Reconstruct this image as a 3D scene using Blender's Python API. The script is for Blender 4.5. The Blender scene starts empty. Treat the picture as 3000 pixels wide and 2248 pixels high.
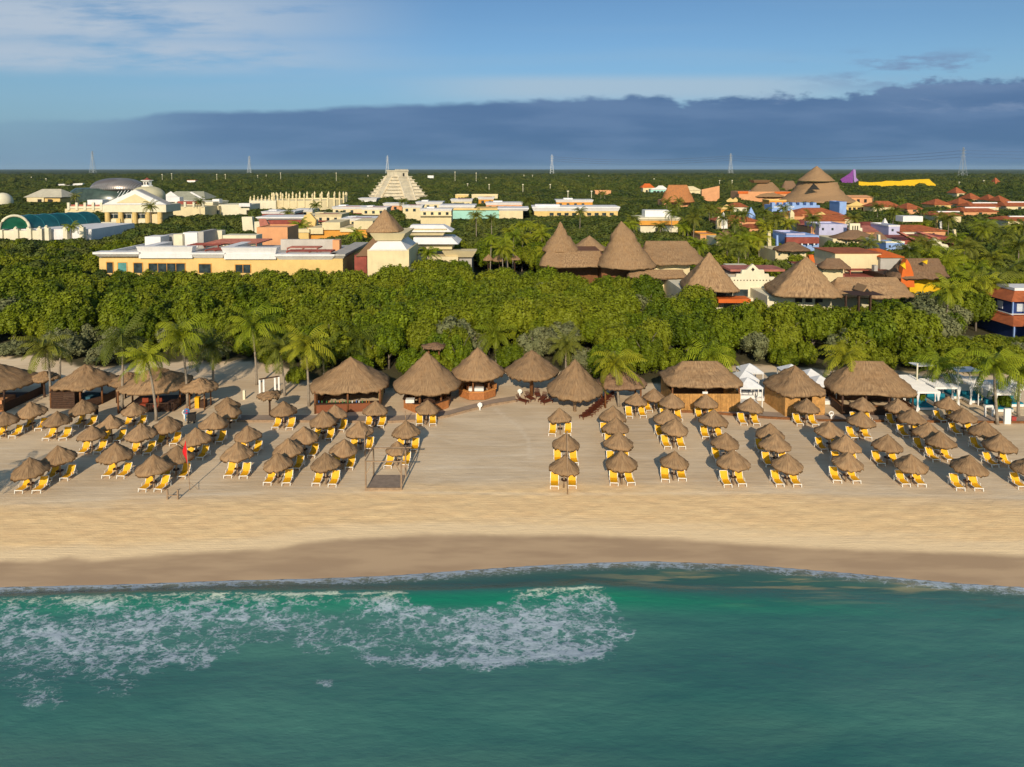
import bpy, math, random
import numpy as np
from mathutils import Vector, Matrix

# ------------------------------------------------------------------ camera, sky, sun, exposure
SC = bpy.context.scene
COL = SC.collection
H = 28.5            # camera height above the sand
F = 1900.0          # focal length in pixels of the 3000 px wide photograph
PITCH = math.radians(3.0)
HOR = 495.0         # row of the horizon
PY0 = HOR + F * math.tan(PITCH)   # row of the principal point
cam_d = bpy.data.cameras.new('camera')
cam = bpy.data.objects.new('camera', cam_d)
COL.objects.link(cam)
cam.location = (0, 0, H)
cam.rotation_euler = (math.pi / 2 - PITCH, 0, 0)
cam_d.sensor_width = 36
cam_d.lens = F / 3000 * 36
cam_d.shift_y = -(1124 - PY0) / 3000
cam_d.clip_start = 0.5
cam_d.clip_end = 60000
SC.camera = cam

SUN_EL = math.radians(25)
SUN_AZ = math.radians(4.5)      # light travels towards +Y, a little towards +X
sd = bpy.data.lights.new('sun', 'SUN')
sd.energy = 4.35
sd.angle = math.radians(0.6)
sd.color = (1.0, 0.86, 0.66)
sun = bpy.data.objects.new('sun', sd)
COL.objects.link(sun)
d = Vector((math.sin(SUN_AZ) * math.cos(SUN_EL), math.cos(SUN_AZ) * math.cos(SUN_EL), -math.sin(SUN_EL)))
sun.rotation_euler = d.to_track_quat('-Z', 'Y').to_euler()

SC.view_settings.view_transform = 'Standard'
SC.view_settings.look = 'None'
SC.view_settings.exposure = 0.0
SC.view_settings.gamma = 1.0
SC.render.engine = 'CYCLES'
SC.cycles.max_bounces = 5
SC.cycles.diffuse_bounces = 2
SC.cycles.glossy_bounces = 2
SC.cycles.transmission_bounces = 2
SC.cycles.volume_bounces = 0
SC.cycles.caustics_reflective = False
SC.cycles.caustics_refractive = False


def lin(r, g, b, k=1.0):
    f = lambda c: ((c / 255 + 0.055) / 1.055) ** 2.4 if c > 10.3 else c / 255 / 12.92
    return (f(r) * k, f(g) * k, f(b) * k)


def N(nt, t, **kw):
    n = nt.nodes.new(t)
    for k, v in kw.items():
        if k == 'i':
            for kk, vv in v.items():
                n.inputs[kk].default_value = vv
        else:
            setattr(n, k, v)
    return n


def mixc(nt, fac, a, b, blend='MIX'):
    n = nt.nodes.new('ShaderNodeMix')
    n.data_type = 'RGBA'
    n.blend_type = blend
    for sock, v in ((n.inputs[0], fac), (n.inputs[6], a), (n.inputs[7], b)):
        if hasattr(v, 'is_linked'):
            nt.links.new(v, sock)
        elif isinstance(v, (int, float)):
            sock.default_value = v
        else:
            sock.default_value = (*v[:3], 1)
    return n.outputs[2]


def mth(nt, op, a, b=None, c=None, clamp=False):
    n = nt.nodes.new('ShaderNodeMath')
    n.operation = op
    n.use_clamp = clamp
    for i, v in enumerate((a, b, c)):
        if v is None:
            continue
        if hasattr(v, 'is_linked'):
            nt.links.new(v, n.inputs[i])
        else:
            n.inputs[i].default_value = v
    return n.outputs[0]


def ramp(nt, fac, lo, hi, a=0.0, b=1.0, smooth=True):
    n = nt.nodes.new('ShaderNodeMapRange')
    n.interpolation_type = 'SMOOTHSTEP' if smooth else 'LINEAR'
    nt.links.new(fac, n.inputs[0])
    for i, v in ((1, lo), (2, hi), (3, a), (4, b)):
        if hasattr(v, 'is_linked'):
            nt.links.new(v, n.inputs[i])
        else:
            n.inputs[i].default_value = v
    return n.outputs[0]


def world():
    w = bpy.data.worlds.new('World')
    SC.world = w
    w.use_nodes = True
    nt = w.node_tree
    nt.nodes.clear()
    L = nt.links.new
    out = N(nt, 'ShaderNodeOutputWorld')
    bg = N(nt, 'ShaderNodeBackground')
    L(bg.outputs[0], out.inputs[0])
    sky = N(nt, 'ShaderNodeTexSky', sky_type='NISHITA')
    sky.sun_disc = False
    sky.sun_elevation = SUN_EL
    # the sun stands behind the camera (towards -Y), a little to -X
    sky.sun_rotation = math.pi + SUN_AZ
    sky.air_density = 1.0
    sky.dust_density = 0.3
    sky.ozone_density = 3.0
    skyc = mixc(nt, 1.0, sky.outputs[0], (0.064, 0.080, 0.089), 'MULTIPLY')
    tc = N(nt, 'ShaderNodeTexCoord')
    sp = N(nt, 'ShaderNodeSeparateXYZ')
    L(tc.outputs['Generated'], sp.inputs[0])
    yy = mth(nt, 'MAXIMUM', sp.outputs[1], 0.08)
    u = mth(nt, 'DIVIDE', sp.outputs[0], yy)
    v = mth(nt, 'DIVIDE', sp.outputs[2], yy)
    front = ramp(nt, sp.outputs[1], 0.05, 0.3)

    def noise(su, sv, det=6, rough=0.55, off=0.0, lac=2.0):
        c = N(nt, 'ShaderNodeCombineXYZ')
        L(mth(nt, 'MULTIPLY', u, su), c.inputs[0])
        L(mth(nt, 'MULTIPLY', v, sv), c.inputs[1])
        c.inputs[2].default_value = off
        n = N(nt, 'ShaderNodeTexNoise', i={'Scale': 1.0, 'Detail': det, 'Roughness': rough})
        L(c.outputs[0], n.inputs['Vector'])
        return n.outputs[0]

    def curve(pts):
        n = N(nt, 'ShaderNodeFloatCurve')
        cm = n.mapping
        c = cm.curves[0]
        P = [((x - 1500) / F / 1.8 + 0.5, y) for x, y in pts]
        c.points[0].location = P[0]
        c.points[1].location = P[-1]
        for p in P[1:-1]:
            c.points.new(*p)
        cm.update()
        L(mth(nt, 'ADD', mth(nt, 'DIVIDE', u, 1.8), 0.5, clamp=True), n.inputs[1])
        return n.outputs[0]

    col = skyc
    # paler low sky
    low = ramp(nt, v, 0.0, 0.20, 1.0, 0.0)
    col = mixc(nt, mth(nt, 'MULTIPLY', low, 0.80), col, lin(112, 150, 184))
    # thin pale wisps in the upper left
    n1 = noise(2.2, 16, 8, 0.62, 3.1)
    n1b = noise(6, 30, 6, 0.6, 7.1)
    leftm = ramp(nt, u, -0.05, -0.55)
    band1 = mth(nt, 'MULTIPLY', ramp(nt, v, 0.175, 0.215), ramp(nt, v, 0.30, 0.24))
    band2 = mth(nt, 'MULTIPLY', ramp(nt, v, 0.135, 0.165), ramp(nt, v, 0.225, 0.18))
    bands = mth(nt, 'MAXIMUM', band1, mth(nt, 'MULTIPLY', band2, 0.9))
    nn = mth(nt, 'ADD', mth(nt, 'MULTIPLY', n1, 0.65), mth(nt, 'MULTIPLY', n1b, 0.35))
    wis = mth(nt, 'MULTIPLY', ramp(nt, nn, 0.34, 0.52), mth(nt, 'MULTIPLY', leftm, bands))
    col = mixc(nt, mth(nt, 'MULTIPLY', wis, 0.9), col, lin(182, 196, 212))
    # faint streaks everywhere
    n2 = noise(1.5, 22, 5, 0.5, 11.0)
    st = mth(nt, 'MULTIPLY', ramp(nt, n2, 0.50, 0.75), ramp(nt, v, 0.33, 0.1))
    col = mixc(nt, mth(nt, 'MULTIPLY', st, 0.30), col, lin(150, 182, 208))
    # pale band above the bank on the right
    pm = mth(nt, 'MULTIPLY', ramp(nt, v, 0.090, 0.12), ramp(nt, v, 0.150, 0.130))
    pm = mth(nt, 'MULTIPLY', pm, mth(nt, 'MULTIPLY', ramp(nt, u, -0.25, 0.05), ramp(nt, u, 0.62, 0.35)))
    col = mixc(nt, mth(nt, 'MULTIPLY', pm, 0.75), col, lin(172, 193, 210))
    # dark blue cloud bank
    edge = curve([(0, 0.074), (60, 0.077), (300, 0.077), (430, 0.083), (470, 0.088), (700, 0.0905), (850, 0.0915), (1060, 0.099),
                  (1300, 0.102), (1560, 0.108), (1800, 0.1115), (1940, 0.112), (1990, 0.1055), (2120, 0.110),
                  (2180, 0.114), (2330, 0.116), (2440, 0.113), (2560, 0.122), (2680, 0.134), (3000, 0.138)])
    n3 = noise(26, 60, 7, 0.58, 5.0)
    n3b = noise(4.0, 26, 4, 0.5, 9.0)
    puff = mth(nt, 'MULTIPLY', mth(nt, 'SUBTRACT', n3, 0.5), ramp(nt, u, -0.2, 0.5, 0.010, 0.040))
    e = mth(nt, 'SUBTRACT', mth(nt, 'ADD', edge, puff), v)
    bank = ramp(nt, e, -0.002, 0.009)
    leftfade = ramp(nt, u, -0.78, -0.42, 0.25, 1.0)
    bank = mth(nt, 'MULTIPLY', bank, leftfade)
    bcol = mixc(nt, ramp(nt, v, 0.0, 0.10), lin(76, 112, 150), lin(86, 118, 158))
    bcol = mixc(nt, mth(nt, 'MULTIPLY', ramp(nt, n3b, 0.40, 0.66), 0.45), bcol, lin(112, 140, 176))
    bcol = mixc(nt, mth(nt, 'MULTIPLY', ramp(nt, u, 0.1, -0.8), 0.45), bcol, lin(116, 150, 184))
    col = mixc(nt, bank, col, bcol)
    # ragged grey puffs at the far right top of the bank
    n4 = noise(7, 30, 7, 0.6, 21.0)
    pr = mth(nt, 'MULTIPLY', ramp(nt, n4, 0.46, 0.60), mth(nt, 'MULTIPLY', ramp(nt, u, 0.35, 0.6),
             mth(nt, 'MULTIPLY', ramp(nt, v, 0.11, 0.14), ramp(nt, v, 0.188, 0.165))))
    col = mixc(nt, mth(nt, 'MULTIPLY', pr, 0.75), col, lin(118, 142, 178))
    pl = mth(nt, 'MULTIPLY', ramp(nt, n4, 0.50, 0.36), mth(nt, 'MULTIPLY', ramp(nt, u, 0.25, 0.5),
             mth(nt, 'MULTIPLY', ramp(nt, v, 0.075, 0.10), ramp(nt, v, 0.15, 0.125))))
    col = mixc(nt, mth(nt, 'MULTIPLY', pl, 0.35), col, lin(150, 168, 196))
    # unseen sky overhead and behind the camera, brightened and warmed to lift shadows
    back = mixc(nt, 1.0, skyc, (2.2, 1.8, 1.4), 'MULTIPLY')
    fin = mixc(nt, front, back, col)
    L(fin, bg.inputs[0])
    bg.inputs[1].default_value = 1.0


world()

# ------------------------------------------------------------------ pixel <-> world helpers
cp, sp_ = math.cos(PITCH), math.sin(PITCH)


def ray(px, py):
    xc, yc = (px - 1500) / F, -(py - PY0) / F
    return (xc, cp + yc * sp_, -sp_ + yc * cp)


def gnd(px, py, z=0.0):
    r = ray(px, py)
    t = (z - H) / r[2]
    return (r[0] * t, r[1] * t)


def at(px, py, Y):
    r = ray(px, py)
    t = Y / r[1]
    return (r[0] * t, H + r[2] * t)


def proj(x, y, z):
    yc = (z - H) * cp + y * sp_
    zc = y * cp - (z - H) * sp_
    return 1500 + F * x / zc, PY0 - F * yc / zc


def depth_of(py, h, px=1500):
    return gnd(px, py, h)[1]


# ------------------------------------------------------------------ object helpers
def tag(o, label=None, cat=None, group=None, kind=None):
    if label: o['label'] = label
    if cat: o['category'] = cat
    if group: o['group'] = group
    if cat and not kind: kind = 'thing'
    if kind: o['kind'] = kind
    return o


def empty(name, loc, rz=0.0, label=None, cat=None, group=None):
    o = bpy.data.objects.new(name, None)
    o.location = loc
    o.rotation_euler = (0, 0, rz)
    o.empty_display_size = 0.3
    COL.objects.link(o)
    return tag(o, label, cat, group)


class MB:
    """collects faces; build() links them as one mesh object"""

    def __init__(s):
        s.v, s.f, s.uv = [], [], {}

    def add(s, vs, fs):
        b = len(s.v)
        s.v += [tuple(p) for p in vs]
        s.f += [tuple(i + b for i in q) for q in fs]
        return s

    def box(s, x0, x1, y0, y1, z0, z1):
        return s.add([(x0, y0, z0), (x1, y0, z0), (x1, y1, z0), (x0, y1, z0), (x0, y0, z1), (x1, y0, z1), (x1, y1, z1), (x0, y1, z1)],
                     [(0, 3, 2, 1), (4, 5, 6, 7), (0, 1, 5, 4), (1, 2, 6, 5), (2, 3, 7, 6), (3, 0, 4, 7)])

    def frus(s, b, t, z0, z1):
        """rects b, t = (x0,x1,y0,y1)"""
        return s.add([(b[0], b[2], z0), (b[1], b[2], z0), (b[1], b[3], z0), (b[0], b[3], z0),
                      (t[0], t[2], z1), (t[1], t[2], z1), (t[1], t[3], z1), (t[0], t[3], z1)],
                     [(0, 3, 2, 1), (4, 5, 6, 7), (0, 1, 5, 4), (1, 2, 6, 5), (2, 3, 7, 6), (3, 0, 4, 7)])

    def bar(s, a, b, w, h=None):
        a, b = Vector(a), Vector(b)
        d = (b - a).normalized()
        up = Vector((0, 0, 1)) if abs(d.z) < 0.9 else Vector((0, 1, 0))
        x = d.cross(up).normalized() * w / 2
        y = x.cross(d).normalized() * (h or w) / 2
        vs = [a - x - y, a + x - y, a + x + y, a - x + y, b - x - y, b + x - y, b + x + y, b - x + y]
        return s.add(vs, [(0, 1, 2, 3), (7, 6, 5, 4), (0, 4, 5, 1), (1, 5, 6, 2), (2, 6, 7, 3), (3, 7, 4, 0)])

    def tube(s, pts, rad, seg=8, cap=True):
        pts = [Vector(p) for p in pts]
        if not isinstance(rad, (list, tuple)): rad = [rad] * len(pts)
        vs = []
        for i, p in enumerate(pts):
            d = (pts[min(i + 1, len(pts) - 1)] - pts[max(i - 1, 0)]).normalized()
            up = Vector((0, 0, 1)) if abs(d.z) < 0.9 else Vector((0, 1, 0))
            x = d.cross(up).normalized()
            y = x.cross(d).normalized()
            for k in range(seg):
                a = 2 * math.pi * k / seg
                vs.append(p + (x * math.cos(a) + y * math.sin(a)) * rad[i])
        fs = []
        for i in range(len(pts) - 1):
            for k in range(seg):
                k2 = (k + 1) % seg
                fs.append((i * seg + k, i * seg + k2, (i + 1) * seg + k2, (i + 1) * seg + k))
        if cap:
            fs.append(tuple(range(seg))[::-1])
            fs.append(tuple((len(pts) - 1) * seg + k for k in range(seg)))
        return s.add(vs, fs)

    def lathe(s, cx, cy, prof, seg=20, a0=0.0, sx=1.0, sy=1.0):
        vs, fs = [], []
        for r, z in prof:
            for k in range(seg):
                a = a0 + 2 * math.pi * k / seg
                vs.append((cx + r * math.cos(a) * sx, cy + r * math.sin(a) * sy, z))
        for i in range(len(prof) - 1):
            for k in range(seg):
                k2 = (k + 1) % seg
                fs.append((i * seg + k, i * seg + k2, (i + 1) * seg + k2, (i + 1) * seg + k))
        fs.append(tuple(range(seg))[::-1])
        fs.append(tuple((len(prof) - 1) * seg + k for k in range(seg)))
        return s.add(vs, fs)

    def prism(s, outline, y0, y1):
        """outline in (x,z), extruded along y"""
        n = len(outline)
        vs = [(x, y0, z) for x, z in outline] + [(x, y1, z) for x, z in outline]
        fs = [tuple(range(n)), tuple(range(2 * n - 1, n - 1, -1))]
        fs += [(i, i + n, (i + 1) % n + n, (i + 1) % n) for i in range(n)]
        return s.add(vs, fs)

    def mesh(s, name, mat, smooth=False):
        me = bpy.data.meshes.new(name)
        me.from_pydata(s.v, [], s.f)
        me.materials.append(mat)
        me.validate()
        me.update()
        if smooth:
            me.polygons.foreach_set('use_smooth', [True] * len(me.polygons))
        return me

    def build(s, name, mat, parent=None, loc=None, smooth=False):
        """verts in world space when loc is given (the parent's location)"""
        if loc is not None:
            l = loc
            s.v = [(x - l[0], y - l[1], z - l[2]) for x, y, z in s.v]
        return link(name, s.mesh(name, mat, smooth), parent)


def link(name, me, parent=None):
    o = bpy.data.objects.new(name, me)
    COL.objects.link(o)
    o.parent = parent
    return o


def copy_tree(o, parent=None):
    c = o.copy()
    COL.objects.link(c)
    c.parent = parent
    for ch in list(o.children):
        copy_tree(ch, c)
    return c


# ------------------------------------------------------------------ materials
MATS = {}


def M(name, rgb, rough=0.85, var=0.12, scale=0.6, bump=0.0, bscale=6.0, metal=0.0, spec=0.3, stain=0.0):
    """plain painted / plastered / wooden surface with real unevenness of its own"""
    if name in MATS: return MATS[name]
    m = bpy.data.materials.new(name)
    m.use_nodes = True
    nt = m.node_tree
    L = nt.links.new
    b = nt.nodes['Principled BSDF']
    b.inputs['Roughness'].default_value = rough
    b.inputs['Metallic'].default_value = metal
    b.inputs['Specular IOR Level'].default_value = spec
    g = N(nt, 'ShaderNodeNewGeometry')
    n = N(nt, 'ShaderNodeTexNoise', i={'Scale': scale, 'Detail': 6, 'Roughness': 0.65})
    L(g.outputs['Position'], n.inputs['Vector'])
    f = ramp(nt, n.outputs[0], 0.3, 0.7, 0, 1)
    c = mixc(nt, f, tuple(x * (1 - var) for x in rgb), tuple(min(1, x * (1 + var)) for x in rgb))
    if stain:
        mp = N(nt, 'ShaderNodeMapping')
        mp.inputs['Scale'].default_value = (2.5, 2.5, 0.25)
        L(g.outputs['Position'], mp.inputs[0])
        n2 = N(nt, 'ShaderNodeTexNoise', i={'Scale': 1.0, 'Detail': 5, 'Roughness': 0.6})
        L(mp.outputs[0], n2.inputs['Vector'])
        c = mixc(nt, mth(nt, 'MULTIPLY', ramp(nt, n2.outputs[0], 0.5, 0.75), stain), c, tuple(x * 0.55 for x in rgb))
    L(c, b.inputs['Base Color'])
    if bump:
        n3 = N(nt, 'ShaderNodeTexNoise', i={'Scale': bscale, 'Detail': 4})
        L(g.outputs['Position'], n3.inputs['Vector'])
        bp = N(nt, 'ShaderNodeBump', i={'Strength': bump, 'Distance': 0.1})
        L(n3.outputs[0], bp.inputs['Height'])
        L(bp.outputs[0], b.inputs['Normal'])
    MATS[name] = m
    return m


def thatch_mat(name, c1, c2, c3):
    m = bpy.data.materials.new(name)
    m.use_nodes = True
    nt = m.node_tree
    L = nt.links.new
    b = nt.nodes['Principled BSDF']
    b.inputs['Roughness'].default_value = 0.95
    b.inputs['Specular IOR Level'].default_value = 0.1
    uv = N(nt, 'ShaderNodeUVMap')
    oi = N(nt, 'ShaderNodeObjectInfo')
    def strands(su, sv, det):
        mp = N(nt, 'ShaderNodeMapping')
        mp.inputs['Scale'].default_value = (su, sv, 1)
        L(uv.outputs[0], mp.inputs[0])
        n = N(nt, 'ShaderNodeTexNoise', i={'Scale': 1.0, 'Detail': det, 'Roughness': 0.6})
        L(mp.outputs[0], n.inputs['Vector'])
        return n.outputs[0]
    a = strands(14, 1.1, 4)
    bb = strands(1.3, 0.5, 3)
    cc = strands(0.5, 2.2, 4)
    c = mixc(nt, ramp(nt, a, 0.3, 0.7), c1, c2)
    c = mixc(nt, mth(nt, 'MULTIPLY', ramp(nt, bb, 0.45, 0.7), 0.55), c, c3)
    c = mixc(nt, mth(nt, 'MULTIPLY', ramp(nt, cc, 0.5, 0.75), 0.35), c, tuple(x * 0.6 for x in c1))
    v = ramp(nt, oi.outputs['Random'], 0, 1, 0.86, 1.12, False)
    mul = N(nt, 'ShaderNodeMix', data_type='RGBA', blend_type='MULTIPLY')
    mul.inputs[0].default_value = 1
    cmb = N(nt, 'ShaderNodeCombineColor')
    for i in range(3): L(v, cmb.inputs[i])
    L(c, mul.inputs[6]); L(cmb.outputs[0], mul.inputs[7])
    L(mul.outputs[2], b.inputs['Base Color'])
    bp = N(nt, 'ShaderNodeBump', i={'Strength': 0.6, 'Distance': 0.06})
    L(mth(nt, 'ADD', a, mth(nt, 'MULTIPLY', cc, 0.8)), bp.inputs['Height'])
    L(bp.outputs[0], b.inputs['Normal'])
    return m


TH = thatch_mat('thatch', lin(122, 96, 72), lin(172, 140, 104), lin(148, 114, 80))
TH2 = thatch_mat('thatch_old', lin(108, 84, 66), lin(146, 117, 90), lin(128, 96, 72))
WOOD = M('wood_brown', lin(120, 78, 45), 0.7, 0.25, 3, 0.3, 12, stain=0.3)
WOODD = M('wood_dark', lin(70, 48, 34), 0.7, 0.25, 3, 0.3, 12)
WOODO = M('wood_orange', lin(168, 108, 62), 0.6, 0.18, 3, 0.3, 12)
WOODG = M('wood_grey', lin(150, 125, 100), 0.8, 0.2, 3, 0.3, 12, stain=0.3)
BAMBOO = M('bamboo', lin(186, 138, 78), 0.7, 0.25, 2, 0.3, 10, stain=0.5)
WHITE = M('white_paint', (0.80, 0.77, 0.72), 0.55, 0.05, 1, stain=0.12)
WHITEF = M('white_fabric', (0.72, 0.71, 0.70), 0.9, 0.06, 2)
WPLA = M('white_lounger_plastic', (0.78, 0.76, 0.70), 0.4, 0.04, 3)
YEL = M('yellow_sling', (0.80, 0.41, 0.010), 0.6, 0.10, 4)
TEAL = M('teal_cushion', (0.01, 0.19, 0.27), 0.8, 0.15, 4)
RED = M('red_flag_cloth', (0.62, 0.01, 0.015), 0.7, 0.1, 4)
DARK = M('dark_interior', (0.02, 0.017, 0.015), 0.6, 0.3, 3)
GLASS = M('window_glass', (0.035, 0.05, 0.055), 0.12, 0.5, 0.8, spec=0.6)
STEEL = M('galvanised_steel', (0.42, 0.44, 0.45), 0.5, 0.1, 1, metal=0.4)
CONC = M('grey_concrete', (0.42, 0.39, 0.35), 0.9, 0.12, 0.4, stain=0.3)
ROOFW = M('white_roof_coating', (0.74, 0.71, 0.69), 0.7, 0.07, 0.3, stain=0.22)
CREAM = M('cream_plaster', (0.70, 0.58, 0.34), 0.85, 0.07, 0.4, stain=0.18)
CREAML = M('pale_cream_plaster', (0.72, 0.65, 0.47), 0.85, 0.07, 0.4, stain=0.18)
YELW = M('yellow_plaster', (0.69, 0.48, 0.18), 0.85, 0.08, 0.4, stain=0.15)
YELS = M('strong_yellow_plaster', (0.72, 0.44, 0.01), 0.8, 0.1, 0.4, stain=0.15)
ORAP = M('orange_plaster', (0.66, 0.30, 0.05), 0.85, 0.08, 0.4, stain=0.15)
SALM = M('salmon_plaster', (0.66, 0.32, 0.15), 0.85, 0.08, 0.4, stain=0.12)
ORAS = M('red_orange_plaster', (0.62, 0.13, 0.02), 0.8, 0.1, 0.4, stain=0.15)
TERR = M('terracotta_roof_tiles', (0.36, 0.10, 0.035), 0.85, 0.25, 0.8, 0.4, 5, stain=0.3)
MAROON = M('maroon_roof', (0.27, 0.065, 0.045), 0.8, 0.25, 0.6, 0.2, 4, stain=0.3)
PINKR = M('faded_red_roof', (0.40, 0.14, 0.10), 0.8, 0.2, 0.6, 0.2, 4, stain=0.3)
BLUEP = M('light_blue_plaster', (0.26, 0.38, 0.66), 0.85, 0.08, 0.4, stain=0.12)
LAVP = M('lavender_plaster', (0.45, 0.44, 0.60), 0.85, 0.08, 0.4, stain=0.12)
NAVY = M('deep_blue_plaster', (0.02, 0.045, 0.17), 0.8, 0.12, 0.4)
TEALP = M('pale_teal_plaster', (0.34, 0.60, 0.50), 0.85, 0.08, 0.4)
PURP = M('purple_panel', (0.20, 0.045, 0.25), 0.6, 0.15, 0.4)
LILA = M('lilac_panel', (0.34, 0.20, 0.45), 0.7, 0.12, 0.4)
STONE = M('pyramid_stone', (0.70, 0.60, 0.43), 0.95, 0.15, 0.25, 0.5, 1.5, stain=0.4)
TILEG = M('grey_green_roof', (0.34, 0.33, 0.24), 0.85, 0.15, 0.5, stain=0.3)

# ------------------------------------------------------------------ ground, beach, sea
RNG = np.random.default_rng(7)
random.seed(7)


def interp_px(pts, z=0.0):
    P = sorted(gnd(x, y, z) for x, y in pts)
    X = np.array([p[0] for p in P]); Y = np.array([p[1] for p in P])
    return lambda x: np.interp(x, X, Y)


WATER_Z = -0.9
y_water = interp_px([(-300, 1728), (0, 1720), (350, 1712), (700, 1700), (950, 1694), (1150, 1686), (1400, 1668), (1550, 1658), (1700, 1650),
                     (1900, 1644), (2200, 1655), (2500, 1680), (2800, 1708), (3000, 1720), (3300, 1735)], WATER_Z)
y_wet = interp_px([(-300, 1645), (0, 1641), (110, 1640), (200, 1628), (270, 1638), (480, 1620), (800, 1606), (900, 1590), (1010, 1580), (1250, 1568), (1700, 1565),
                   (2000, 1575), (2200, 1590), (2500, 1605), (2800, 1618), (3000, 1626), (3300, 1640)], -0.45)
y_edge = interp_px([(-400, 1050), (0, 1056), (100, 1062), (210, 1074), (330, 1086), (420, 1066), (600, 1070), (680, 1066), (820, 1075), (860, 1124), (1000, 1128),
                    (1140, 1140), (1330, 1136), (1400, 1105), (1500, 1090), (1640, 1095), (1760, 1120), (1920, 1130), (2130, 1084), (2180, 1076), (2330, 1082),
                    (2450, 1098), (2560, 1110), (2660, 1100), (2800, 1095), (3000, 1110), (3400, 1110)])


def vnoise(x, y, seed=0):
    r = np.random.default_rng(seed).random((257, 257))
    xi, yi = np.floor(x).astype(int), np.floor(y).astype(int)
    fx, fy = x - xi, y - yi
    fx = fx * fx * (3 - 2 * fx); fy = fy * fy * (3 - 2 * fy)
    a = r[yi % 257, xi % 257]; b = r[yi % 257, (xi + 1) % 257]
    c = r[(yi + 1) % 257, xi % 257]; d_ = r[(yi + 1) % 257, (xi + 1) % 257]
    return (a * (1 - fx) + b * fx) * (1 - fy) + (c * (1 - fx) + d_ * fx) * fy


def fbm(x, y, seed=0, oct=4):
    s, a, t = 0, 1.0, 0
    for k in range(oct):
        s = s + a * vnoise(x * 2 ** k + 17.3 * k, y * 2 ** k + 5.1 * k, seed + k); t += a; a *= 0.5
    return s / t


def sst(x, a, b):
    t = np.clip((x - a) / (b - a), 0, 1)
    return t * t * (3 - 2 * t)


def grid_mesh(name, X, Y, Z, mat, attrs, smooth=True):
    ny, nx = X.shape
    v = np.stack([X, Y, Z], -1).reshape(-1, 3)
    i = np.arange(ny * nx).reshape(ny, nx)
    q = np.stack([i[:-1, :-1], i[:-1, 1:], i[1:, 1:], i[1:, :-1]], -1).reshape(-1, 4)
    me = bpy.data.meshes.new(name)
    me.vertices.add(len(v)); me.vertices.foreach_set('co', v.ravel().astype(np.float32))
    me.loops.add(q.size); me.loops.foreach_set('vertex_index', q.ravel().astype(np.int32))
    me.polygons.add(len(q)); me.polygons.foreach_set('loop_start', np.arange(0, q.size, 4, dtype=np.int32))
    me.polygons.foreach_set('use_smooth', np.full(len(q), smooth))
    me.update(calc_edges=True)
    for k, a in attrs.items():
        at_ = me.attributes.new(k, 'FLOAT', 'POINT')
        at_.data.foreach_set('value', a.ravel().astype(np.float32))
    me.materials.append(mat)
    o = link(name, me)
    return o


def attr(nt, name):
    n = N(nt, 'ShaderNodeAttribute', attribute_name=name)
    return n.outputs['Fac']


def noise_n(nt, scale3, det=5, rough=0.55, scale=1.0, src=None):
    g = N(nt, 'ShaderNodeNewGeometry')
    mp = N(nt, 'ShaderNodeMapping')
    mp.inputs['Scale'].default_value = scale3
    nt.links.new(src or g.outputs['Position'], mp.inputs[0])
    n = N(nt, 'ShaderNodeTexNoise', i={'Scale': scale, 'Detail': det, 'Roughness': rough})
    nt.links.new(mp.outputs[0], n.inputs['Vector'])
    return n.outputs[0]


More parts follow.
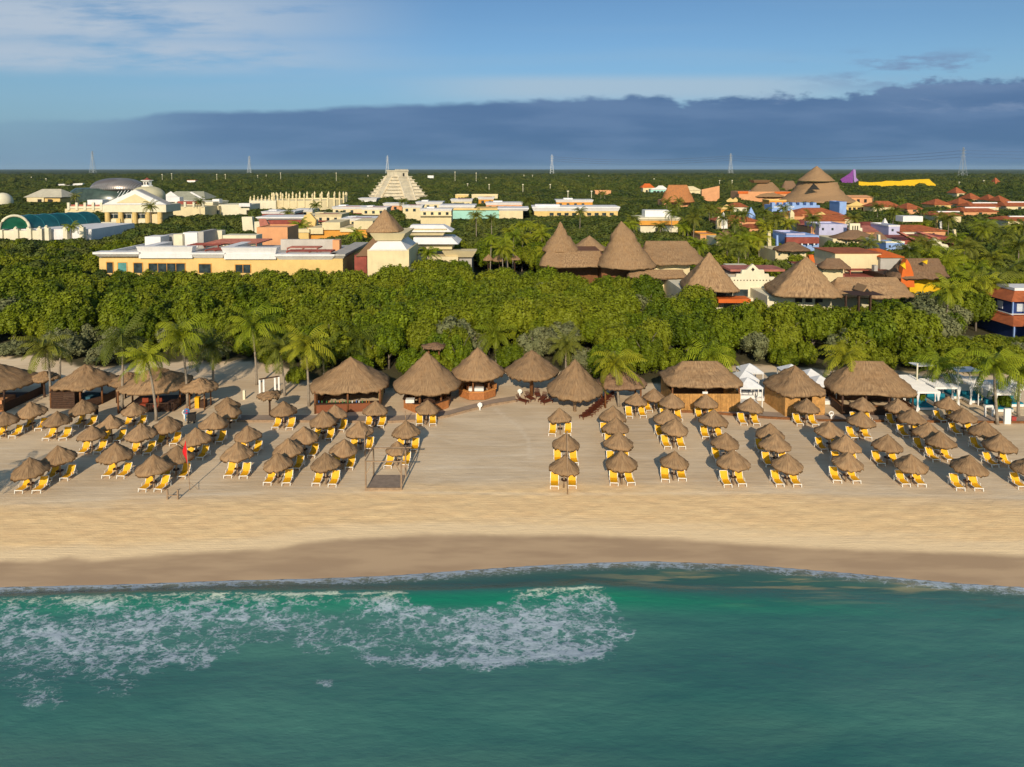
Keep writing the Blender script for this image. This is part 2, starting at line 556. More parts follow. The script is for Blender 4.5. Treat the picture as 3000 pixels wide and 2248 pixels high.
def sand_material():
    m = bpy.data.materials.new('beach_sand')
    m.use_nodes = True
    nt = m.node_tree
    L = nt.links.new
    b = nt.nodes['Principled BSDF']
    dw, soil = attr(nt, 'dwet'), attr(nt, 'soil')
    groomed = lin(224, 199, 164); groomed2 = lin(209, 183, 148)
    warm = lin(240, 206, 154); warm2 = lin(228, 190, 140)
    pale = lin(234, 207, 166)
    wet = lin(184, 156, 124); wet2 = lin(168, 141, 112)
    rake = noise_n(nt, (0.10, 2.6, 1), 5, 0.6)
    rake2 = noise_n(nt, (0.35, 7.0, 1), 3, 0.6)
    blot = noise_n(nt, (0.12, 0.22, 1), 4)
    fine = noise_n(nt, (5, 7, 1), 3, 0.7)
    c1 = mixc(nt, ramp(nt, blot, 0.35, 0.65), groomed2, groomed)
    rk = mth(nt, 'ADD', mth(nt, 'MULTIPLY', rake, 0.6), mth(nt, 'MULTIPLY', rake2, 0.4))
    c1 = mixc(nt, mth(nt, 'MULTIPLY', ramp(nt, rk, 0.50, 0.62), 0.45), c1, lin(226, 208, 184))
    c1 = mixc(nt, mth(nt, 'MULTIPLY', ramp(nt, rk, 0.48, 0.36), 0.45), c1, lin(178, 156, 132))
    cw = mixc(nt, ramp(nt, noise_n(nt, (0.45, 1.1, 1), 8, 0.75), 0.25, 0.75), warm2, warm)
    cw = mixc(nt, mth(nt, 'MULTIPLY', ramp(nt, fine, 0.58, 0.70), 0.40), cw, lin(200, 165, 120))
    dn = mth(nt, 'ADD', dw, mth(nt, 'MULTIPLY', mth(nt, 'SUBTRACT', noise_n(nt, (0.08, 0.9, 1), 4), 0.5), 3.0))
    c = mixc(nt, ramp(nt, dn, 5.6, 8.6), cw, c1)
    c = mixc(nt, mth(nt, 'MULTIPLY', ramp(nt, dn, 2.6, 0.8), 0.75), c, pale)
    wc = mixc(nt, ramp(nt, noise_n(nt, (0.15, 0.8, 1), 3), 0.35, 0.65), wet2, wet)
    wl = mth(nt, 'ADD', dw, mth(nt, 'MULTIPLY', mth(nt, 'SUBTRACT', noise_n(nt, (0.5, 0.5, 1), 5), 0.5), 0.5))
    wf = ramp(nt, wl, 0.45, -0.40)
    c = mixc(nt, wf, c, wc)
    floor_c = mixc(nt, ramp(nt, fine, 0.3, 0.7), (0.05, 0.045, 0.02), (0.10, 0.085, 0.04))
    c = mixc(nt, mth(nt, 'MULTIPLY', attr(nt, 'track'), 0.45), c, lin(240, 222, 194))
    c = mixc(nt, soil, c, floor_c)
    L(c, b.inputs['Base Color'])
    dwa = attr(nt, 'dwater')
    L(mth(nt, 'SUBTRACT', 0.95, mth(nt, 'MULTIPLY', ramp(nt, dwa, 2.4, -0.2), 0.62)), b.inputs['Roughness'])
    b.inputs['Specular IOR Level'].default_value = 0.25
    tr = noise_n(nt, (1.1, 2.2, 1), 5, 0.65)
    hgt = mth(nt, 'ADD', mth(nt, 'MULTIPLY', tr, 0.8), mth(nt, 'MULTIPLY', rake2, 0.8))
    hgt = mth(nt, 'ADD', hgt, mth(nt, 'MULTIPLY', fine, 0.35))
    bp = N(nt, 'ShaderNodeBump', i={'Distance': 0.09})
    L(mth(nt, 'MULTIPLY', ramp(nt, wf, 0, 1, 1, 0.02), 0.42), bp.inputs['Strength'])
    L(hgt, bp.inputs['Height'])
    L(bp.outputs[0], b.inputs['Normal'])
    return m


def sea_material():
    m = bpy.data.materials.new('sea_water')
    m.use_nodes = True
    nt = m.node_tree
    L = nt.links.new
    b = nt.nodes['Principled BSDF']
    foamd, green, shal = attr(nt, 'foam'), attr(nt, 'green'), attr(nt, 'shallow_shade')
    gx = N(nt, 'ShaderNodeNewGeometry'); sx_ = N(nt, 'ShaderNodeSeparateXYZ'); L(gx.outputs['Position'], sx_.inputs[0])
    shal_r = ramp(nt, sx_.outputs[0], 0.0, 14.0)
    big = noise_n(nt, (0.05, 0.09, 1), 3, 0.5)
    mid = noise_n(nt, (0.5, 2.2, 1), 6, 0.65)
    deep = mixc(nt, ramp(nt, big, 0.3, 0.7), lin(56, 108, 102), lin(76, 124, 114))
    deep = mixc(nt, mth(nt, 'MULTIPLY', ramp(nt, mid, 0.45, 0.7), 0.22), deep, lin(42, 96, 94))
    deep = mixc(nt, mth(nt, 'MULTIPLY', ramp(nt, noise_n(nt, (0.03, 0.12, 1), 3, 0.5), 0.5, 0.68), 0.5), deep, lin(92, 132, 116))
    c = mixc(nt, green, deep, lin(24, 128, 98))  # light coming through the wave's back put in as brighter green
    sandy = mixc(nt, ramp(nt, noise_n(nt, (0.16, 1.6, 1), 4), 0.50, 0.66), lin(56, 94, 84), mixc(nt, shal_r, lin(60, 98, 88), lin(150, 138, 100)))  # wave's shade in the trough put into dark water; sandy shallows at right
    c = mixc(nt, shal, c, sandy)
    c = mixc(nt, mth(nt, 'MULTIPLY', attr(nt, 'edge'), 0.75), c, lin(150, 132, 108))
    # lacy foam
    g = N(nt, 'ShaderNodeNewGeometry')
    mp = N(nt, 'ShaderNodeMapping'); mp.inputs['Scale'].default_value = (0.62, 1.0, 0.0)
    L(g.outputs['Position'], mp.inputs[0])
    w = N(nt, 'ShaderNodeTexNoise', i={'Scale': 1.1, 'Detail': 5, 'Roughness': 0.65})
    L(mp.outputs[0], w.inputs['Vector'])
    vm = N(nt, 'ShaderNodeVectorMath', operation='MULTIPLY_ADD')
    L(w.outputs['Color'], vm.inputs[0]); vm.inputs[1].default_value = (1.5, 1.5, 0); L(mp.outputs[0], vm.inputs[2])
    def lace(sc):
        v = N(nt, 'ShaderNodeTexVoronoi', feature='DISTANCE_TO_EDGE', i={'Scale': sc, 'Randomness': 1.0})
        L(vm.outputs[0], v.inputs['Vector'])
        return v.outputs['Distance']
    e1, e2 = lace(1.3), lace(3.2)
    n2 = noise_n(nt, (0.9, 1.3, 1), 6, 0.7)
    n3 = noise_n(nt, (3.4, 5.5, 1), 6, 0.75)
    s = mth(nt, 'ADD', mth(nt, 'MULTIPLY', e1, 1.5), mth(nt, 'MULTIPLY', e2, 1.3))
    s = mth(nt, 'ADD', s, mth(nt, 'MULTIPLY', mth(nt, 'SUBTRACT', n2, 0.5), 1.7))
    s = mth(nt, 'ADD', s, mth(nt, 'MULTIPLY', mth(nt, 'SUBTRACT', n3, 0.5), 1.9))
    ff = ramp(nt, mth(nt, 'SUBTRACT', foamd, s), -0.12, 0.62)
    ff = mth(nt, 'MULTIPLY', ff, ramp(nt, foamd, 0.02, 0.15))
    milky = mth(nt, 'MULTIPLY', foamd, 0.30)
    c = mixc(nt, milky, c, lin(96, 138, 140))
    crest = attr(nt, 'crest')
    fcol = mixc(nt, crest, (0.42, 0.49, 0.56), (0.66, 0.72, 0.56))  # sunlit yellowish tone of the crest foam put into its colour
    fcol = mixc(nt, ramp(nt, n3, 0.55, 0.8), fcol, (0.62, 0.64, 0.70))
    c = mixc(nt, mth(nt, 'MULTIPLY', ff, 0.9), c, fcol)
    L(c, b.inputs['Base Color'])
    L(ramp(nt, ff, 0, 1, 0.16, 0.7), b.inputs['Roughness'])
    b.inputs['IOR'].default_value = 1.33
    b.inputs['Specular IOR Level'].default_value = 0.5
    wv = noise_n(nt, (1.3, 4.2, 1), 7, 0.68)
    wv2 = noise_n(nt, (0.25, 0.9, 1), 3, 0.6)
    hh = mth(nt, 'ADD', mth(nt, 'MULTIPLY', wv, 0.5), wv2)
    hh = mth(nt, 'ADD', hh, mth(nt, 'MULTIPLY', ff, 0.35))
    bp = N(nt, 'ShaderNodeBump', i={'Strength': 0.55, 'Distance': 0.12})
    L(hh, bp.inputs['Height'])
    L(bp.outputs[0], b.inputs['Normal'])
    return m


def build_ground():
    # forest floor to the horizon
    m = M('forest_floor', (0.045, 0.05, 0.018), 0.95, 0.35, 0.15)
    mb = MB().add([(-30000, 58, -0.35), (30000, 58, -0.35), (30000, 40000, -0.35), (-30000, 40000, -0.35)], [(0, 1, 2, 3)])
    tag(mb.build('ground', m), 'flat land reaching to the horizon', 'ground', kind='structure')
    # the sand
    xs = np.concatenate([np.linspace(-400, -92, 24)[:-1], np.arange(-92, 92, 0.33), np.linspace(92, 400, 24)])
    ys = np.concatenate([np.linspace(-100, 36, 10)[:-1], np.arange(36, 70, 0.22), np.arange(70, 128, 0.4)])
    X, Y = np.meshgrid(xs, ys)
    yw, ywt, ye = y_water(X), y_wet(X), y_edge(X)
    dwat = Y - yw
    dwet = Y - ywt
    bank = sst(dwat, 0, 11.5)
    Z = np.where(dwat > 0, WATER_Z + 0.9 * (1 - (1 - np.clip(dwat / 11.5, 0, 1)) ** 1.6), WATER_Z + np.maximum(dwat * 0.22, -4))
    lump = fbm(X * 0.35, Y * 0.6, 3, 4) - 0.5
    foot = fbm(X * 1.6, Y * 2.4, 9, 3) - 0.5
    band = sst(dwet, 0.3, 2.0) * (1 - sst(dwet, 6, 9))
    back = sst(Y, ye - 12, ye + 3)
    Z = Z + bank * (0.04 * lump + 0.03 * foot) + band * 0.045 * foot * 2 + back * (0.5 + 0.5 * (fbm(X * 0.12, Y * 0.12, 5) - 0.5)) * sst(Y, 84, 100)
    eg = Y - ye + (fbm(X * 0.5, Y * 0.5, 13) - 0.5) * 4
    soil = sst(eg, 0.2, 1.6)
    track = np.zeros_like(X)
    for pl in ([(1450, 1196), (1478, 1222), (1520, 1250), (1548, 1290), (1556, 1345)], [(1200, 1330), (1400, 1338), (1600, 1330), (1900, 1342)], [(1210, 1375), (1430, 1368), (1640, 1380)],
               [(1230, 1262), (1330, 1300), (1480, 1306), (1600, 1296)], [(-50, 1478), (800, 1440), (1600, 1445), (2300, 1440), (3050, 1460)]):
        P = [gnd(u_, v_, 0) for u_, v_ in pl]
        for (x0, y0), (x1, y1) in zip(P[:-1], P[1:]):
            dx, dy = x1 - x0, y1 - y0
            t = np.clip(((X - x0) * dx + (Y - y0) * dy) / (dx * dx + dy * dy), 0, 1)
            dd = np.hypot(X - x0 - t * dx, Y - y0 - t * dy)
            track = np.maximum(track, np.exp(-(dd / 0.22) ** 2))
    track *= 0.35 + 0.65 * fbm(X * .8, Y * .8, 71)
    o = grid_mesh('beach', X, Y, Z, sand_material(), {'dwet': dwet, 'dwater': dwat, 'soil': soil, 'track': track})
    tag(o, 'pale sand beach, raked flat above a darker wet strip by the water', 'beach', kind='structure')


def zsand(x, y):
    return 0.02


def build_sea():
    xs = np.concatenate([np.linspace(-3000, -52, 20)[:-1], np.arange(-52, 52, 0.17), np.linspace(52, 3000, 20)])
    ys = np.concatenate([np.linspace(-6000, 27, 16)[:-1], np.arange(27, 56.5, 0.14), np.linspace(56.5, 62, 4)])
    X, Y = np.meshgrid(xs, ys)
    # photograph rows of the sea surface, used only to say where foam lies on the water
    yc = (WATER_Z - H) * cp + Y * sp_
    zc = np.maximum(Y * cp - (WATER_Z - H) * sp_, 5)
    PX = 1500 + F * X / zc
    PYv = PY0 - F * yc / zc
    crest = np.interp(PX, [-300, 0, 300, 600, 900, 1170, 1480, 1540, 1720, 1800, 2100, 2600, 3300], [1776, 1768, 1760, 1754, 1753, 1750, 1748, 1742, 1734, 1738, 1750, 1768, 1790])
    amp = np.interp(PX, [-300, 0, 300, 1100, 1500, 1750, 1900, 2200, 2700, 3300], [0.34, 0.38, 0.42, 0.45, 0.42, 0.45, 0.34, 0.16, 0.05, 0.03])
    crest = crest + (fbm(PX * 0.004, PX * 0 + 2, 30) - 0.5) * 6
    sc = 24.5   # pixels per metre of depth there, roughly
    s = (crest - PYv) / sc      # positive on the shore side
    prof = np.where(s > 0, np.exp(-(s / 1.15) ** 2), np.exp(-(s / 2.2) ** 2)) 
    Z = WATER_Z + amp * prof
    Z += 0.10 * (fbm(X * 0.25, Y * 0.8, 41, 4) - 0.5) + 0.05 * np.sin(Y * 1.1 + 2 * fbm(X * 0.06, Y * 0.1, 44))
    chop = fbm(X * 1.3, Y * 2.2, 47, 3) - 0.5
    # foam
    low = np.interp(PX, [-300, 0, 60, 130, 190, 240, 320, 430, 500, 600, 700, 760, 900, 1000, 1100, 1200, 1300, 1400, 1520, 1600, 1700, 1790, 1850, 1880, 1881],
                    [2010, 2000, 2030, 2070, 2015, 1980, 1985, 1965, 1950, 1935, 1900, 1885, 1885, 1900, 1935, 1950, 1948, 1942, 1930, 1945, 1945, 1925, 1890, 1840, 1700])
    wob = (fbm(PX * 0.012, PYv * 0.02, 51, 4) - 0.5)
    up = np.interp(PX, [0, 1180, 1215, 1300, 1430, 1490, 1540, 1770, 1800, 1830, 1870], [0, 0, 35, 45, 40, 20, 0, 4, 35, 70, 110]) + crest
    D = sst(PYv, up - 6, up + 6) * sst(low + wob * 110, PYv - 26, PYv + 22)
    D = D * sst(PX + wob * 160, 1890, 1760)
    g2 = lambda cx, cy, wx, wy: np.exp(-((PX - cx) / wx) ** 2 - ((PYv - cy) / wy) ** 2)
    dens = 0.37 + 0.20 * g2(250, 1850, 380, 70) + 0.46 * g2(1480, 1860, 250, 60) + 0.50 * g2(1270, 1932, 170, 16) + 0.40 * g2(1700, 1918, 90, 18) \
        + 0.15 * g2(950, 1740, 260, 14) - 0.10 * g2(1120, 1850, 110, 50) + 0.14 * g2(1660, 1720, 110, 10) - 0.12 * g2(700, 1900, 200, 25)
    D = D * (dens + 0.75 * (fbm(PX * 0.007, PYv * 0.022, 55, 4) - 0.5))
    cr = np.exp(-((s + 0.12) / 0.22) ** 2) * np.interp(PX, [-200, 0, 1170, 1210, 1480, 1540, 1730, 1790], [0.45, 0.5, 1, 0.0, 0.0, 0.9, 0.9, 0.0])
    D = np.maximum(D, cr * 0.85)
    D = D + 0.55 * g2(955, 2008, 26, 14) + 0.4 * g2(130, 2055, 60, 22) + 0.3 * g2(340, 2015, 60, 25)
    dW = Y - y_water(X)
    shore = np.exp(-((dW + 0.3) / 0.55) ** 2) * (0.50 + 0.5 * (fbm(X * 0.12, Y * 0 + 1, 61) - 0.35)) 
    shore = np.maximum(shore, 1.1 * np.exp(-((dW + 0.10) / 0.13) ** 2))
    D = np.maximum(D, shore)
    Z += chop * 0.10 * np.clip(D, 0, 1) + 0.03 * chop
    Z = np.where(dW > -1.2, Z * (1 - sst(dW, -1.2, 0.2)) + WATER_Z * sst(dW, -1.2, 0.2), Z)
    # meets the sand a hand's breadth above it, then dives under
    Z = np.where(dW > 0, WATER_Z - dW * 0.5, Z)
    grn = np.exp(-((s + 0.9) / 1.2) ** 2) * np.interp(PX, [-300, 0, 1200, 1800, 2200, 2700, 3200], [0.8, 0.75, 0.9, 0.9, 0.55, 0.2, 0.1])
    shal = sst(s, 0.5, 1.6) * np.interp(PX, [0, 1200, 1700, 2300, 3000], [0.9, 0.9, 0.85, 0.8, 0.6])
    shal = np.maximum(shal, np.interp(PX, [1500, 2100, 2500, 3000], [0, 0.35, 0.5, 0.45]) * sst(PYv, 1800, 1720))
    edge = np.exp(-(np.minimum(dW, 0) / 0.75) ** 2)
    crs = np.clip(np.exp(-(s / 0.8) ** 2), 0, 1)
    o = grid_mesh('sea', X, Y, Z, sea_material(), {'foam': D, 'green': grn, 'shallow_shade': shal, 'crest': crs, 'edge': edge})
    tag(o, 'turquoise sea with a low breaking wave and lacy foam', 'sea', kind='structure')


build_ground()
build_sea()


# ------------------------------------------------------------------ thatch
def thatch_mesh(name, a, b, z0, z1, ra=0.0, rb=0.0, p=2.0, seg=40, rings=10, prof=1.0, jag=0.16, seed=0, mat=None, rough=0.05,
                step=0.05, nstep=5, under=True, profile=None):
    """roof of layered palm thatch: superellipse plan a x b at the eave, shrinking to ra x rb at the top"""
    rnd = random.Random(seed)
    vs, fs, uvs = [], [], []
    seg = seg
    ang = [2 * math.pi * k / seg for k in range(seg + 1)]
    ph = [rnd.uniform(0, 6.28) for _ in range(4)]

    def pt(A, B, th, z, j):
        c, s_ = math.cos(th), math.sin(th)
        e = 2 / p
        return ((A + j) * math.copysign(abs(c) ** e, c), (B + j) * math.copysign(abs(s_) ** e, s_), z)
    slope = math.hypot(max(a, b), z1 - z0)
    rws = []
    T = [i / rings for i in range(rings + 1)]
    for t in T:
        g = profile(t) if profile else t ** prof
        A, B = max(ra + (a - ra) * g, 0.03), max(rb + (b - rb) * g, 0.03)
        lay = (t * nstep) % 1.0
        rws.append((A, B, z1 + (z0 - z1) * t, t * slope, step * (lay - 0.5) * (1 if 0.05 < t < 0.97 else 0)))
    # fringe below the eave, then the underside
    rws.append((a * 0.995, b * 0.995, z0 - jag, slope + jag, 0))
    if under:
        rws.append((a * 0.90, b * 0.90, z0 + 0.02, slope + jag + 0.2, 0))
        rws.append((max(ra, 0.1) + (a - ra) * 0.15, max(rb, 0.1) + (b - rb) * 0.15, z0 + (z1 - z0) * 0.72, slope * 2, 0))
    jit = [rnd.uniform(-1, 1) for _ in range(seg)]
    for i, (A, B, z, v, off) in enumerate(rws):
        for k in range(seg + 1):
            kk = k % seg
            th = ang[kk]
            w = rough * (math.sin(3 * th + ph[0]) * 0.5 + math.sin(5 * th + ph[1] + i) * 0.4) * min(1, i / 3)
            w += rough * 0.5 * random.Random(seed * 999 + i * 77 + kk).uniform(-1, 1) * min(1, i / 3)
            zz = z + (rnd.uniform(-0.3, 0.3) * 0 + 0)
            if i == len(T):           # ragged fringe
                zz += jit[kk] * jag * 0.55
            elif 0 < i < len(T):
                zz += 0.25 * w
            vs.append(pt(A, B, th, zz, off + w))
            uvs.append((kk / seg * math.pi * (a + b) if k < seg else math.pi * (a + b), v))
    S = seg + 1
    for i in range(len(rws) - 1):
        for k in range(seg):
            fs.append((i * S + k, (i + 1) * S + k, (i + 1) * S + k + 1, i * S + k + 1))
    # cap
    fs.append(tuple(range(seg)))
    me = bpy.data.meshes.new(name)
    me.from_pydata(vs, [], fs)
    ul = me.uv_layers.new(name='UVMap')
    for poly in me.polygons:
        for li in poly.loop_indices:
            ul.data[li].uv = uvs[me.loops[li].vertex_index]
    me.materials.append(mat or TH)
    me.polygons.foreach_set('use_smooth', [True] * len(me.polygons))
    me.update()
    return me


# ------------------------------------------------------------------ beach parasols and loungers
def make_palapas(n=5):
    out = []
    for k in range(n):
        root = empty('palm_thatch_parasol', (0, 0, 0))
        roof = link('thatched_roof', thatch_mesh('thatched_roof', 1.36, 1.36, 1.84, 2.97, 0.02, 0.02, seg=44, rings=9, prof=1.06, jag=0.22, seed=k * 3 + 1,
                                                 rough=0.10, step=0.05, nstep=3), root)
        mb = MB().tube([(0, 0, -0.1), (0.02, 0, 1.2), (0, 0, 2.75)], [0.085, 0.075, 0.06], 8)
        mb.build('pole', WOODG, root, smooth=True)
        mb = MB().lathe(0, 0, [(0.28, 0.62), (0.28, 0.67)], 14)
        mb.build('shelf', WOODD, root)
        mb = MB()
        for i in range(8):
            a = i * math.pi / 4
            mb.bar((0, 0, 2.62), (1.35 * math.cos(a), 1.35 * math.sin(a), 1.80), 0.05)
        mb.build('rafters', WOODG, root)
        out.append(root)
    return out


def make_lounger():
    root = empty('sun_lounger', (0, 0, 0))
    w, hs = 0.36, 0.30
    f = MB()
    for sx in (-1, 1):
        f.bar((sx * w, -0.62, hs), (sx * w, 0.74, hs), 0.04, 0.05)
        f.bar((sx * w, 0.25, hs + .03), (sx * w, 0.60, hs + 0.70), 0.045, 0.05)
        for y in (-0.55, 0.62):
            f.bar((sx * w, y, hs), (sx * w, y + (0.05 if y > 0 else -0.05), 0.0), 0.05, 0.07)
        f.bar((sx * w, 0.78, hs), (sx * w, 0.45, hs + 0.40), 0.03, 0.03)
        f.bar((sx * (w + .02), -0.1, hs + 0.2), (sx * (w + .02), 0.4, hs + 0.22), 0.05, 0.03)
        f.bar((sx * (w + .02), -0.1, hs + 0.2), (sx * (w + .02), -0.12, hs), 0.03, 0.03)
    for y in (-0.62, 0.74):
        f.bar((-w, y, hs), (w, y, hs), 0.06, 0.05)
    f.bar((-w, 0.61, hs + 0.71), (w, 0.61, hs + 0.71), 0.05, 0.04)
    f.build('frame', WPLA, root)
    s = MB()
    n = 6
    vs, fs = [], []
    for i in range(n + 1):
        y = -0.58 + 0.83 * i / n
        z = hs + 0.035 - 0.03 * math.sin(math.pi * i / n)
        vs += [(-w + .022, y, z), (w - .022, y, z), (w - .03, y, z - .02), (-w + .03, y, z - .02)]
    for i in range(n):
        a = 4 * i
        fs += [(a, a + 1, a + 5, a + 4), (a + 3, a + 7, a + 6, a + 2), (a, a + 4, a + 7, a + 3), (a + 1, a + 2, a + 6, a + 5)]
    fs += [(0, 3, 2, 1), (4 * n, 4 * n + 1, 4 * n + 2, 4 * n + 3)]
    s.add(vs, fs).build('seat_sling', YEL, root)
    s = MB()
    vs, fs = [], []
    for i in range(n + 1):
        t = i / n
        y = 0.25 + 0.36 * t + 0.03 * math.sin(math.pi * t)
        z = hs + 0.045 + 0.66 * t - 0.03 * math.sin(math.pi * t)
        vs += [(-w + .02, y, z), (w - .02, y, z), (w - .02, y + .02, z - .02), (-w + .02, y + .02, z - .02)]
    fs = []
    for i in range(n):
        a = 4 * i
        fs += [(a, a + 1, a + 5, a + 4), (a + 3, a + 7, a + 6, a + 2), (a, a + 4, a + 7, a + 3), (a + 1, a + 2, a + 6, a + 5)]
    fs += [(0, 3, 2, 1), (4 * n, 4 * n + 1, 4 * n + 2, 4 * n + 3)]
    s.add(vs, fs).build('backrest_sling', YEL, root)
    return root


ORD = ['first', 'second', 'third', 'fourth', 'fifth', 'sixth', 'seventh', 'eighth', 'ninth', 'tenth', 'eleventh', 'twelfth', 'thirteenth',
       'fourteenth', 'fifteenth', 'sixteenth', 'seventeenth', 'eighteenth', 'nineteenth', 'twentieth', 'twenty-first', 'twenty-second', 'twenty-third', 'twenty-fourth']
PAL = [(94, 1179), (16, 1208), (163, 1209), (244, 1172), (327, 1218), (391, 1180), (488, 1220), (573, 1255), (267, 1250), (412, 1244), (174, 1307),
       (88, 1341), (339, 1300), (448, 1336), (513, 1307), (665, 1165), (672, 1183), (624, 1212), (726, 1250), (694, 1300), (831, 1178), (892, 1250),
       (846, 1287), (814, 1330), (945, 1205), (982, 1190), (1097, 1176), (1056, 1236), (1003, 1289), (954, 1331), (1192, 1237), (1164, 1296),
       (1247, 1174), (1642, 1199), (1658, 1271), (1652, 1336), (1795, 1192), (1806, 1227), (1814, 1269), (1822, 1323), (1862, 1153), (1918, 1141),
       (1968, 1155), (1956, 1201), (1975, 1229), (1974, 1323), (2071, 1157), (2088, 1201), (2126, 1269), (2150, 1323), (2196, 1168), (2253, 1241),
       (2275, 1274), (2307, 1331), (2362, 1170), (2431, 1236), (2479, 1275), (2479, 1326), (2528, 1167), (2519, 1206), (2633, 1171), (2673, 1201),
       (2601, 1275), (2671, 1331), (2720, 1239), (2758, 1267), (2776, 1163), (2826, 1198), (2886, 1235), (2929, 1274), (2834, 1335), (3012, 1341)]


def place_palapas():
    protos = make_palapas()
    lng = make_lounger()
    usedp, usedl = set(), False
    rows = {}
    for (x, y) in PAL:
        blk = 'left' if x < 1400 else 'right'
        r = 0 if y > 1316 else 1 if y > 1262 else 2 if y > 1222 else 3 if y > 1186 else 4
        rows.setdefault((blk, r), []).append((x, y))
    rn = ['front row by the sea', 'second row', 'third row', 'fourth row', 'rear row by the path']
    rn2 = ['front row', 'second row', 'third row', 'fourth row', 'rear row']
    cnt = 0
    for (blk, r), lst in rows.items():
        lst.sort()
        for i, (x, y) in enumerate(lst):
            rr = random.Random(x * 7 + y)
            k = rr.randrange(len(protos))
            s = rr.uniform(0.93, 1.08)
            if (x, y) == (1164, 1296): s = 0.8
            if (x, y) in ((391, 1180), (1918, 1141)): s = 0.92
            X, Y = gnd(x, y, 2.87 * s)
            if k in usedp:
                o = copy_tree(protos[k])
            else:
                o = protos[k]; usedp.add(k)
            o.location = (X, Y, zsand(X, Y))
            o.rotation_euler = (rr.uniform(-.06, .06), rr.uniform(-.06, .06), rr.uniform(0, 6.28))
            o.scale = (s * rr.uniform(.97, 1.03), s * rr.uniform(.97, 1.03), s)
            side = 'left' if blk == 'left' else 'right'
            tag(o, 'thatched parasol, %s from the left in the %s, %s beach block' % (ORD[i], rn[r], side), 'beach parasol',
                'thatched parasols on the %s beach block' % side)
            if (x, y) in ((672, 1183), (790, 1148)): continue
            gap = rr.uniform(0.68, 0.82)
            yaw0 = rr.uniform(-0.06, 0.06)
            dy = rr.uniform(0.0, 0.22)
            for sd_ in (-1, 1):
                if not usedl:
                    l = lng; usedl = True
                else:
                    l = copy_tree(lng)
                l.location = (X + sd_ * gap + rr.uniform(-.05, .05), Y + dy + rr.uniform(-.12, .12), zsand(X, Y))
                l.rotation_euler = (0, 0, yaw0 + rr.uniform(-.12, .12))
                tag(l, 'yellow lounger, %s side, under %s parasol of %s, %s block' % ('left' if sd_ < 0 else 'right', ORD[i], rn2[r], side),
                    'sun lounger', 'yellow sun loungers under the beach parasols')
                cnt += 1


place_palapas()

# ------------------------------------------------------------------ big thatched huts on the beach
def roof_px(ax, ay, xl, xr, ye, he, bratio=1.0, **kw):
    """position and size of a thatched roof from its apex, its eave ends and the foot of its front fringe"""
    Yf = depth_of(ye, he)
    w = (xr - xl) / 2
    a = w * Yf / (F - w * bratio)
    b = a * bratio
    Yc = Yf + b
    xc = at((xl + xr) / 2, ye, Yc)[0]
    z1 = at(ax, ay, Yc)[1]
    return xc, Yc, a, b, z1


def hut(name, label, cat, ax, ay, xl, xr, ye, he=2.4, bratio=1.0, ridge=0.0, p=2.0, rz=0.0, parts=(), mat=None, seed=1, prof=1.06, group=None, lean=0.0, jag=0.28, rb=0.0):
    xc, Yc, a, b, z1 = roof_px(ax, ay, xl, xr, ye, he, bratio)
    r = empty(name, (xc, Yc, 0), rz, label, cat, group)
    link('thatched_roof', thatch_mesh('thatched_roof', a, b, he + jag, z1, ridge * a, rb * b, p=p, seg=64, rings=14, prof=prof, jag=jag, seed=seed,
                                      rough=0.19, step=0.13, nstep=6, mat=mat), r)
    return r, a, b, z1


def posts(r, pts, h, rad=0.11, mat=None):
    for x, y in pts:
        MB().tube([(x, y, -0.1), (x, y, h)], [rad * 1.1, rad], 8).build('post', mat or WOOD, r, smooth=True)


def ringpts(a, b, n, ph=0.3):
    return [(a * math.cos(ph + 2 * math.pi * k / n), b * math.sin(ph + 2 * math.pi * k / n)) for k in range(n)]


def counter(r, pts, z1, mat, th=0.25, topmat=None, name='counter', z0=0.0):
    """closed or open polyline of wall pieces with a top board"""
    mb = MB()
    tb = MB()
    for (x0, y0), (x1, y1) in zip(pts[:-1], pts[1:]):
        mb.bar((x0, y0, (z0 + z1) / 2), (x1, y1, (z0 + z1) / 2), th, z1 - z0)
        tb.bar((x0, y0, z1 + 0.035), (x1, y1, z1 + 0.035), th + 0.28, 0.06)
    mb.build(name, mat, r)
    if topmat: tb.build('counter_top', topmat, r)


def bottles(r, x0, x1, y, z, n, seed):
    rr = random.Random(seed)
    cols = [M('bottle_white', (0.7, 0.7, 0.66), 0.4), M('bottle_amber', (0.5, 0.2, 0.04), 0.3), M('bottle_green', (0.05, 0.2, 0.06), 0.3), M('bottle_blue', (0.05, 0.15, 0.4), 0.3)]
    for i in range(n):
        x = x0 + (x1 - x0) * (i + rr.uniform(.2, .8)) / n
        h = rr.uniform(.25, .38)
        l = rr.choice(cols)
        o = MB().lathe(0, 0, [(0.06, 0), (0.06, h * .6), (0.025, h * .75), (0.025, h)], 8).build('bottle', l)
        o.location = (r.location.x + x, r.location.y + y + rr.uniform(-.05, .05), z)
        tag(o, '%s bottle or cup from the left on the square bar counter' % ORD[i], 'bottle', 'bottles and cups on the hut bar')


def chair_simple(name, label, x, y, rz, mat, group, cat='chair'):
    r = empty(name, (x, y, 0), rz, label, cat, group)
    MB().box(-.24, .24, -.24, .24, .42, .47).build('seat', mat, r)
    MB().box(-.24, .24, .20, .24, .47, .95).build('backrest', mat, r)
    for sx in (-.2, .2):
        for sy in (-.2, .2):
            MB().box(sx - .025, sx + .025, sy - .025, sy + .025, 0, .42).build('leg', mat, r)
    return r


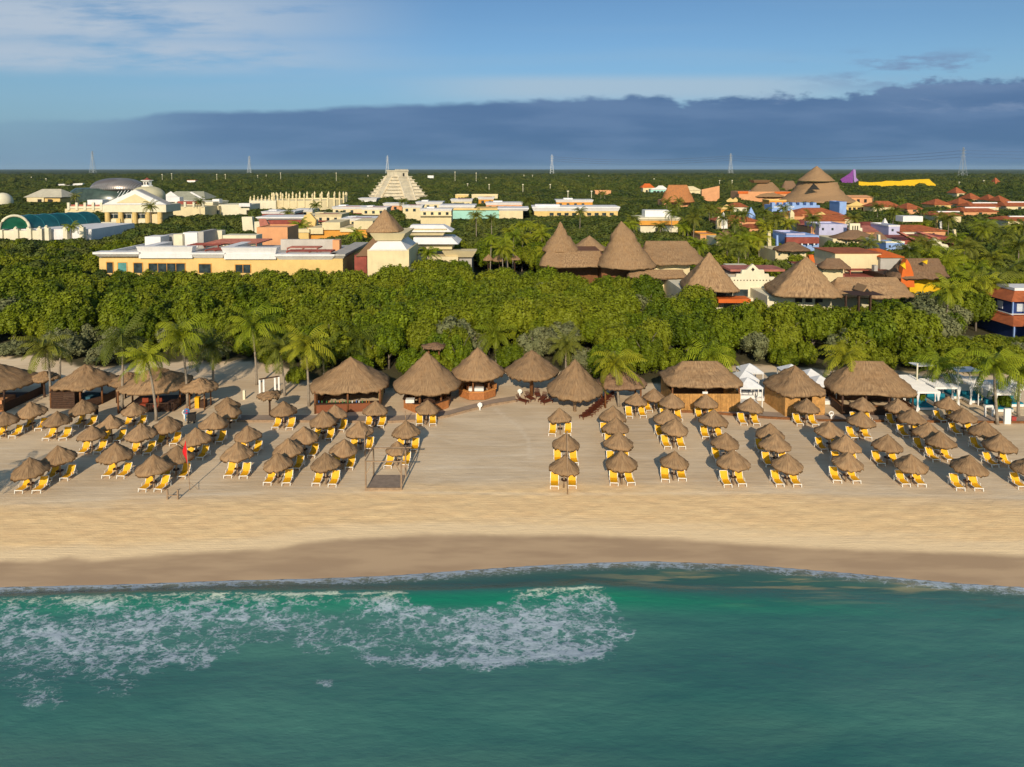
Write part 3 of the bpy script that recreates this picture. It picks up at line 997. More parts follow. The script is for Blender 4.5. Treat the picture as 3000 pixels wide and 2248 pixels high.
def huts():
    # bar with the square roof
    r, a, b, z1 = hut('beach_bar', 'square thatched beach bar with an open counter and rust brown front', 'beach bar', 1030, 1045, 915, 1142, 1158, 2.35, 0.85, p=2.9, rz=0.12, seed=11)
    w, dd = a * 0.80, b * 0.78
    MB().box(-w, w, -dd, -dd + .2, 0, 1.05).build('front_wall', M('rust_panel', lin(126, 74, 46), 0.7, 0.15, 2), r)
    MB().box(-w - .1, w + .1, -dd - .15, -dd + .35, 1.05, 1.12).build('counter_top', WOODD, r)
    MB().box(-w, w, dd - .2, dd, 0, 2.3).build('rear_wall', WOOD, r)
    MB().box(w - .2, w, -dd + 0.6, dd - .2, 0, 2.3).build('side_wall', M('straw_panel', lin(190, 158, 100), 0.9, 0.2, 3), r)
    MB().box(-w, -w + .2, -dd + .2, dd - .2, 0, 2.3).build('side_wall', WOOD, r)
    posts(r, [(-w, -dd), (w, -dd), (0, -dd), (-w, dd), (w, dd)], 2.6, .11)
    rr = random.Random(3)
    MB().box(-w * .95, w * .9, dd - .55, dd - .25, 1.1, 1.15).build('shelf', WOODO, r)
    for k in range(7):
        c = rr.choice([YELW, WHITE, SALM, ORAP, CREAM, WHITE])
        x = -w * .8 + k * w * .24
        MB().box(x, x + w * .17, dd - .5, dd - .3, 1.15, 1.15 + rr.uniform(.5, .9)).build('shelf_goods', c, r)
    bottles(r, -w * .85, w * .85, -dd + 0.05, 1.13, 16, 4)

    # round bar with the orange counter, nearer
    r, a, b, z1 = hut('round_bar', 'round thatched bar with an eight sided orange counter beside the square bar', 'beach bar', 1250, 1030, 1152, 1352, 1163, 2.4, 1.0, seed=12)
    P = ringpts(a * .70, b * .70, 8, math.pi / 8)
    counter(r, P + [P[0]], 1.05, WOODO, .12, WOODD)
    posts(r, ringpts(a * .62, b * .62, 6), 2.9, .12)
    MB().lathe(0, 0, [(a * .3, 0), (a * .3, 1.9)], 10).build('centre_cabinet', WOODD, r)
    MB().box(-a * .55, -a * .3, -b * .62, -b * .45, 1.1, 1.5).build('white_appliance', WHITE, r)
    # second round bar
    r, a, b, z1 = hut('round_bar', 'round thatched bar with orange counter and white cooler, beside the pale lamp post', 'beach bar', 1397, 1018, 1320, 1478, 1120, 2.7, 1.0, seed=13)
    P = ringpts(a * .72, b * .72, 8, math.pi / 8)
    counter(r, P + [P[0]], 1.05, WOODO, .12, M('board_orange', lin(222, 150, 84), .6), z0=0.12)
    posts(r, ringpts(a * .60, b * .60, 6), 3.0, .12)
    MB().box(-a * .3, a * .25, -b * .5, -b * .3, 0, 1.35).build('cooler', WHITE, r)
    MB().lathe(0, 0, [(a * .25, 0), (a * .25, 2.0)], 10).build('centre_cabinet', WOODD, r)
    # two single pole giant parasols
    r, a, b, z1 = hut('giant_parasol', 'giant thatched parasol on one thick pole beyond the open sand', 'beach parasol', 1565, 1025, 1478, 1637, 1119, 2.9, 1.0, seed=14, jag=.3)
    MB().tube([(0, 0, -.1), (0, 0, z1 - .2)], [.26, .2], 10).build('pole', WOOD, r, smooth=True)
    r, a, b, z1 = hut('giant_parasol', 'tallest giant thatched parasol, on a pale pole before the stacked dark chairs', 'beach parasol', 1685, 1052, 1600, 1768, 1178, 2.3, 1.0, seed=15, jag=.3)
    MB().tube([(0, 0, -.1), (0, 0, z1 - .2)], [.2, .16], 10).build('pole', WOODG, r, smooth=True)
    # hut behind the palm
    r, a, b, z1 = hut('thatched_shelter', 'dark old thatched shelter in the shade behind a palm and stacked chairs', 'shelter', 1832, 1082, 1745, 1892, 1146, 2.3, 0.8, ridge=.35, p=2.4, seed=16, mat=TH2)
    posts(r, [(-a * .7, -b * .7), (a * .7, -b * .7), (-a * .7, b * .7), (a * .7, b * .7)], 2.6)
    # long hip roofed store with vertical boards
    r, a, b, z1 = hut('boarded_hut', 'wide thatched hut with walls of upright orange brown boards', 'beach hut', 2050, 1058, 1935, 2163, 1140, 2.9, 0.72, ridge=.46, p=4.5, seed=17)
    w, dd = a * .86, b * .86
    mb = MB()
    n = 44
    for i in range(n):
        x0 = -w + 2 * w * i / n
        off = (i % 3) * .015
        mb.box(x0 + .01, x0 + 2 * w / n - .01, -dd - off, -dd + .08, 0, 2.15)
    mb.box(-w, w, -dd + .09, -dd + .12, 0, 2.1)
    mb.build('front_wall', BAMBOO, r)
    MB().box(-w, -w + .1, -dd + .13, dd, 0, 2.15).build('side_wall', BAMBOO, r)
    MB().box(w - .1, w, -dd + .13, dd, 0, 2.15).build('side_wall', BAMBOO, r)
    MB().box(-w, w, dd, dd + .1, 0, 2.6).build('rear_wall', WOODD, r)
    posts(r, [(-w * .98, -dd * .9), (0, -dd * .9), (w * .98, -dd * .9)], 3.0, .1)
    MB().box(-.5, .1, -dd - .12, -dd - .02, 2.2, 2.45).build('flood_lamp', WHITE, r)
    # bamboo hut with a window
    r, a, b, z1 = hut('bamboo_hut', 'bamboo walled hut with a pyramid thatched roof and open hatch', 'beach hut', 2330, 1070, 2250, 2402, 1166, 2.35, 1.0, p=3.4, rz=0.10, seed=18)
    w, dd = a * .80, b * .80
    MB().box(-w, -w * .25, -dd, -dd + .1, 0, 2.5).box(w * .35, w, -dd, -dd + .1, 0, 2.5).box(-w * .25, w * .35, -dd, -dd + .1, 0, 1.1).build('front_wall', BAMBOO, r)
    MB().box(-w, -w + .1, -dd + .11, dd, 0, 2.5).build('side_wall', BAMBOO, r)
    MB().box(w - .1, w, -dd + .11, dd, 0, 2.5).build('side_wall', BAMBOO, r)
    MB().box(-w + .1, w - .1, dd - .1, dd, 0, 2.5).build('rear_wall', WOODD, r)
    MB().bar((-w * .25, -dd - .02, 1.14), (w * .35, -dd - .02, 1.14), .3, .05).build('hatch_shelf', WOODG, r)
    # big hip roofed bar on the right
    r, a, b, z1 = hut('beach_bar', 'largest hip roofed thatched bar with a dark open front', 'beach bar', 2545, 1058, 2418, 2663, 1164, 2.35, 0.62, ridge=.36, p=4.0, rz=-0.06, seed=19)
    w, dd = a * .80, b * .80
    posts(r, [(-w, -dd), (-w * .33, -dd), (w * .33, -dd), (w, -dd), (-w, dd), (w, dd)], 2.6, .12, WOODD)
    counter(r, [(-w, dd * .4), (-w, -dd), (w, -dd), (w, dd * .4)], 1.05, WOODD, .15, WOOD)
    MB().box(-w, w, dd - .1, dd, 0, 2.5).build('rear_wall', WOODD, r)
    MB().box(-w * .7, w * .7, dd - .5, dd - .12, 1.3, 1.36).build('shelf', WOOD, r)
    # left hand massage huts
    r, a, b, z1 = hut('massage_hut', 'thatched hut with an orange railing, cut by the edge of the picture', 'beach hut', -20, 1060, -140, 98, 1158, 2.3, 0.8, p=2.6, seed=20)
    w, dd = a * .78, b * .78
    posts(r, [(-w, -dd), (0, -dd), (w, -dd), (w, dd), (-w, dd)], 2.6, .11, WOODD)
    counter(r, [(-w, -dd), (w, -dd)], .9, WOODO, .08, None, 'railing')
    counter(r, [(w, -dd), (w, dd)], 1.0, WOODD, .08, None, 'railing')
    MB().box(-w, w, -dd, dd, .02, .22).build('deck', WOODD, r)
    MB().box(w * .1, w * .6, -dd * .5, dd * .2, .22, .8).build('massage_table', SALM, r)
    r, a, b, z1 = hut('massage_hut', 'steep thatched hut behind the dark plank booth', 'beach hut', 246, 1067, 172, 330, 1148, 2.3, 0.95, p=2.5, rz=-.1, seed=21)
    w, dd = a * .78, b * .78
    posts(r, [(-w, -dd), (w * .5, -dd), (w, dd), (-w, dd), (w, -dd * .2)], 2.6, .1)
    MB().box(-w, w, -dd, dd, .02, .2).build('deck', WOODD, r)
    counter(r, [(w * .5, -dd), (w, -dd * .2), (w, dd)], .95, WOODD, .08, None, 'railing')
    MB().box(-w * .3, w * .5, -dd * .3, dd * .4, .2, .85).build('massage_table', M('blue_sheet', (.03, .10, .14), .8), r)
    r, a, b, z1 = hut('massage_hut', 'wide thatched hut with dark railings and rust red furniture inside', 'beach hut', 465, 1076, 362, 552, 1158, 2.3, 0.85, p=3.2, rz=.1, seed=22, ridge=.05)
    w, dd = a * .80, b * .80
    posts(r, [(-w, -dd), (w * .45, -dd), (w, -dd * .3), (w, dd), (-w, dd)], 2.6, .1)
    MB().box(-w, w, -dd, dd, .02, .2).build('deck', WOODD, r)
    for x, k in ((-w * .4, 1), (w * .1, 2)):
        MB().box(x, x + .7, -dd * .6, -dd * .6 + .75, .2, .62).build('armchair', M('rust_sofa', lin(140, 60, 34), .7), r)
        MB().box(x, x + .7, -dd * .6 + .76, -dd * .6 + .9, .2, 1.1).build('chair_back', M('rust_sofa', lin(140, 60, 34), .7), r)
    mb = MB()
    for k in range(14):
        x = w * .0 + w * k / 14
        mb.box(x, x + .05, -dd - .03, -dd + .03, .1, 1.0)
    for k in range(20):
        y = -dd * 1 + 2 * dd * k / 20
        mb.box(w - .03, w + .03, y, y + .05, .1, 1.05)
    mb.box(0, w, -dd - .04, -dd + .04, 1.0, 1.08).box(w - .04, w + .04, -dd + .05, dd, 1.05, 1.12)
    mb.build('railing', WOODD, r)
    r, a, b, z1 = hut('thatched_shelter', 'thatched shelter half hidden behind the wide massage hut', 'shelter', 385, 1090, 322, 432, 1138, 2.2, 0.9, seed=23)
    posts(r, ringpts(a * .6, b * .6, 4, .78), 2.5, .1, WOODD)
    r, a, b, z1 = hut('thatched_shelter', 'four posted thatched shelter over stacked yellow and brown gear', 'shelter', 575, 1107, 535, 638, 1156, 2.2, 0.9, p=2.2, seed=24)
    posts(r, ringpts(a * .6, b * .6, 4, .78), 2.5, .08)
    MB().box(-.5, 0, -.4, .1, 0, 1.3).build('yellow_board', YEL, r)
    MB().box(.1, .7, -.3, .3, 0, .9).build('rack', WOODD, r)
    r, a, b, z1 = hut('beach_parasol_large', 'lone thatched parasol far left behind the palms, seen against bare sand', 'beach parasol', 126, 1087, 90, 168, 1124, 2.3, 1.0, seed=25)
    MB().tube([(0, 0, -.1), (0, 0, z1 - .2)], [.14, .1], 8).build('pole', WOODD, r)
    r, a, b, z1 = hut('beach_parasol_large', 'small thatched parasol in front of the white gate frame', 'beach parasol', 790, 1146, 757, 823, 1175, 2.2, 1.0, seed=26)
    MB().tube([(0, 0, -.1), (0, 0, z1 - .2)], [.12, .1], 8).build('pole', WOODD, r)
    # the tip of a roof among the trees
    r, a, b, z1 = hut('hidden_palapa', 'grey thatched roof tip rising out of the trees behind the round bars', 'shelter', 1273, 1004, 1238, 1308, 1028, 4.2, 1.0, seed=27, mat=TH2)
    posts(r, ringpts(a * .6, b * .6, 4, .78), 4.0)


huts()


def props():
    # dark plank booth
    x, Y = gnd(190, 1199, 0)
    r = empty('plank_booth', (x, Y, 0), 0.0, 'dark plank booth with a sloping board roof before the steep hut', 'booth')
    mb = MB()
    for k in range(8): mb.box(-1.6, 1.2, 0, .06, .05 + k * .25, .27 + k * .25)
    mb.build('front_wall', WOODD, r)
    MB().box(-1.6, -1.54, .07, 2.0, 0, 2.0).build('side_wall', WOODD, r)
    MB().box(1.14, 1.2, .07, 1.0, 0, 2.0).build('side_wall', WOODD, r)
    MB().add([(-1.7, -.2, 2.02), (1.3, -.2, 2.02), (1.5, 2.2, 2.6), (-1.5, 2.2, 2.6), (-1.7, -.2, 2.1), (1.3, -.2, 2.1), (1.5, 2.2, 2.68), (-1.5, 2.2, 2.68)],
             [(0, 3, 2, 1), (4, 5, 6, 7), (0, 1, 5, 4), (1, 2, 6, 5), (2, 3, 7, 6), (3, 0, 4, 7)]).build('roof', WOODD, r)
    # white gate frame
    x, Y = gnd(790, 1165, 0)
    r = empty('gate_frame', (x, Y, 0), 0.12, 'white posted gate frame with a dark beam behind the small parasol', 'gate')
    for xx, yy in ((-1.15, 0), (-.75, .3), (.55, .6), (.95, .9)):
        MB().box(xx - .11, xx + .11, yy - .11, yy + .11, 0, 2.3).build('post', WHITE, r)
    MB().bar((-1.2, 0, 2.36), (1.0, .95, 2.36), .16, .12).build('beam', WOODD, r)
    x, Y = gnd(716, 1170, 0)
    r = MB().box(-.14, .14, -.14, .14, 0, 1.15).build('marker_post', CREAML, smooth=False)
    r.location = (x, Y, 0)
    tag(r, 'short pale square post standing on the sand beside the white gate frame', 'post')
    # bench rail
    x, Y = gnd(506, 1463, 0)
    r = empty('barrier', (x, Y, 0), 0, 'low wooden barrier of two posts and a rail near the red flag', 'barrier')
    for xx in (-.45, .45): MB().box(xx - .06, xx + .06, -.06, .06, 0, .85).build('post', WOODG, r)
    MB().box(-.39, .39, -.03, .03, .30, .38).build('rail', WOODG, r)
    # red flag
    x, Y = gnd(556, 1436, 0)
    zt = at(549, 1272, Y)[1]
    r = empty('flagpole', (x, Y, 0), 0, 'slim pale pole on the sand carrying the red flag', 'flagpole')
    MB().tube([(0, 0, -.1), (-.22, 0, zt)], [.045, .035], 6).build('pole', WOODG, r)
    MB().tube([(-.02, 0, .7), (.75, 0, .05)], [.02, .02], 5).build('guy_line', WOODG, r)
    fl = MB()
    vs, fs = [], []
    n = 12
    for i in range(n + 1):
        t = i / n
        z = zt - .45 - 1.95 * t
        wd = .10 + .26 * math.sin(math.pi * min(1, t * 1.15)) ** .8
        x0 = -.19 + .09 * t
        for k in range(4):
            vs.append((x0 - wd * k / 3 + .02 * math.sin(i), .05 * math.sin(k * 2.1 + i * .8), z - .10 * k))
    for i in range(n):
        for k in range(3):
            a = i * 4 + k
            fs.append((a, a + 1, a + 5, a + 4))
    o = fl.add(vs, fs).build('red_flag', RED, None, smooth=True)
    o.location = (x, Y, 0)
    md = o.modifiers.new('thickness', 'SOLIDIFY'); md.thickness = .015
    tag(o, 'limp red warning flag hanging from the slim beach pole', 'flag')
    # plain tall poles
    for (px, py, pt, lab) in ((1663, 1446, 1266, 'tall bare pole standing before the single file of parasols'),
                              (1070, 1338, 1264, 'bare pole beside the wooden swing frame'),
                              (1189, 1240, 1206, 'short leaning pole by the path edge in front of the round bar')):
        x, Y = gnd(px, py, 0)
        zt = at(px, pt, Y)[1]
        o = MB().tube([(0, 0, -.1), (-.06, 0, zt)], [.055, .045], 7).lathe(-.06, 0, [(.07, zt), (.07, zt + .05)], 8).build('wooden_pole', WOODG, smooth=True)
        o.location = (x, Y, 0)
        tag(o, lab, 'pole')
    for (px, py, pt, lab) in ((52, 1120, 1049, 'white pole at the far left edge of the bare sand'),):
        pass
    # wooden swing / massage frame
    (xa, Ya), (xb, Yb) = gnd(1072, 1436, 0), gnd(1176, 1436, 0)
    (xc, Yc), (xd, Yd) = gnd(1092, 1399, 0), gnd(1183, 1399, 0)
    hh = at(1072, 1354, Ya)[1]
    r = empty('timber_frame', ((xa + xb) / 2, Ya, 0), 0, 'open timber frame with a plank floor on the sand beside the lane', 'timber frame')
    l = r.location
    W = (xb - xa) / 2; D = Yc - Ya + .3
    for x, y in ((-W, 0), (W, 0), (-W + .12, D), (W - .05, D)):
        MB().tube([(x, y, -.1), (x, y, hh)], [.085, .075], 7).build('post', WOODG, r)
    for x, y in ((-W + .45, 0.05), (W - .4, .05)):
        pass
    MB().bar((-W - .1, 0, hh + .05), (W + .45, 0, hh + .05), .09).build('beam', WOODG, r)
    MB().bar((-W - .1, D, hh + .1), (W + .5, D, hh + .15), .1).build('beam', WOODG, r)
    MB().bar((-W, -.2, hh + .2), (-W + .1, D + .3, hh + .22), .09).build('beam', WOODG, r)
    MB().bar((W, -.2, hh + .2), (W - .05, D + .3, hh + .22), .09).build('beam', WOODG, r)
    MB().bar((-W, 0, hh * .55), (-W + .6, 0, hh), .06).build('brace', WOODG, r)
    MB().bar((W, 0, hh * .55), (W - .6, 0, hh), .06).build('brace', WOODG, r)
    MB().box(-W + .1, W - .1, .15, D - .05, .02, .12).build('floor', M('grey_deck', lin(140, 122, 106), .9, .15, 2), r)
    MB().box(-W, W, -.08, .08, .02, .22).build('sill', WOODG, r)
    # pale keyhole shaped lamps / speakers on posts
    for (px, py, pt, lab) in ((1406, 1202, 1181, 'pale keyhole shaped lamp post on the path edge before the round bars'),
                              (1523, 1160, 1141, 'pale round topped lamp post between the round bar and giant parasol'),
                              (2435, 1228, 1206, 'pale ring shaped lamp post in front of the hip roofed bar'),
                              (541, 1228, 1203, 'pale ring shaped lamp post beside the person with the cart')):
        x, Y = gnd(px, py, 0)
        zt = at(px, pt, Y)[1]
        r = empty('path_lamp', (x, Y, 0), 0, lab, 'lamp post', 'pale lamp posts along the beach path')
        MB().tube([(0, 0, -.05), (0, 0, zt - .3)], [.13, .09], 8).build('post', WHITE, r, smooth=True)
        m = MB()
        n = 14
        R = .24
        ring = [(R * math.cos(2 * math.pi * k / n), 0, zt - .24 + R * math.sin(2 * math.pi * k / n)) for k in range(n + 1)]
        m.tube(ring, .075, 6)
        if 'ring' not in lab: m.lathe(0, 0, [(.05, zt - .45), (.22, zt - .32), (.24, zt - .2), (.15, zt - .05), (.03, zt)], 10, sy=.4)
        m.build('head', WHITE, r, smooth=True)
    # people
    skin = M('skin', lin(150, 100, 72), .6)

    def person(px, py, label, shirt, legs, rz=0.0, hat=None, bend=0.0, hgt=1.7):
        x, Y = gnd(px, py, 0)
        k = hgt / 1.7
        r = empty('person', (x, Y, 0.01), rz, label, 'person')
        me = bpy.data.meshes.new('body')
        J = [(0, 0, .95), (0, 0, 1.2), (0, bend * -.1, 1.42), (0, bend * -.14, 1.52), (0, bend * -.16, 1.64),
             (.19, bend * -.1, 1.40), (.27, -.05, 1.15), (.24, -.2 - bend * .2, .98), (-.19, bend * -.1, 1.40), (-.27, 0, 1.14), (-.25, -.1, .9),
             (.1, 0, .90), (.13, -.08, .5), (.13, .02, .08), (.13, -.12, .03), (-.1, 0, .90), (-.13, .1, .5), (-.13, .2, .1), (-.13, .08, .03)]
        R = [.16, .15, .16, .06, .10, .075, .05, .035, .075, .05, .035, .10, .07, .045, .04, .10, .07, .045, .04]
        E = [(0, 1), (1, 2), (2, 3), (3, 4), (2, 5), (5, 6), (6, 7), (2, 8), (8, 9), (9, 10), (0, 11), (11, 12), (12, 13), (13, 14), (0, 15), (15, 16), (16, 17), (17, 18)]
        me.from_pydata([tuple(c * k for c in p) for p in J], E, [])
        me.materials.append(legs)
        o = link('body', me, r)
        sk = o.modifiers.new('skin', 'SKIN')
        for i, v in enumerate(me.skin_vertices[0].data if me.skin_vertices else []):
            v.radius = (R[i] * k, R[i] * k)
        if not me.skin_vertices:
            bpy.context.view_layer.update()
        o.modifiers.new('sub', 'SUBSURF').levels = 1
        o.modifiers['sub'].render_levels = 2
        MB().lathe(0, 0, [(.14 * k, .92 * k), (.20 * k, .98 * k), (.18 * k, 1.2 * k), (.215 * k, 1.38 * k), (.10 * k, 1.48 * k)], 12, sy=.75).build('shirt', shirt, r, smooth=True)
        MB().lathe(0, bend * -.16, [(.03, 1.54 * k), (.085, 1.57 * k), (.10, 1.65 * k), (.085, 1.74 * k), (.02, 1.78 * k)], 10).build('head', skin, r, smooth=True)
        if hat: MB().lathe(0, bend * -.16, [(.10, 1.69 * k), (.105, 1.74 * k), (.09, 1.79 * k), (.02, 1.82 * k)], 10).build('cap', hat, r, smooth=True)
        return r
    person(548, 1236, 'person in a red top and blue trousers pushing a dark cart', M('red_shirt', (.5, .03, .04), .8), M('blue_trousers', (.02, .2, .42), .8), .4, None, .4)
    person(284, 1237, 'person in dark clothes walking behind a thatched parasol on the left', M('dark_shirt', (.05, .04, .05), .8), M('dark_trousers', (.02, .02, .03), .8), -.3, DARK, 0, 1.72)
    person(1098, 1252, 'person in dark clothes standing between two yellow loungers by the path', M('dark_shirt2', (.06, .03, .03), .8), M('dark_trousers', (.02, .02, .03), .8), .2, DARK, 0)
    x, Y = gnd(562, 1238, 0)
    r = empty('service_cart', (x, Y, 0), .3, 'boxy dark service cart pushed along the sand', 'cart')
    MB().box(-.4, .4, -.3, .3, .25, 1.05).build('body', DARK, r)
    for sx in (-.3, .3):
        o = MB().lathe(0, 0, [(.14, -.03), (.14, .03)], 12).build('wheel', M('black_rubber', (.015, .015, .015), .7), r)
        o.rotation_euler = (math.pi / 2, 0, 0); o.location = (sx, -.33, .14)
    # dark wooden chairs under and beside the giant parasols
    def dark_lounger():
        r = empty('dark_lounge_chair', (0, 0, 0))
        c = M('dark_red_wood', lin(96, 48, 30), .6, .2, 4)
        f = MB()
        for sx in (-.3, .3):
            f.bar((sx, -.85, .32), (sx, .85, .32), .06, .07)
            for y in (-.75, .6): f.bar((sx, y, .3), (sx, y, 0), .07)
        f.build('frame', c, r)
        s = MB()
        for k in range(12): s.box(-.3, .3, -.85 + k * .1, -.78 + k * .1, .36, .39)
        s.build('seat', c, r)
        s = MB()
        for k in range(7): s.bar((-.3, .38 + k * .07, .40 + k * .07), (.3, .38 + k * .07, .40 + k * .07), .07, .03)
        s.build('backrest', c, r)
        return r
    pr = dark_lounger()
    first = True
    spots = []
    for k, (px, py, rz) in enumerate(((1530, 1180, .9), (1552, 1172, .5), (1590, 1174, -.4), (1603, 1182, -.9), (1575, 1163, 0.1))):
        spots.append((px, py, rz, 0, ('dark wooden lounge chair %s around the far giant parasol' % ('number five at the back', 'second from the left', 'third from the left', 'rightmost', 'hidden furthest back')[k])
                      if k else 'dark wooden lounge chair leftmost around the far giant parasol'))
    for k in range(9):
        t = k / 8
        spots.append((1718 + 72 * t, 1224 - 62 * t, -.95, 1, 'dark lounge chair %s from the near end of the slanting parked line' % ORD[k]))
    for px, py, rz, g, lab in spots:
        x, Y = gnd(px, py, 0)
        o = pr if first else copy_tree(pr)
        first = False
        o.location = (x, Y, .02); o.rotation_euler = (0, 0, rz)
        tag(o, lab, 'lounge chair', 'dark chairs parked beside the giant parasol' if g else 'dark chairs around the far giant parasol')
    # square white canopies with white daybeds
    def canopy(px, py, w, hgt, lab, grp, mat=WHITEF, cush=WHITEF, trell=False):
        x, Y = gnd(px, py, hgt)
        r = empty('cabana', (x, Y, 0), 0, lab, 'cabana', grp)
        if trell:
            m = MB()
            for i in range(11):
                t = -w + 2 * w * i / 10
                m.box(t - .07, t + .07, -w, w, hgt, hgt + .07)
            m.box(-w - .05, w + .05, -w - .09, -w - .01, hgt - .15, hgt + .05)
            m.box(-w - .05, w + .05, w + .01, w + .09, hgt - .15, hgt + .05)
            m.build('slatted_roof', WHITE, r)
            mb = MB()
            for i in range(9):
                t = -w + 2 * w * i / 8
                mb.box(-w, w, t - .06, t + .06, hgt + .073, hgt + .13)
            mb.build('cross_slats', WHITE, r)
        else:
            MB().frus((-w, w, -w, w), (-.05, .05, -.05, .05), hgt - .05, hgt + .75).build('fabric_roof', mat, r)
            MB().frus((-w * .98, w * .98, -w * .98, w * .98), (-w, w, -w, w), hgt - .25, hgt - .053).build('valance', mat, r)
        for sx in (-1, 1):
            for sy in (-1, 1):
                MB().box(sx * (w - .1) - .05, sx * (w - .1) + .05, sy * (w - .1) - .05, sy * (w - .1) + .05, 0, hgt - .05).build('post', WHITE, r)
        if trell:
            for sx in (-1, 1):
                n = 7
                vs, fs = [], []
                for i in range(n + 1):
                    t = i / n
                    ww = .28 * abs(t - .45) * 2 + .06
                    for k in range(3): vs.append((sx * (w - .1) + (k - 1) * ww * .6, -w + .02 - .05 * (k == 1), .1 + (hgt - .2) * t))
                for i in range(n):
                    for k in range(2): fs.append((i * 3 + k, i * 3 + k + 1, i * 3 + k + 4, i * 3 + k + 3))
                o = MB().add(vs, fs).build('curtain', WHITEF, r)
                md = o.modifiers.new('t', 'SOLIDIFY'); md.thickness = .04
        b = tag(empty('daybed', (x, Y, 0)), 'daybed ' + lab.replace('cabana', 'under the cabana', 1) if False else None)
        b.parent = r; b.location = (0, 0, 0)
        MB().box(-w * .75, w * .75, -w * .7, w * .6, .1, .38).build('base', WHITE, b)
        MB().box(-w * .72, w * .72, -w * .67, w * .57, .384, .56).build('mattress', cush, b)
        MB().box(-w * .72, w * .72, w * .35, w * .55, .563, .95).build('bolster', cush, b)
        return r
    gA = 'white peaked canopies behind the thatched huts'
    canopy(2196, 1082, 1.35, 2.6, 'white peaked cabana furthest back, right of the boarded hut', gA)
    canopy(2182, 1103, 1.35, 2.6, 'white peaked cabana in the middle of the stack by the boarded hut', gA)
    canopy(2190, 1124, 1.40, 2.6, 'white peaked cabana nearest the boarded hut, with white chairs before it', gA)
    canopy(2318, 1084, 1.35, 2.6, 'white peaked cabana hidden behind the bamboo hut roof', gA)
    canopy(2375, 1098, 1.30, 2.6, 'grey white peaked cabana just right of the bamboo hut apex', gA)
    canopy(2402, 1118, 1.45, 2.6, 'white peaked cabana between the bamboo hut and hip roofed bar', gA)
    gB = 'white slatted cabanas with teal cushions'
    for i, (px, py, w, lab) in enumerate(((2655, 1112, 1.4, 'white slatted cabana against the end of the hip roofed bar'),
                                      (2700, 1138, 1.3, 'white slatted cabana with white curtains behind the small leafy bush'),
                                      (2752, 1124, 1.5, 'white slatted cabana behind a slim palm, its teal mattress showing'),
                                      (2855, 1118, 1.55, 'white slatted cabana with tied curtains and a dark teal daybed'),
                                      (2925, 1142, 1.45, 'shaded slatted cabana behind the palm beside the white board'),
                                      (2955, 1128, 1.5, 'white slatted cabana furthest right under the palms'),
                                      (2800, 1108, 1.3, 'small grey shaded cabana between the slim palm and tied curtains'))):
        canopy(px, py, w, 2.4, lab, gB, cush=TEAL, trell=True)
    # flat shade sails on posts
    for (px, py, w, hgt, lab) in ((2703, 1068, 1.3, 4.2, 'flat grey shade sail on a tall pale post'), (2825, 1083, 1.6, 4.0, 'flat grey shade sail on thin posts, nearer the palms')):
        x, Y = gnd(px, py, hgt)
        r = empty('shade_sail', (x, Y, 0), .1, lab, 'shade sail')
        MB().box(-w, w, -w * .6, w * .6, hgt, hgt + .05).build('sail', WHITEF, r)
        MB().tube([(-w, -w * .6, 0), (-w, -w * .6, hgt + .4)], .09, 7).build('post', CREAML, r)
        MB().tube([(w, -w * .6, 0), (w, -w * .6, hgt)], .05, 7).build('post', CREAML, r)
        MB().tube([(w, w * .6, 0), (w, w * .6, hgt)], .05, 7).build('post', CREAML, r)
    # white armchairs near the canopies
    k = 0
    for (px, py) in ((2165, 1152), (2190, 1152), (2212, 1152), (2168, 1170), (2186, 1170), (2206, 1172), (2226, 1174), (2410, 1168), (2425, 1172)):
        x, Y = gnd(px, py, 0)
        r = empty('white_armchair', (x, Y, 0), 0.05 * (k % 3 - 1), 'white cushioned armchair %s' %
                  (('%s from the boarded hut in the rear line of chairs' % ORD[k]) if k < 3 else ('%s from the boarded hut in the front line of chairs' % ORD[k - 3]) if k < 7 else
                   ('beside the bamboo hut, nearer the bar' if k == 8 else 'beside the bamboo hut, close to its wall')), 'armchair', 'white armchairs beside the huts')
        MB().box(-.36, .36, -.36, .30, .08, .42).build('seat', WHITEF, r)
        MB().box(-.36, .36, .304, .45, .08, .95).build('backrest', WHITEF, r)
        MB().box(-.45, -.364, -.36, .45, .08, .6).build('armrest', WHITEF, r)
        MB().box(.364, .45, -.36, .45, .08, .6).build('armrest', WHITEF, r)
        k += 1
    # white board, arch frame and crate at the right edge
    x, Y = gnd(2950, 1242, 0)
    MBo = MB().box(-.35, .35, -.12, .12, 0, 1.75).build('white_board', WHITE); MBo.location = (x, Y, 0)
    tag(MBo, 'upright white board standing on the sand at the right edge', 'board')
    x, Y = gnd(2896, 1221, 0)
    r = empty('white_arch_frame', (x, Y, 0), .1, 'low white arched frame in front of the right hand cabanas', 'frame')
    for sx in (-.45, .45): MB().box(sx - .08, sx + .08, -.08, .08, 0, 1.1).build('leg', WHITE, r)
    MB().prism([(-.55, 1.1), (.55, 1.1), (.45, 1.35), (-.45, 1.35)], -.08, .08).build('crossbar', WHITE, r)
    x, Y = gnd(2967, 1236, 0)
    o = MB().box(-.25, .25, -.2, .2, 0, .55).box(-.27, .27, -.22, .22, .552, .62).build('red_crate', M('red_paint', (.35, .05, .04), .6)); o.location = (x, Y, 0)
    tag(o, 'small dull red crate beside the upright white board', 'crate')
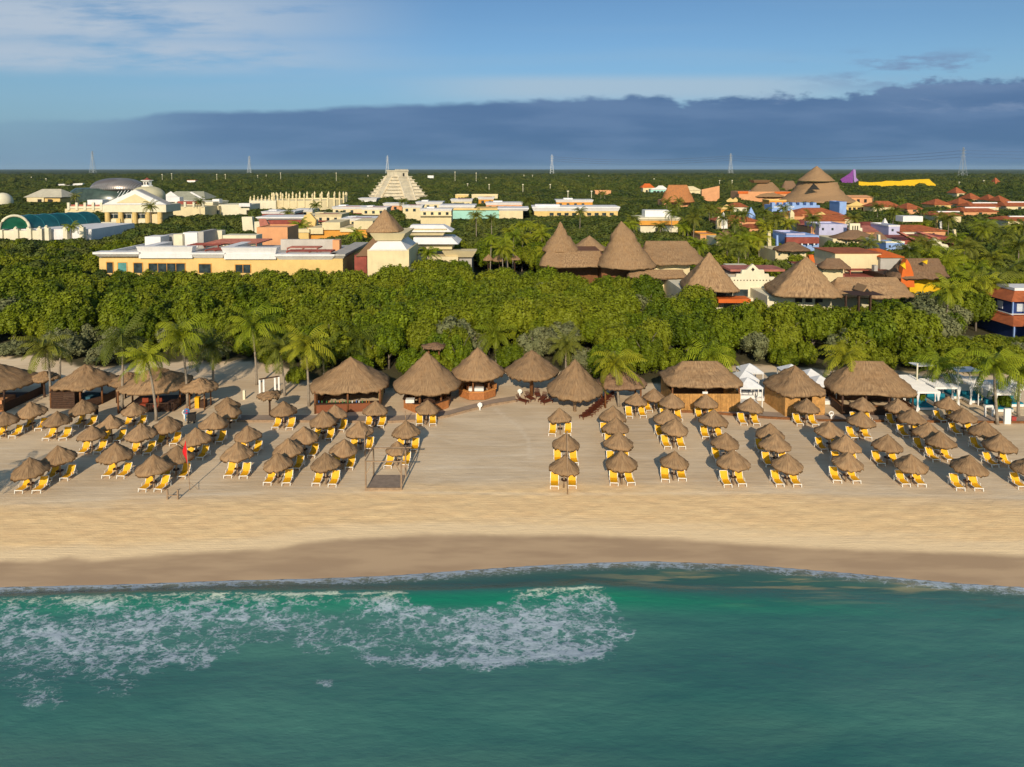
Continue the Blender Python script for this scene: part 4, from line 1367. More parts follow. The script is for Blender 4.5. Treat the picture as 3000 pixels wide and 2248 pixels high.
    # walkway behind the parasols and its edging
    def path(pts_px, w0, mat, name, lab, kind=None, z=0.045, cat=None):
        P = [gnd(a, b, 0) for a, b in pts_px]
        vs, fs = [], []
        for i, (x, y) in enumerate(P):
            vs += [(x, y, z), (x, y + w0, z)]
        for i in range(len(P) - 1): fs.append((2 * i, 2 * i + 2, 2 * i + 3, 2 * i + 1))
        o = MB().add(vs, fs).build(name, mat)
        tag(o, lab, cat, kind=kind)
    pav = M('grey_paving', lin(160, 140, 122), .9, .12, .6, .2, 8)
    lp = [(640, 1237), (720, 1236), (850, 1236), (1000, 1238), (1150, 1238), (1240, 1233), (1310, 1222), (1380, 1203), (1440, 1188), (1510, 1177)]
    rp = [(1930, 1206), (2060, 1210), (2250, 1226), (2400, 1234), (2600, 1236), (2800, 1238), (3000, 1240), (3100, 1242)]
    path(lp, 1.9, pav, 'path', 'grey paved beach walk curving past the bars', 'structure')
    path(rp, 2.0, pav, 'path', 'grey paved beach walk along the huts on the right', 'structure')
    for pl, lab in ((lp, 'low pale timber edging along the curved walk on the left'), (rp, 'low dark timber edging along the straight walk on the right')):
        m = MB()
        P = [gnd(a, b, 0) for a, b in pl]
        for (x0, y0), (x1, y1) in zip(P[:-1], P[1:]):
            m.bar((x0, y0 - .08, .12), (x1, y1 - .08, .12), .14, .26)
        o = m.build('path_edging', WOODG if pl is lp else WOOD)
        tag(o, lab, 'edging')


props()

# ------------------------------------------------------------------ trees
def leaf_mat(name, dark, light, alt, sat=1.0):
    m = bpy.data.materials.new(name)
    m.use_nodes = True
    nt = m.node_tree
    L = nt.links.new
    b = nt.nodes['Principled BSDF']
    b.inputs['Roughness'].default_value = 0.6
    b.inputs['Specular IOR Level'].default_value = 0.18
    t = attr(nt, 'tone')
    oi = N(nt, 'ShaderNodeObjectInfo')
    big = noise_n(nt, (0.05, 0.05, 0.05), 3, 0.6)
    c = mixc(nt, t, dark, light)
    f = mth(nt, 'MULTIPLY', ramp(nt, oi.outputs['Random'], 0.45, 1.0), 0.75)
    c = mixc(nt, f, c, alt)
    c = mixc(nt, mth(nt, 'MULTIPLY', ramp(nt, big, 0.42, 0.6), 0.45), c, tuple(x * 1.3 for x in alt))
    c = mixc(nt, mth(nt, 'MULTIPLY', ramp(nt, oi.outputs['Random'], 0.0, 0.35, 1, 0), 0.45), c, tuple(x * 0.75 for x in dark))
    L(c, b.inputs['Base Color'])
    return m


LEAF = leaf_mat('leaves_green', (0.050, 0.082, 0.003), (0.165, 0.215, 0.005), (0.160, 0.172, 0.008))
LEAFD = leaf_mat('leaves_dark', (0.036, 0.058, 0.009), (0.095, 0.125, 0.015), (0.105, 0.112, 0.018))
LEAFS = leaf_mat('leaves_silver', (0.085, 0.100, 0.040), (0.19, 0.195, 0.085), (0.16, 0.16, 0.07))
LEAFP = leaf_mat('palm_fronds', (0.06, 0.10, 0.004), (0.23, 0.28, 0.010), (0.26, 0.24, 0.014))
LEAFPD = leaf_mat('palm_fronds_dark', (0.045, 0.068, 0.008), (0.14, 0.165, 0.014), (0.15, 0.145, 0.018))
BARK = M('bark_grey', (0.16, 0.13, 0.10), 0.95, 0.25, 2, 0.4, 8)
PBARK = M('palm_bark', (0.27, 0.22, 0.165), 0.95, 0.2, 3, 0.4, 10)


def quads_mesh(name, C, U, V, tone, mat, extra=None):
    """one quad per row: centre C, half edges U, V"""
    n = len(C)
    P = np.stack([C - U - V, C + U - V * 0.6, C + U * 0.7 + V, C - U * 0.8 + V * 0.7], 1).reshape(-1, 3)
    T = np.repeat(tone, 4)
    ev, ef = (np.zeros((0, 3)), []) if extra is None else extra
    allv = np.concatenate([P, ev])
    me = bpy.data.meshes.new(name)
    me.vertices.add(len(allv)); me.vertices.foreach_set('co', allv.ravel().astype(np.float32))
    li = np.arange(4 * n)
    ls = np.arange(0, 4 * n, 4)
    if len(ef):
        e = np.array(ef) + 4 * n
        li = np.concatenate([li, e.ravel()])
        ls = np.concatenate([ls, 4 * n + np.arange(0, e.size, 4)])
    me.loops.add(len(li)); me.loops.foreach_set('vertex_index', li.astype(np.int32))
    me.polygons.add(len(ls)); me.polygons.foreach_set('loop_start', ls.astype(np.int32))
    me.update(calc_edges=True)
    a = me.attributes.new('tone', 'FLOAT', 'POINT')
    a.data.foreach_set('value', np.concatenate([T, np.full(len(ev), 0.25)]).astype(np.float32))
    me.materials.append(mat)
    me.validate()
    return me


def crown_mesh(name, seed, R, z0, z1, nl, nleaf, ls, mat, lobe=(0.30, 0.48), upright=0.0, tall=1.0):
    r = np.random.default_rng(seed)
    cz, hz = (z0 + z1) / 2, (z1 - z0) / 2
    # lobes
    lc, lr = [], []
    for i in range(nl):
        th = r.uniform(0, 2 * np.pi)
        ph = np.arccos(r.uniform(-0.35, 1.0))
        k = r.uniform(0.55, 0.80)
        lc.append((R * k * np.sin(ph) * np.cos(th), R * k * np.sin(ph) * np.sin(th), cz + hz * (k + 0.05) * np.cos(ph)))
        lr.append(R * r.uniform(*lobe))
    lc, lr = np.array(lc), np.array(lr)
    idx = r.integers(0, nl, nleaf)
    D = r.normal(size=(nleaf, 3)); D[:, 2] = D[:, 2] * (0.9 + upright) + 0.35
    D /= np.linalg.norm(D, axis=1)[:, None]
    rad = lr[idx] * r.uniform(0.70, 1.22, nleaf)
    S = np.array([1, 1, tall])
    C = lc[idx] + D * rad[:, None] * S
    # leaves deep inside another lobe are never seen
    keep = np.ones(nleaf, bool)
    for j in range(nl):
        dd = np.linalg.norm((C - lc[j]) / S, axis=1)
        keep &= (dd > lr[j] * 0.62) | (idx == j)
    C, D, idx = C[keep], D[keep], idx[keep]
    n = len(C)
    Nn = D + r.normal(size=(n, 3)) * 0.38
    Nn /= np.linalg.norm(Nn, axis=1)[:, None]
    A = np.cross(Nn, r.normal(size=(n, 3))); A /= np.linalg.norm(A, axis=1)[:, None] + 1e-9
    B = np.cross(Nn, A)
    sz = ls * r.uniform(0.55, 1.25, n)[:, None]
    ltone = r.uniform(0.0, 0.85, nl)
    tone = np.clip(ltone[idx] + r.uniform(-0.3, 0.35, n), 0, 1)
    # inner masses of twigs and leaves that close the crown
    ev, ef = [], []
    for j in range(nl):
        q = []
        for (a, b) in ((0, -1), (0, 0), (0, 1)):
            pass
        o = len(ev)
        c, rr = lc[j], lr[j] * 0.78
        ring = []
        for lat in (-0.9, -0.3, 0.35, 0.9):
            for k in range(6):
                an = k * np.pi / 3 + lat
                ev.append((c[0] + rr * np.cos(lat) * np.cos(an), c[1] + rr * np.cos(lat) * np.sin(an), c[2] + rr * np.sin(lat) * tall))
        for a in range(3):
            for k in range(6):
                k2 = (k + 1) % 6
                ef.append((o + a * 6 + k, o + a * 6 + k2, o + (a + 1) * 6 + k2, o + (a + 1) * 6 + k))
        ef.append((o + 18, o + 19, o + 20, o + 21)); ef.append((o + 18, o + 21, o + 22, o + 23))
    return quads_mesh(name, C, A * sz * 1.15, B * sz * 0.8, tone, mat, (np.array(ev), ef))


def trunk_mesh(name, seed, h, r0):
    rr = random.Random(seed)
    mb = MB()
    mb.tube([(0, 0, -.2), (rr.uniform(-.1, .1), rr.uniform(-.1, .1), h * .35), (rr.uniform(-.2, .2), rr.uniform(-.2, .2), h * .75)], [r0, r0 * .8, r0 * .5], 7)
    for k in range(5):
        a = k * 1.256 + rr.uniform(-.4, .4)
        l = h * rr.uniform(.25, .4)
        mb.tube([(0, 0, h * (.3 + .06 * k)), (math.cos(a) * l * .6, math.sin(a) * l * .6, h * (.5 + .06 * k)), (math.cos(a) * l, math.sin(a) * l, h * (.68 + .05 * k))],
                [r0 * .45, r0 * .3, r0 * .12], 5)
    return mb.mesh(name, BARK, True)


# reference tree: crown radius 1, height 1 are scaled per tree, so the shapes below are in metres for a 7.5 m tree
TREES = {}


def tree_kind(kind, k):
    key = (kind, k)
    if key in TREES: return TREES[key]
    s = 100 * k + {'green': 1, 'silver': 2, 'dark': 3, 'low': 1}[kind]
    if kind == 'green':
        cm = crown_mesh('crown', s, 3.1, 2.2, 6.6, 50, 9500, 0.15, LEAF, (0.15, 0.27), 0.4, 1.9)
    elif kind == 'silver':
        cm = crown_mesh('crown', s, 2.9, 0.6, 6.2, 24, 4600, 0.17, LEAFS, (0.26, 0.40), 0.5, 1.25)
    elif kind == 'low':
        cm = crown_mesh('crown', s + 50, 3.0, 0.2, 5.4, 44, 9000, 0.15, LEAF, (0.17, 0.29), 0.4, 1.6)
    else:
        cm = crown_mesh('crown', s, 3.2, 1.8, 7.0, 20, 3600, 0.24, LEAFD, (0.28, 0.45), 0.1, 1.0)
    tm = trunk_mesh('trunk', s, 6.5, 0.2)
    TREES[key] = [cm, tm, None]
    return TREES[key]


PROT = []      # (x0, x1, lowest row that must stay visible, distance of the thing)


def protect(x0, x1, yr, Y):
    PROT.append((x0, x1, yr, Y))


def max_height(x, y, rad=3.0):
    """tallest a tree may be at x, y without hiding what the photograph shows behind it"""
    p0 = proj(x - rad * .8, y, 5)[0]; p1 = proj(x + rad * .8, y, 5)[0]
    lim = 99
    for a, b, yr, Y in PROT:
        if Y > y and a < p1 and b > p0:
            zt = at((p0 + p1) / 2, yr, y)[1]
            lim = min(lim, zt)
    return lim


def frond_quads(r, L, up, droop, az, base, leaf_n, wid, Cs, Us, Vs, Ts, tone):
    """one arching palm frond: rachis points, leaflets hanging off both sides"""
    ca, sa = math.cos(az), math.sin(az)
    pts = []
    n = leaf_n
    x, z, ang = 0.0, 0.0, up
    ds = L / n
    for i in range(n + 1):
        pts.append((x, z, ang))
        x += ds * math.cos(ang); z += ds * math.sin(ang)
        ang -= droop / n * (0.5 + 1.0 * i / n)
    side = np.array([-sa, ca, 0.0])
    for i in range(1, n + 1):
        px, pz, an = pts[i]
        t = i / n
        P = np.array([base[0] + px * ca, base[1] + px * sa, base[2] + pz])
        fw = np.array([math.cos(an) * ca, math.cos(an) * sa, math.sin(an)])
        ll = wid * (math.sin(math.pi * min(1, 0.12 + t * 0.88)) ** 0.6) * r.uniform(.85, 1.1)
        for s in (-1, 1):
            dirn = side * s * 0.80 + fw * 0.45 + np.array([0, 0, -0.55 - 0.25 * r.random()])
            dirn /= np.linalg.norm(dirn)
            c = P + dirn * ll * 0.5
            Cs.append(c); Us.append(dirn * ll * 0.5); Vs.append(fw * ds * 0.30); Ts.append(np.clip(tone + r.uniform(-.2, .2), 0, 1))
        Cs.append(P - fw * ds * .5); Us.append(fw * ds * 0.55); Vs.append(side * 0.03 + np.array([0, 0, .015])); Ts.append(0.9)


def palm_crown(name, seed, L, nf, mat, wid=0.62, leaf_n=17):
    r = np.random.default_rng(seed)
    Cs, Us, Vs, Ts = [], [], [], []
    wind = r.uniform(0, 6.28)
    for i in range(nf):
        t = i / nf
        az = i * 2.399 + r.uniform(-.2, .2)
        up = 1.30 - 1.85 * t + r.uniform(-.25, .25)
        dr = 1.5 + 1.1 * r.random() + 0.4 * math.cos(az - wind)
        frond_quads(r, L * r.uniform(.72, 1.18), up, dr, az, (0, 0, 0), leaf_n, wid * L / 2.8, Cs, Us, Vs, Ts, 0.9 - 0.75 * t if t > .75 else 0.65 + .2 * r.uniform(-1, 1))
    return quads_mesh(name, np.array(Cs), np.array(Us), np.array(Vs), np.array(Ts), mat)


PALMC = {}


def palm(px, py_crown, py_base, label, lean=0.0, L=2.9, mat='g', k=None, group='coconut palms on the beach', curve=0.3, nf=25, Y=None, rng=None):
    """palm whose crown centre is at row py_crown and whose foot is at row py_base"""
    rr = random.Random(int(px * 13 + py_crown))
    if Y is None:
        x0, Y = gnd(px + lean, py_base, 0)
    else:
        x0 = at(px + lean, py_crown, Y)[0]
    xt, zt = at(px, py_crown, Y)
    k = rr.randrange(4) if k is None else k
    key = (mat, k)
    if key not in PALMC:
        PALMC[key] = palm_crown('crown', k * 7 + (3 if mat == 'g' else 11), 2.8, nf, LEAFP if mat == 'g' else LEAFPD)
    r = empty('palm_tree', (x0, Y, 0), 0, label, 'palm tree', group)
    dx = xt - x0
    n = 7
    pts = []
    for i in range(n + 1):
        t = i / n
        pts.append((dx * (t ** 1.4), curve * math.sin(t * 3.1) * .5, -0.1 + (zt + .1) * t))
    MB().tube(pts, [0.19 - 0.09 * (i / n) ** .6 for i in range(n + 1)], 8).build('trunk', PBARK, r, smooth=True)
    c = link('crown', PALMC[key], r)
    c.location = (dx, 0, zt)
    c.rotation_euler = (rr.uniform(-.12, .12), rr.uniform(-.12, .12), rr.uniform(0, 6.28))
    s = L / 2.8
    c.scale = (s, s, s)
    if L > 2.2 and mat == 'g':
        m = MB()
        for i in range(5):
            a = i * 1.3
            m.lathe(.16 * math.cos(a), .16 * math.sin(a), [(.02, -.32), (.10, -.26), (.11, -.18), (.03, -.10)], 7)
        o = m.build('coconuts', M('coconut_green', (.16, .15, .04), .6), r, smooth=True)
        o.location = (dx, 0, zt)
    return r


def beach_palms():
    spec = [
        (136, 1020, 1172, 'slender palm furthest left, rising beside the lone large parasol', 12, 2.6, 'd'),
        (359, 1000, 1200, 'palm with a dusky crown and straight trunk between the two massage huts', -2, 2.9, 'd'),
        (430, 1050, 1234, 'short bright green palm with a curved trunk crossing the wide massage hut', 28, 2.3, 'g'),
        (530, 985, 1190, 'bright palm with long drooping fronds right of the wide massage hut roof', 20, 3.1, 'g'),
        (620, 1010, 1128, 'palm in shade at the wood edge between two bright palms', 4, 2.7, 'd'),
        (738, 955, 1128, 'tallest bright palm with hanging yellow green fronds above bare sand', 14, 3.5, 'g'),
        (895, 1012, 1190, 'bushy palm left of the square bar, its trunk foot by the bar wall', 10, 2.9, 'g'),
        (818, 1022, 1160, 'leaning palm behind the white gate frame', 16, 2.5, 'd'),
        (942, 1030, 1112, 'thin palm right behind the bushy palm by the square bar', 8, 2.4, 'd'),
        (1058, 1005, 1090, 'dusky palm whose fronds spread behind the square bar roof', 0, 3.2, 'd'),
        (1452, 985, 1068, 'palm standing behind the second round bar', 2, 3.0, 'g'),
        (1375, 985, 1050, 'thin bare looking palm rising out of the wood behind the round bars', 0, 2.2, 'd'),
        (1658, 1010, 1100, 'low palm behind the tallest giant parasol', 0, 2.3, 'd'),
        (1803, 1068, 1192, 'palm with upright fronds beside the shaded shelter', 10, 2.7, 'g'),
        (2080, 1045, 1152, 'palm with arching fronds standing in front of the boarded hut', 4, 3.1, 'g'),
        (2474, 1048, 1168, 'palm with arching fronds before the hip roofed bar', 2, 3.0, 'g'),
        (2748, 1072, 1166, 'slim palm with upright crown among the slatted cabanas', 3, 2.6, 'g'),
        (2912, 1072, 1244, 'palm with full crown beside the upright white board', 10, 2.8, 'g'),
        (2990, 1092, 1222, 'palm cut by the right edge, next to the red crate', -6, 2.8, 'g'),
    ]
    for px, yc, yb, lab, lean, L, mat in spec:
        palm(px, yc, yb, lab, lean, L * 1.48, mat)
    # off picture palms whose shadows reach the sand
    palm(-172, 1395, 1502, 'low palm just outside the left edge whose shadow falls on the front sand', 0, 3.4, 'g')
    palm(-190, 1180, 1300, 'palm outside the left edge whose long shadow crosses the sand', 0, 3.4, 'g')
    # bare trunk
    x, Y = gnd(175, 1128, 0)
    zt = at(182, 1036, Y)[1]
    o = MB().tube([(0, 0, -.1), (.1, 0, zt * .5), (.25, 0, zt)], [.15, .13, .10], 8).build('dead_palm_trunk', PBARK, smooth=True)
    o.location = (x, Y, 0)
    tag(o, 'bare dead palm trunk without a crown left of the steep hut', 'trunk')
    # small bush at the cabanas and by the gate
    for px, py, s, lab in ((2688, 1186, .30, 'small leafy bush in front of the teal cushioned cabana'), (2935, 1205, .34, 'small bush with red flowers beside the low white arch frame'),
                           (868, 1140, .45, 'rounded sea grape bush left of the square bar')):
        x, Y = gnd(px, py, 0)
        cm = tree_kind('green', 0)[0]
        o = link('bush', cm); o.scale = (s, s, s * .9); o.location = (x, Y, -.15)
        tag(o, lab, 'bush')


beach_palms()

# ------------------------------------------------------------------ the resort behind the wood
FOOT = []


LMK = [(118, 580, 'cream pavilion'), (300, 545, 'ribbed dome'), (395, 580, 'pediment hall'), (130, 660, 'glass vault'), (530, 575, 'gabled grey hall'), (600, 610, 'terrace wing'),
       (860, 590, 'spired rotunda'), (1148, 540, 'step pyramid'), (640, 740, 'long yellow hotel block'), (797, 690, 'salmon cube'), (980, 670, 'orange building'), (1127, 650, 'thatched pyramid tower'),
       (1300, 720, 'flared white pavilion'), (1390, 630, 'teal block'), (1690, 610, 'long low yellow block'), (1640, 690, 'left pointed thatched tower'), (1820, 690, 'stepped thatched tower'),
       (1930, 650, 'orange banded block'), (1985, 570, 'rust thatched roof'), (2082, 570, 'orange slab wall'), (2240, 555, 'lilac panels'), (2395, 540, 'great thatched cone'), (2520, 600, 'salmon arcade'),
       (2630, 540, 'bright yellow long hall'), (2350, 710, 'lavender awning house'), (2170, 650, 'little white pyramids'), (2206, 800, 'diamond windowed front'), (2510, 690, 'slotted belfry'),
       (2738, 715, 'round windowed gable'), (2720, 790, 'yellow thatched hall'), (2850, 600, 'terracotta houses'), (2950, 860, 'deep blue house'), (2078, 790, 'pointed thatched house'),
       (2823, 500, 'largest pylon'), (1617, 480, 'middle pylon'), (1455, 755, 'pool parasols'), (2362, 800, 'largest pointed thatched house')]
_seen = {}


def near_name(px, py, what):
    d_, n = min(((abs(px - a) + 1.6 * abs(py - b_), nm) for a, b_, nm in LMK))
    m = [q for q in LMK if q[2] == n][0]
    side = 'left of' if px < m[0] - 25 else 'right of' if px > m[0] + 25 else 'in front of' if py > m[1] else 'above and behind'
    key = (what, side, n)
    _seen[key] = _seen.get(key, 0) + 1
    k = _seen[key]
    w = {'palm': 'palm with ragged crown', 'light mast': 'thin pale light mast'}[what]
    if k == 1: return '%s %s the %s' % (w, side, n)
    return '%s %s the %s, %s of its cluster' % (w, side, n, ORD[min(k, 18) - 1])


class Bld:
    """a building standing at the distance where its top edge (height h) falls on row yt; faces are given by photograph rows and columns"""

    def __init__(s, name, label, cat, xa, xb, yt, h, yr, depth=14, Y=None, group=None, foot=True):
        s.Y = Y or depth_of(yt, h)
        s.depth = depth
        s.loc = Vector((at((xa + xb) / 2, yt, s.Y)[0], s.Y, 0))
        s.r = empty(name, s.loc, 0, label, cat, group)
        protect(xa, xb, yr, s.Y)
        if foot:
            x0, x1 = at(xa, yt, s.Y)[0], at(xb, yt, s.Y)[0]
            FOOT.append((x0 - 1.5, x1 + 1.5, s.Y - 1.5, s.Y + depth + 1))

    def X(s, px, d=0, py=600):
        return at(px, py, s.Y + d)[0]

    def Z(s, py, d=0, px=1500):
        return at(px, py, s.Y + d)[1]

    def put(s, mb, part, mat, smooth=False, parent=None):
        l = s.loc
        mb.v = [(x - l[0], y - l[1], z - l[2]) for x, y, z in mb.v]
        return link(part, mb.mesh(part, mat, smooth), parent or s.r)

    def box(s, part, a, b, yt, yb, mat, d0=0, d1=None, parent=None, out=0):
        d1 = s.depth if d1 is None else d1
        z0 = 0 if yb is None else s.Z(yb, d0)
        return s.put(MB().box(s.X(a, d0, yt) - out, s.X(b, d0, yt) + out, s.Y + d0, s.Y + d1, z0, s.Z(yt, d0)), part, mat, parent=parent)

    def cornice(s, a, b, yt, ym, yb, mat, out=0.5, d1=None, part='cornice', d0=0):
        """flared band: slopes out from yb to ym, then a straight lip to yt"""
        d1 = s.depth if d1 is None else d1
        x0, x1 = s.X(a, d0, yt), s.X(b, d0, yt)
        zt, zm, zb = s.Z(yt, d0), s.Z(ym, d0), s.Z(yb, d0)
        y0, y1 = s.Y + d0, s.Y + d1
        mb = MB().frus((x0, x1, y0 - .03, y1 + .03), (x0 - out, x1 + out, y0 - out, y1 + out), zb, zm)
        mb.box(x0 - out - .12, x1 + out + .12, y0 - out - .12, y1 + out + .12, zm, zt)
        return s.put(mb, part, mat)

    def mansard(s, a, b, yt, yb, mat, slope_px=8, d1=None, part='sloping_parapet', d0=0):
        """a face wider at the top than at the foot, leaning outwards over the wall"""
        d1 = s.depth if d1 is None else d1
        x0, x1 = s.X(a, d0, yt), s.X(b, d0, yt)
        k = slope_px * s.Y / F
        z0, z1 = s.Z(yb, d0), s.Z(yt, d0)
        y0, y1 = s.Y + d0, s.Y + d1
        mb = MB().frus((x0 + k, x1 - k, y0 - .05, y1), (x0, x1, y0 - k, y1), z0, z1)
        return s.put(mb, part, mat)

    def win(s, a, b, yt, yb, mat=None, frame=None, d=0, parent=None, part='window'):
        x0, x1, z0, z1 = s.X(a, d, yt), s.X(b, d, yt), s.Z(yb, d), s.Z(yt, d)
        y = s.Y + d
        o = s.put(MB().box(x0, x1, y - .06, y + .05, z0, z1), part, mat or GLASS, parent=parent)
        if frame:
            t = min(.14, (x1 - x0) * .15)
            mb = MB().box(x0 - t, x1 + t, y - .10, y - .065, z1, z1 + t).box(x0 - t, x0, y - .10, y - .065, z0, z1).box(x1, x1 + t, y - .10, y - .065, z0, z1)
            n = max(1, int((x1 - x0) / 1.6))
            for i in range(1, n): mb.box(x0 + (x1 - x0) * i / n - .05, x0 + (x1 - x0) * i / n + .05, y - .10, y - .065, z0, z1)
            s.put(mb, 'frame', frame, parent=o)
        return o

    def poly(s, part, pts, mat, d0=0, th=0.4, parent=None):
        out = [(s.X(x, d0, y), s.Z(y, d0)) for x, y in pts]
        return s.put(MB().prism(out, s.Y + d0, s.Y + d0 + th), part, mat, parent=parent)

    def hip(s, a, b, ye, ya, mat, frac=0.3, d0=0, d1=None, part='roof', over=.5, th=.15):
        d1 = s.depth if d1 is None else d1
        x0, x1 = s.X(a, d0, ye), s.X(b, d0, ye)
        y0, y1 = s.Y + d0 - over, s.Y + d1 + over
        ze = s.Z(ye, d0)
        zr = s.Z(ya, (d0 + d1) / 2)
        xc, hw = (x0 + x1) / 2, (x1 - x0) / 2 * frac
        yc = (y0 + y1) / 2
        mb = MB().frus((x0, x1, y0, y1), (xc - hw, xc + hw, yc - .05, yc + .05), ze, zr)
        mb.box(x0, x1, y0, y1, ze - th, ze - .002)
        return s.put(mb, part, mat)

    def flatroof(s, a, b, yt, mat, d0=0, d1=None, ph=.5, parent=None):
        """roof deck sunk behind a parapet"""
        d1 = s.depth if d1 is None else d1
        x0, x1, z = s.X(a, d0, yt), s.X(b, d0, yt), s.Z(yt, d0)
        y0, y1 = s.Y + d0, s.Y + d1
        mb = MB().box(x0, x1, y0, y0 + .3, z, z + ph).box(x0, x0 + .3, y0 + .3, y1, z, z + ph).box(x1 - .3, x1, y0 + .3, y1, z, z + ph).box(x0 + .3, x1 - .3, y1 - .3, y1, z, z + ph)
        return s.put(mb, 'parapet', mat, parent=parent)

    def thatch(s, ax, ay, xl, xr, ye, bratio=1.0, ridge=0.0, p=2.0, d=0, prof=1.05, seed=1, part='thatched_roof', mat=None, profile=None, jag=.35, rings=16, dx=0, rz=0, top=0.0):
        Yf = s.Y + d
        w = (xr - xl) / 2
        a = w * Yf / (F - w * bratio)
        b = a * bratio
        Yc = Yf + b
        xc = at((xl + xr) / 2, ye, Yc)[0]
        ze = at((xl + xr) / 2, ye, Yf)[1]
        z1 = at(ax, ay, Yc)[1]
        me = thatch_mesh(part, a, b, ze + jag, z1, max(ridge * a, top * a), top * b, p=p, seg=56, rings=rings, prof=prof, jag=jag, seed=seed, rough=.02 * a + .08,
                         step=.14, nstep=9, mat=mat or TH, profile=profile)
        o = link(part, me, s.r)
        o.location = Vector((xc, Yc, 0)) - s.loc
        o.rotation_euler = (0, 0, rz)
        if ax != (xl + xr) / 2:      # apex off centre: lean the top
            k = (at(ax, ay, Yc)[0] - xc) / max(.1, z1 - ze)
            for v in me.vertices:
                if v.co.z > ze: v.co.x += k * (v.co.z - ze)
        return xc, Yc, a, b, ze, z1

    def finial(s, px, yt, yb, mat, d=0, r=.22, part='finial', parent=None, sq=False):
        x, z0, z1 = s.X(px, d, yb), s.Z(yb, d), s.Z(yt, d)
        h = z1 - z0
        mb = MB().box(x - r * 1.1, x + r * 1.1, s.Y + d - r * 1.1, s.Y + d + r * 1.1, z0, z0 + h * .45)
        mb.lathe(x, s.Y + d, [(r * .4, z0 + h * .45), (r * 1.0, z0 + h * .6), (r * .8, z0 + h * .8), (r * .15, z1)], 8)
        return s.put(mb, part, mat, parent=parent)

    def pergola(s, a, b, ya, yb, mat, n=9, part='roof_pergola', d0=0, d1=6):
        """slatted red shade frame lying on a roof, seen from above"""
        x0, x1 = s.X(a, d0, yb), s.X(b, d0, yb)
        z = s.Z(yb, d0)
        mb = MB()
        y0, y1 = s.Y + d0, s.Y + d1
        for i in range(n):
            y = y0 + (y1 - y0) * i / n
            mb.box(x0, x1, y, y + (y1 - y0) / n * .55, z - .12, z)
        mb.box(x0, x0 + .2, y0, y1, z - .35, z - .122).box(x1 - .2, x1, y0, y1, z - .35, z - .122).box((x0 + x1) / 2, (x0 + x1) / 2 + .2, y0, y1, z - .35, z - .122)
        for x in (x0, x1 - .2): mb.box(x, x + .2, y0, y0 + .2, z - 1.2, z - .352)
        return s.put(mb, part, mat)


def B(*a, **k):
    return Bld(*a, **k)


def rotate_about(b, cx, cy, ang):
    R = Matrix.Translation((cx, cy, 0)) @ Matrix.Rotation(ang, 4, 'Z') @ Matrix.Translation((-cx, -cy, 0))
    m = R @ Matrix.Translation(b.loc)
    b.r.location = m.to_translation(); b.r.rotation_euler = (0, 0, ang)


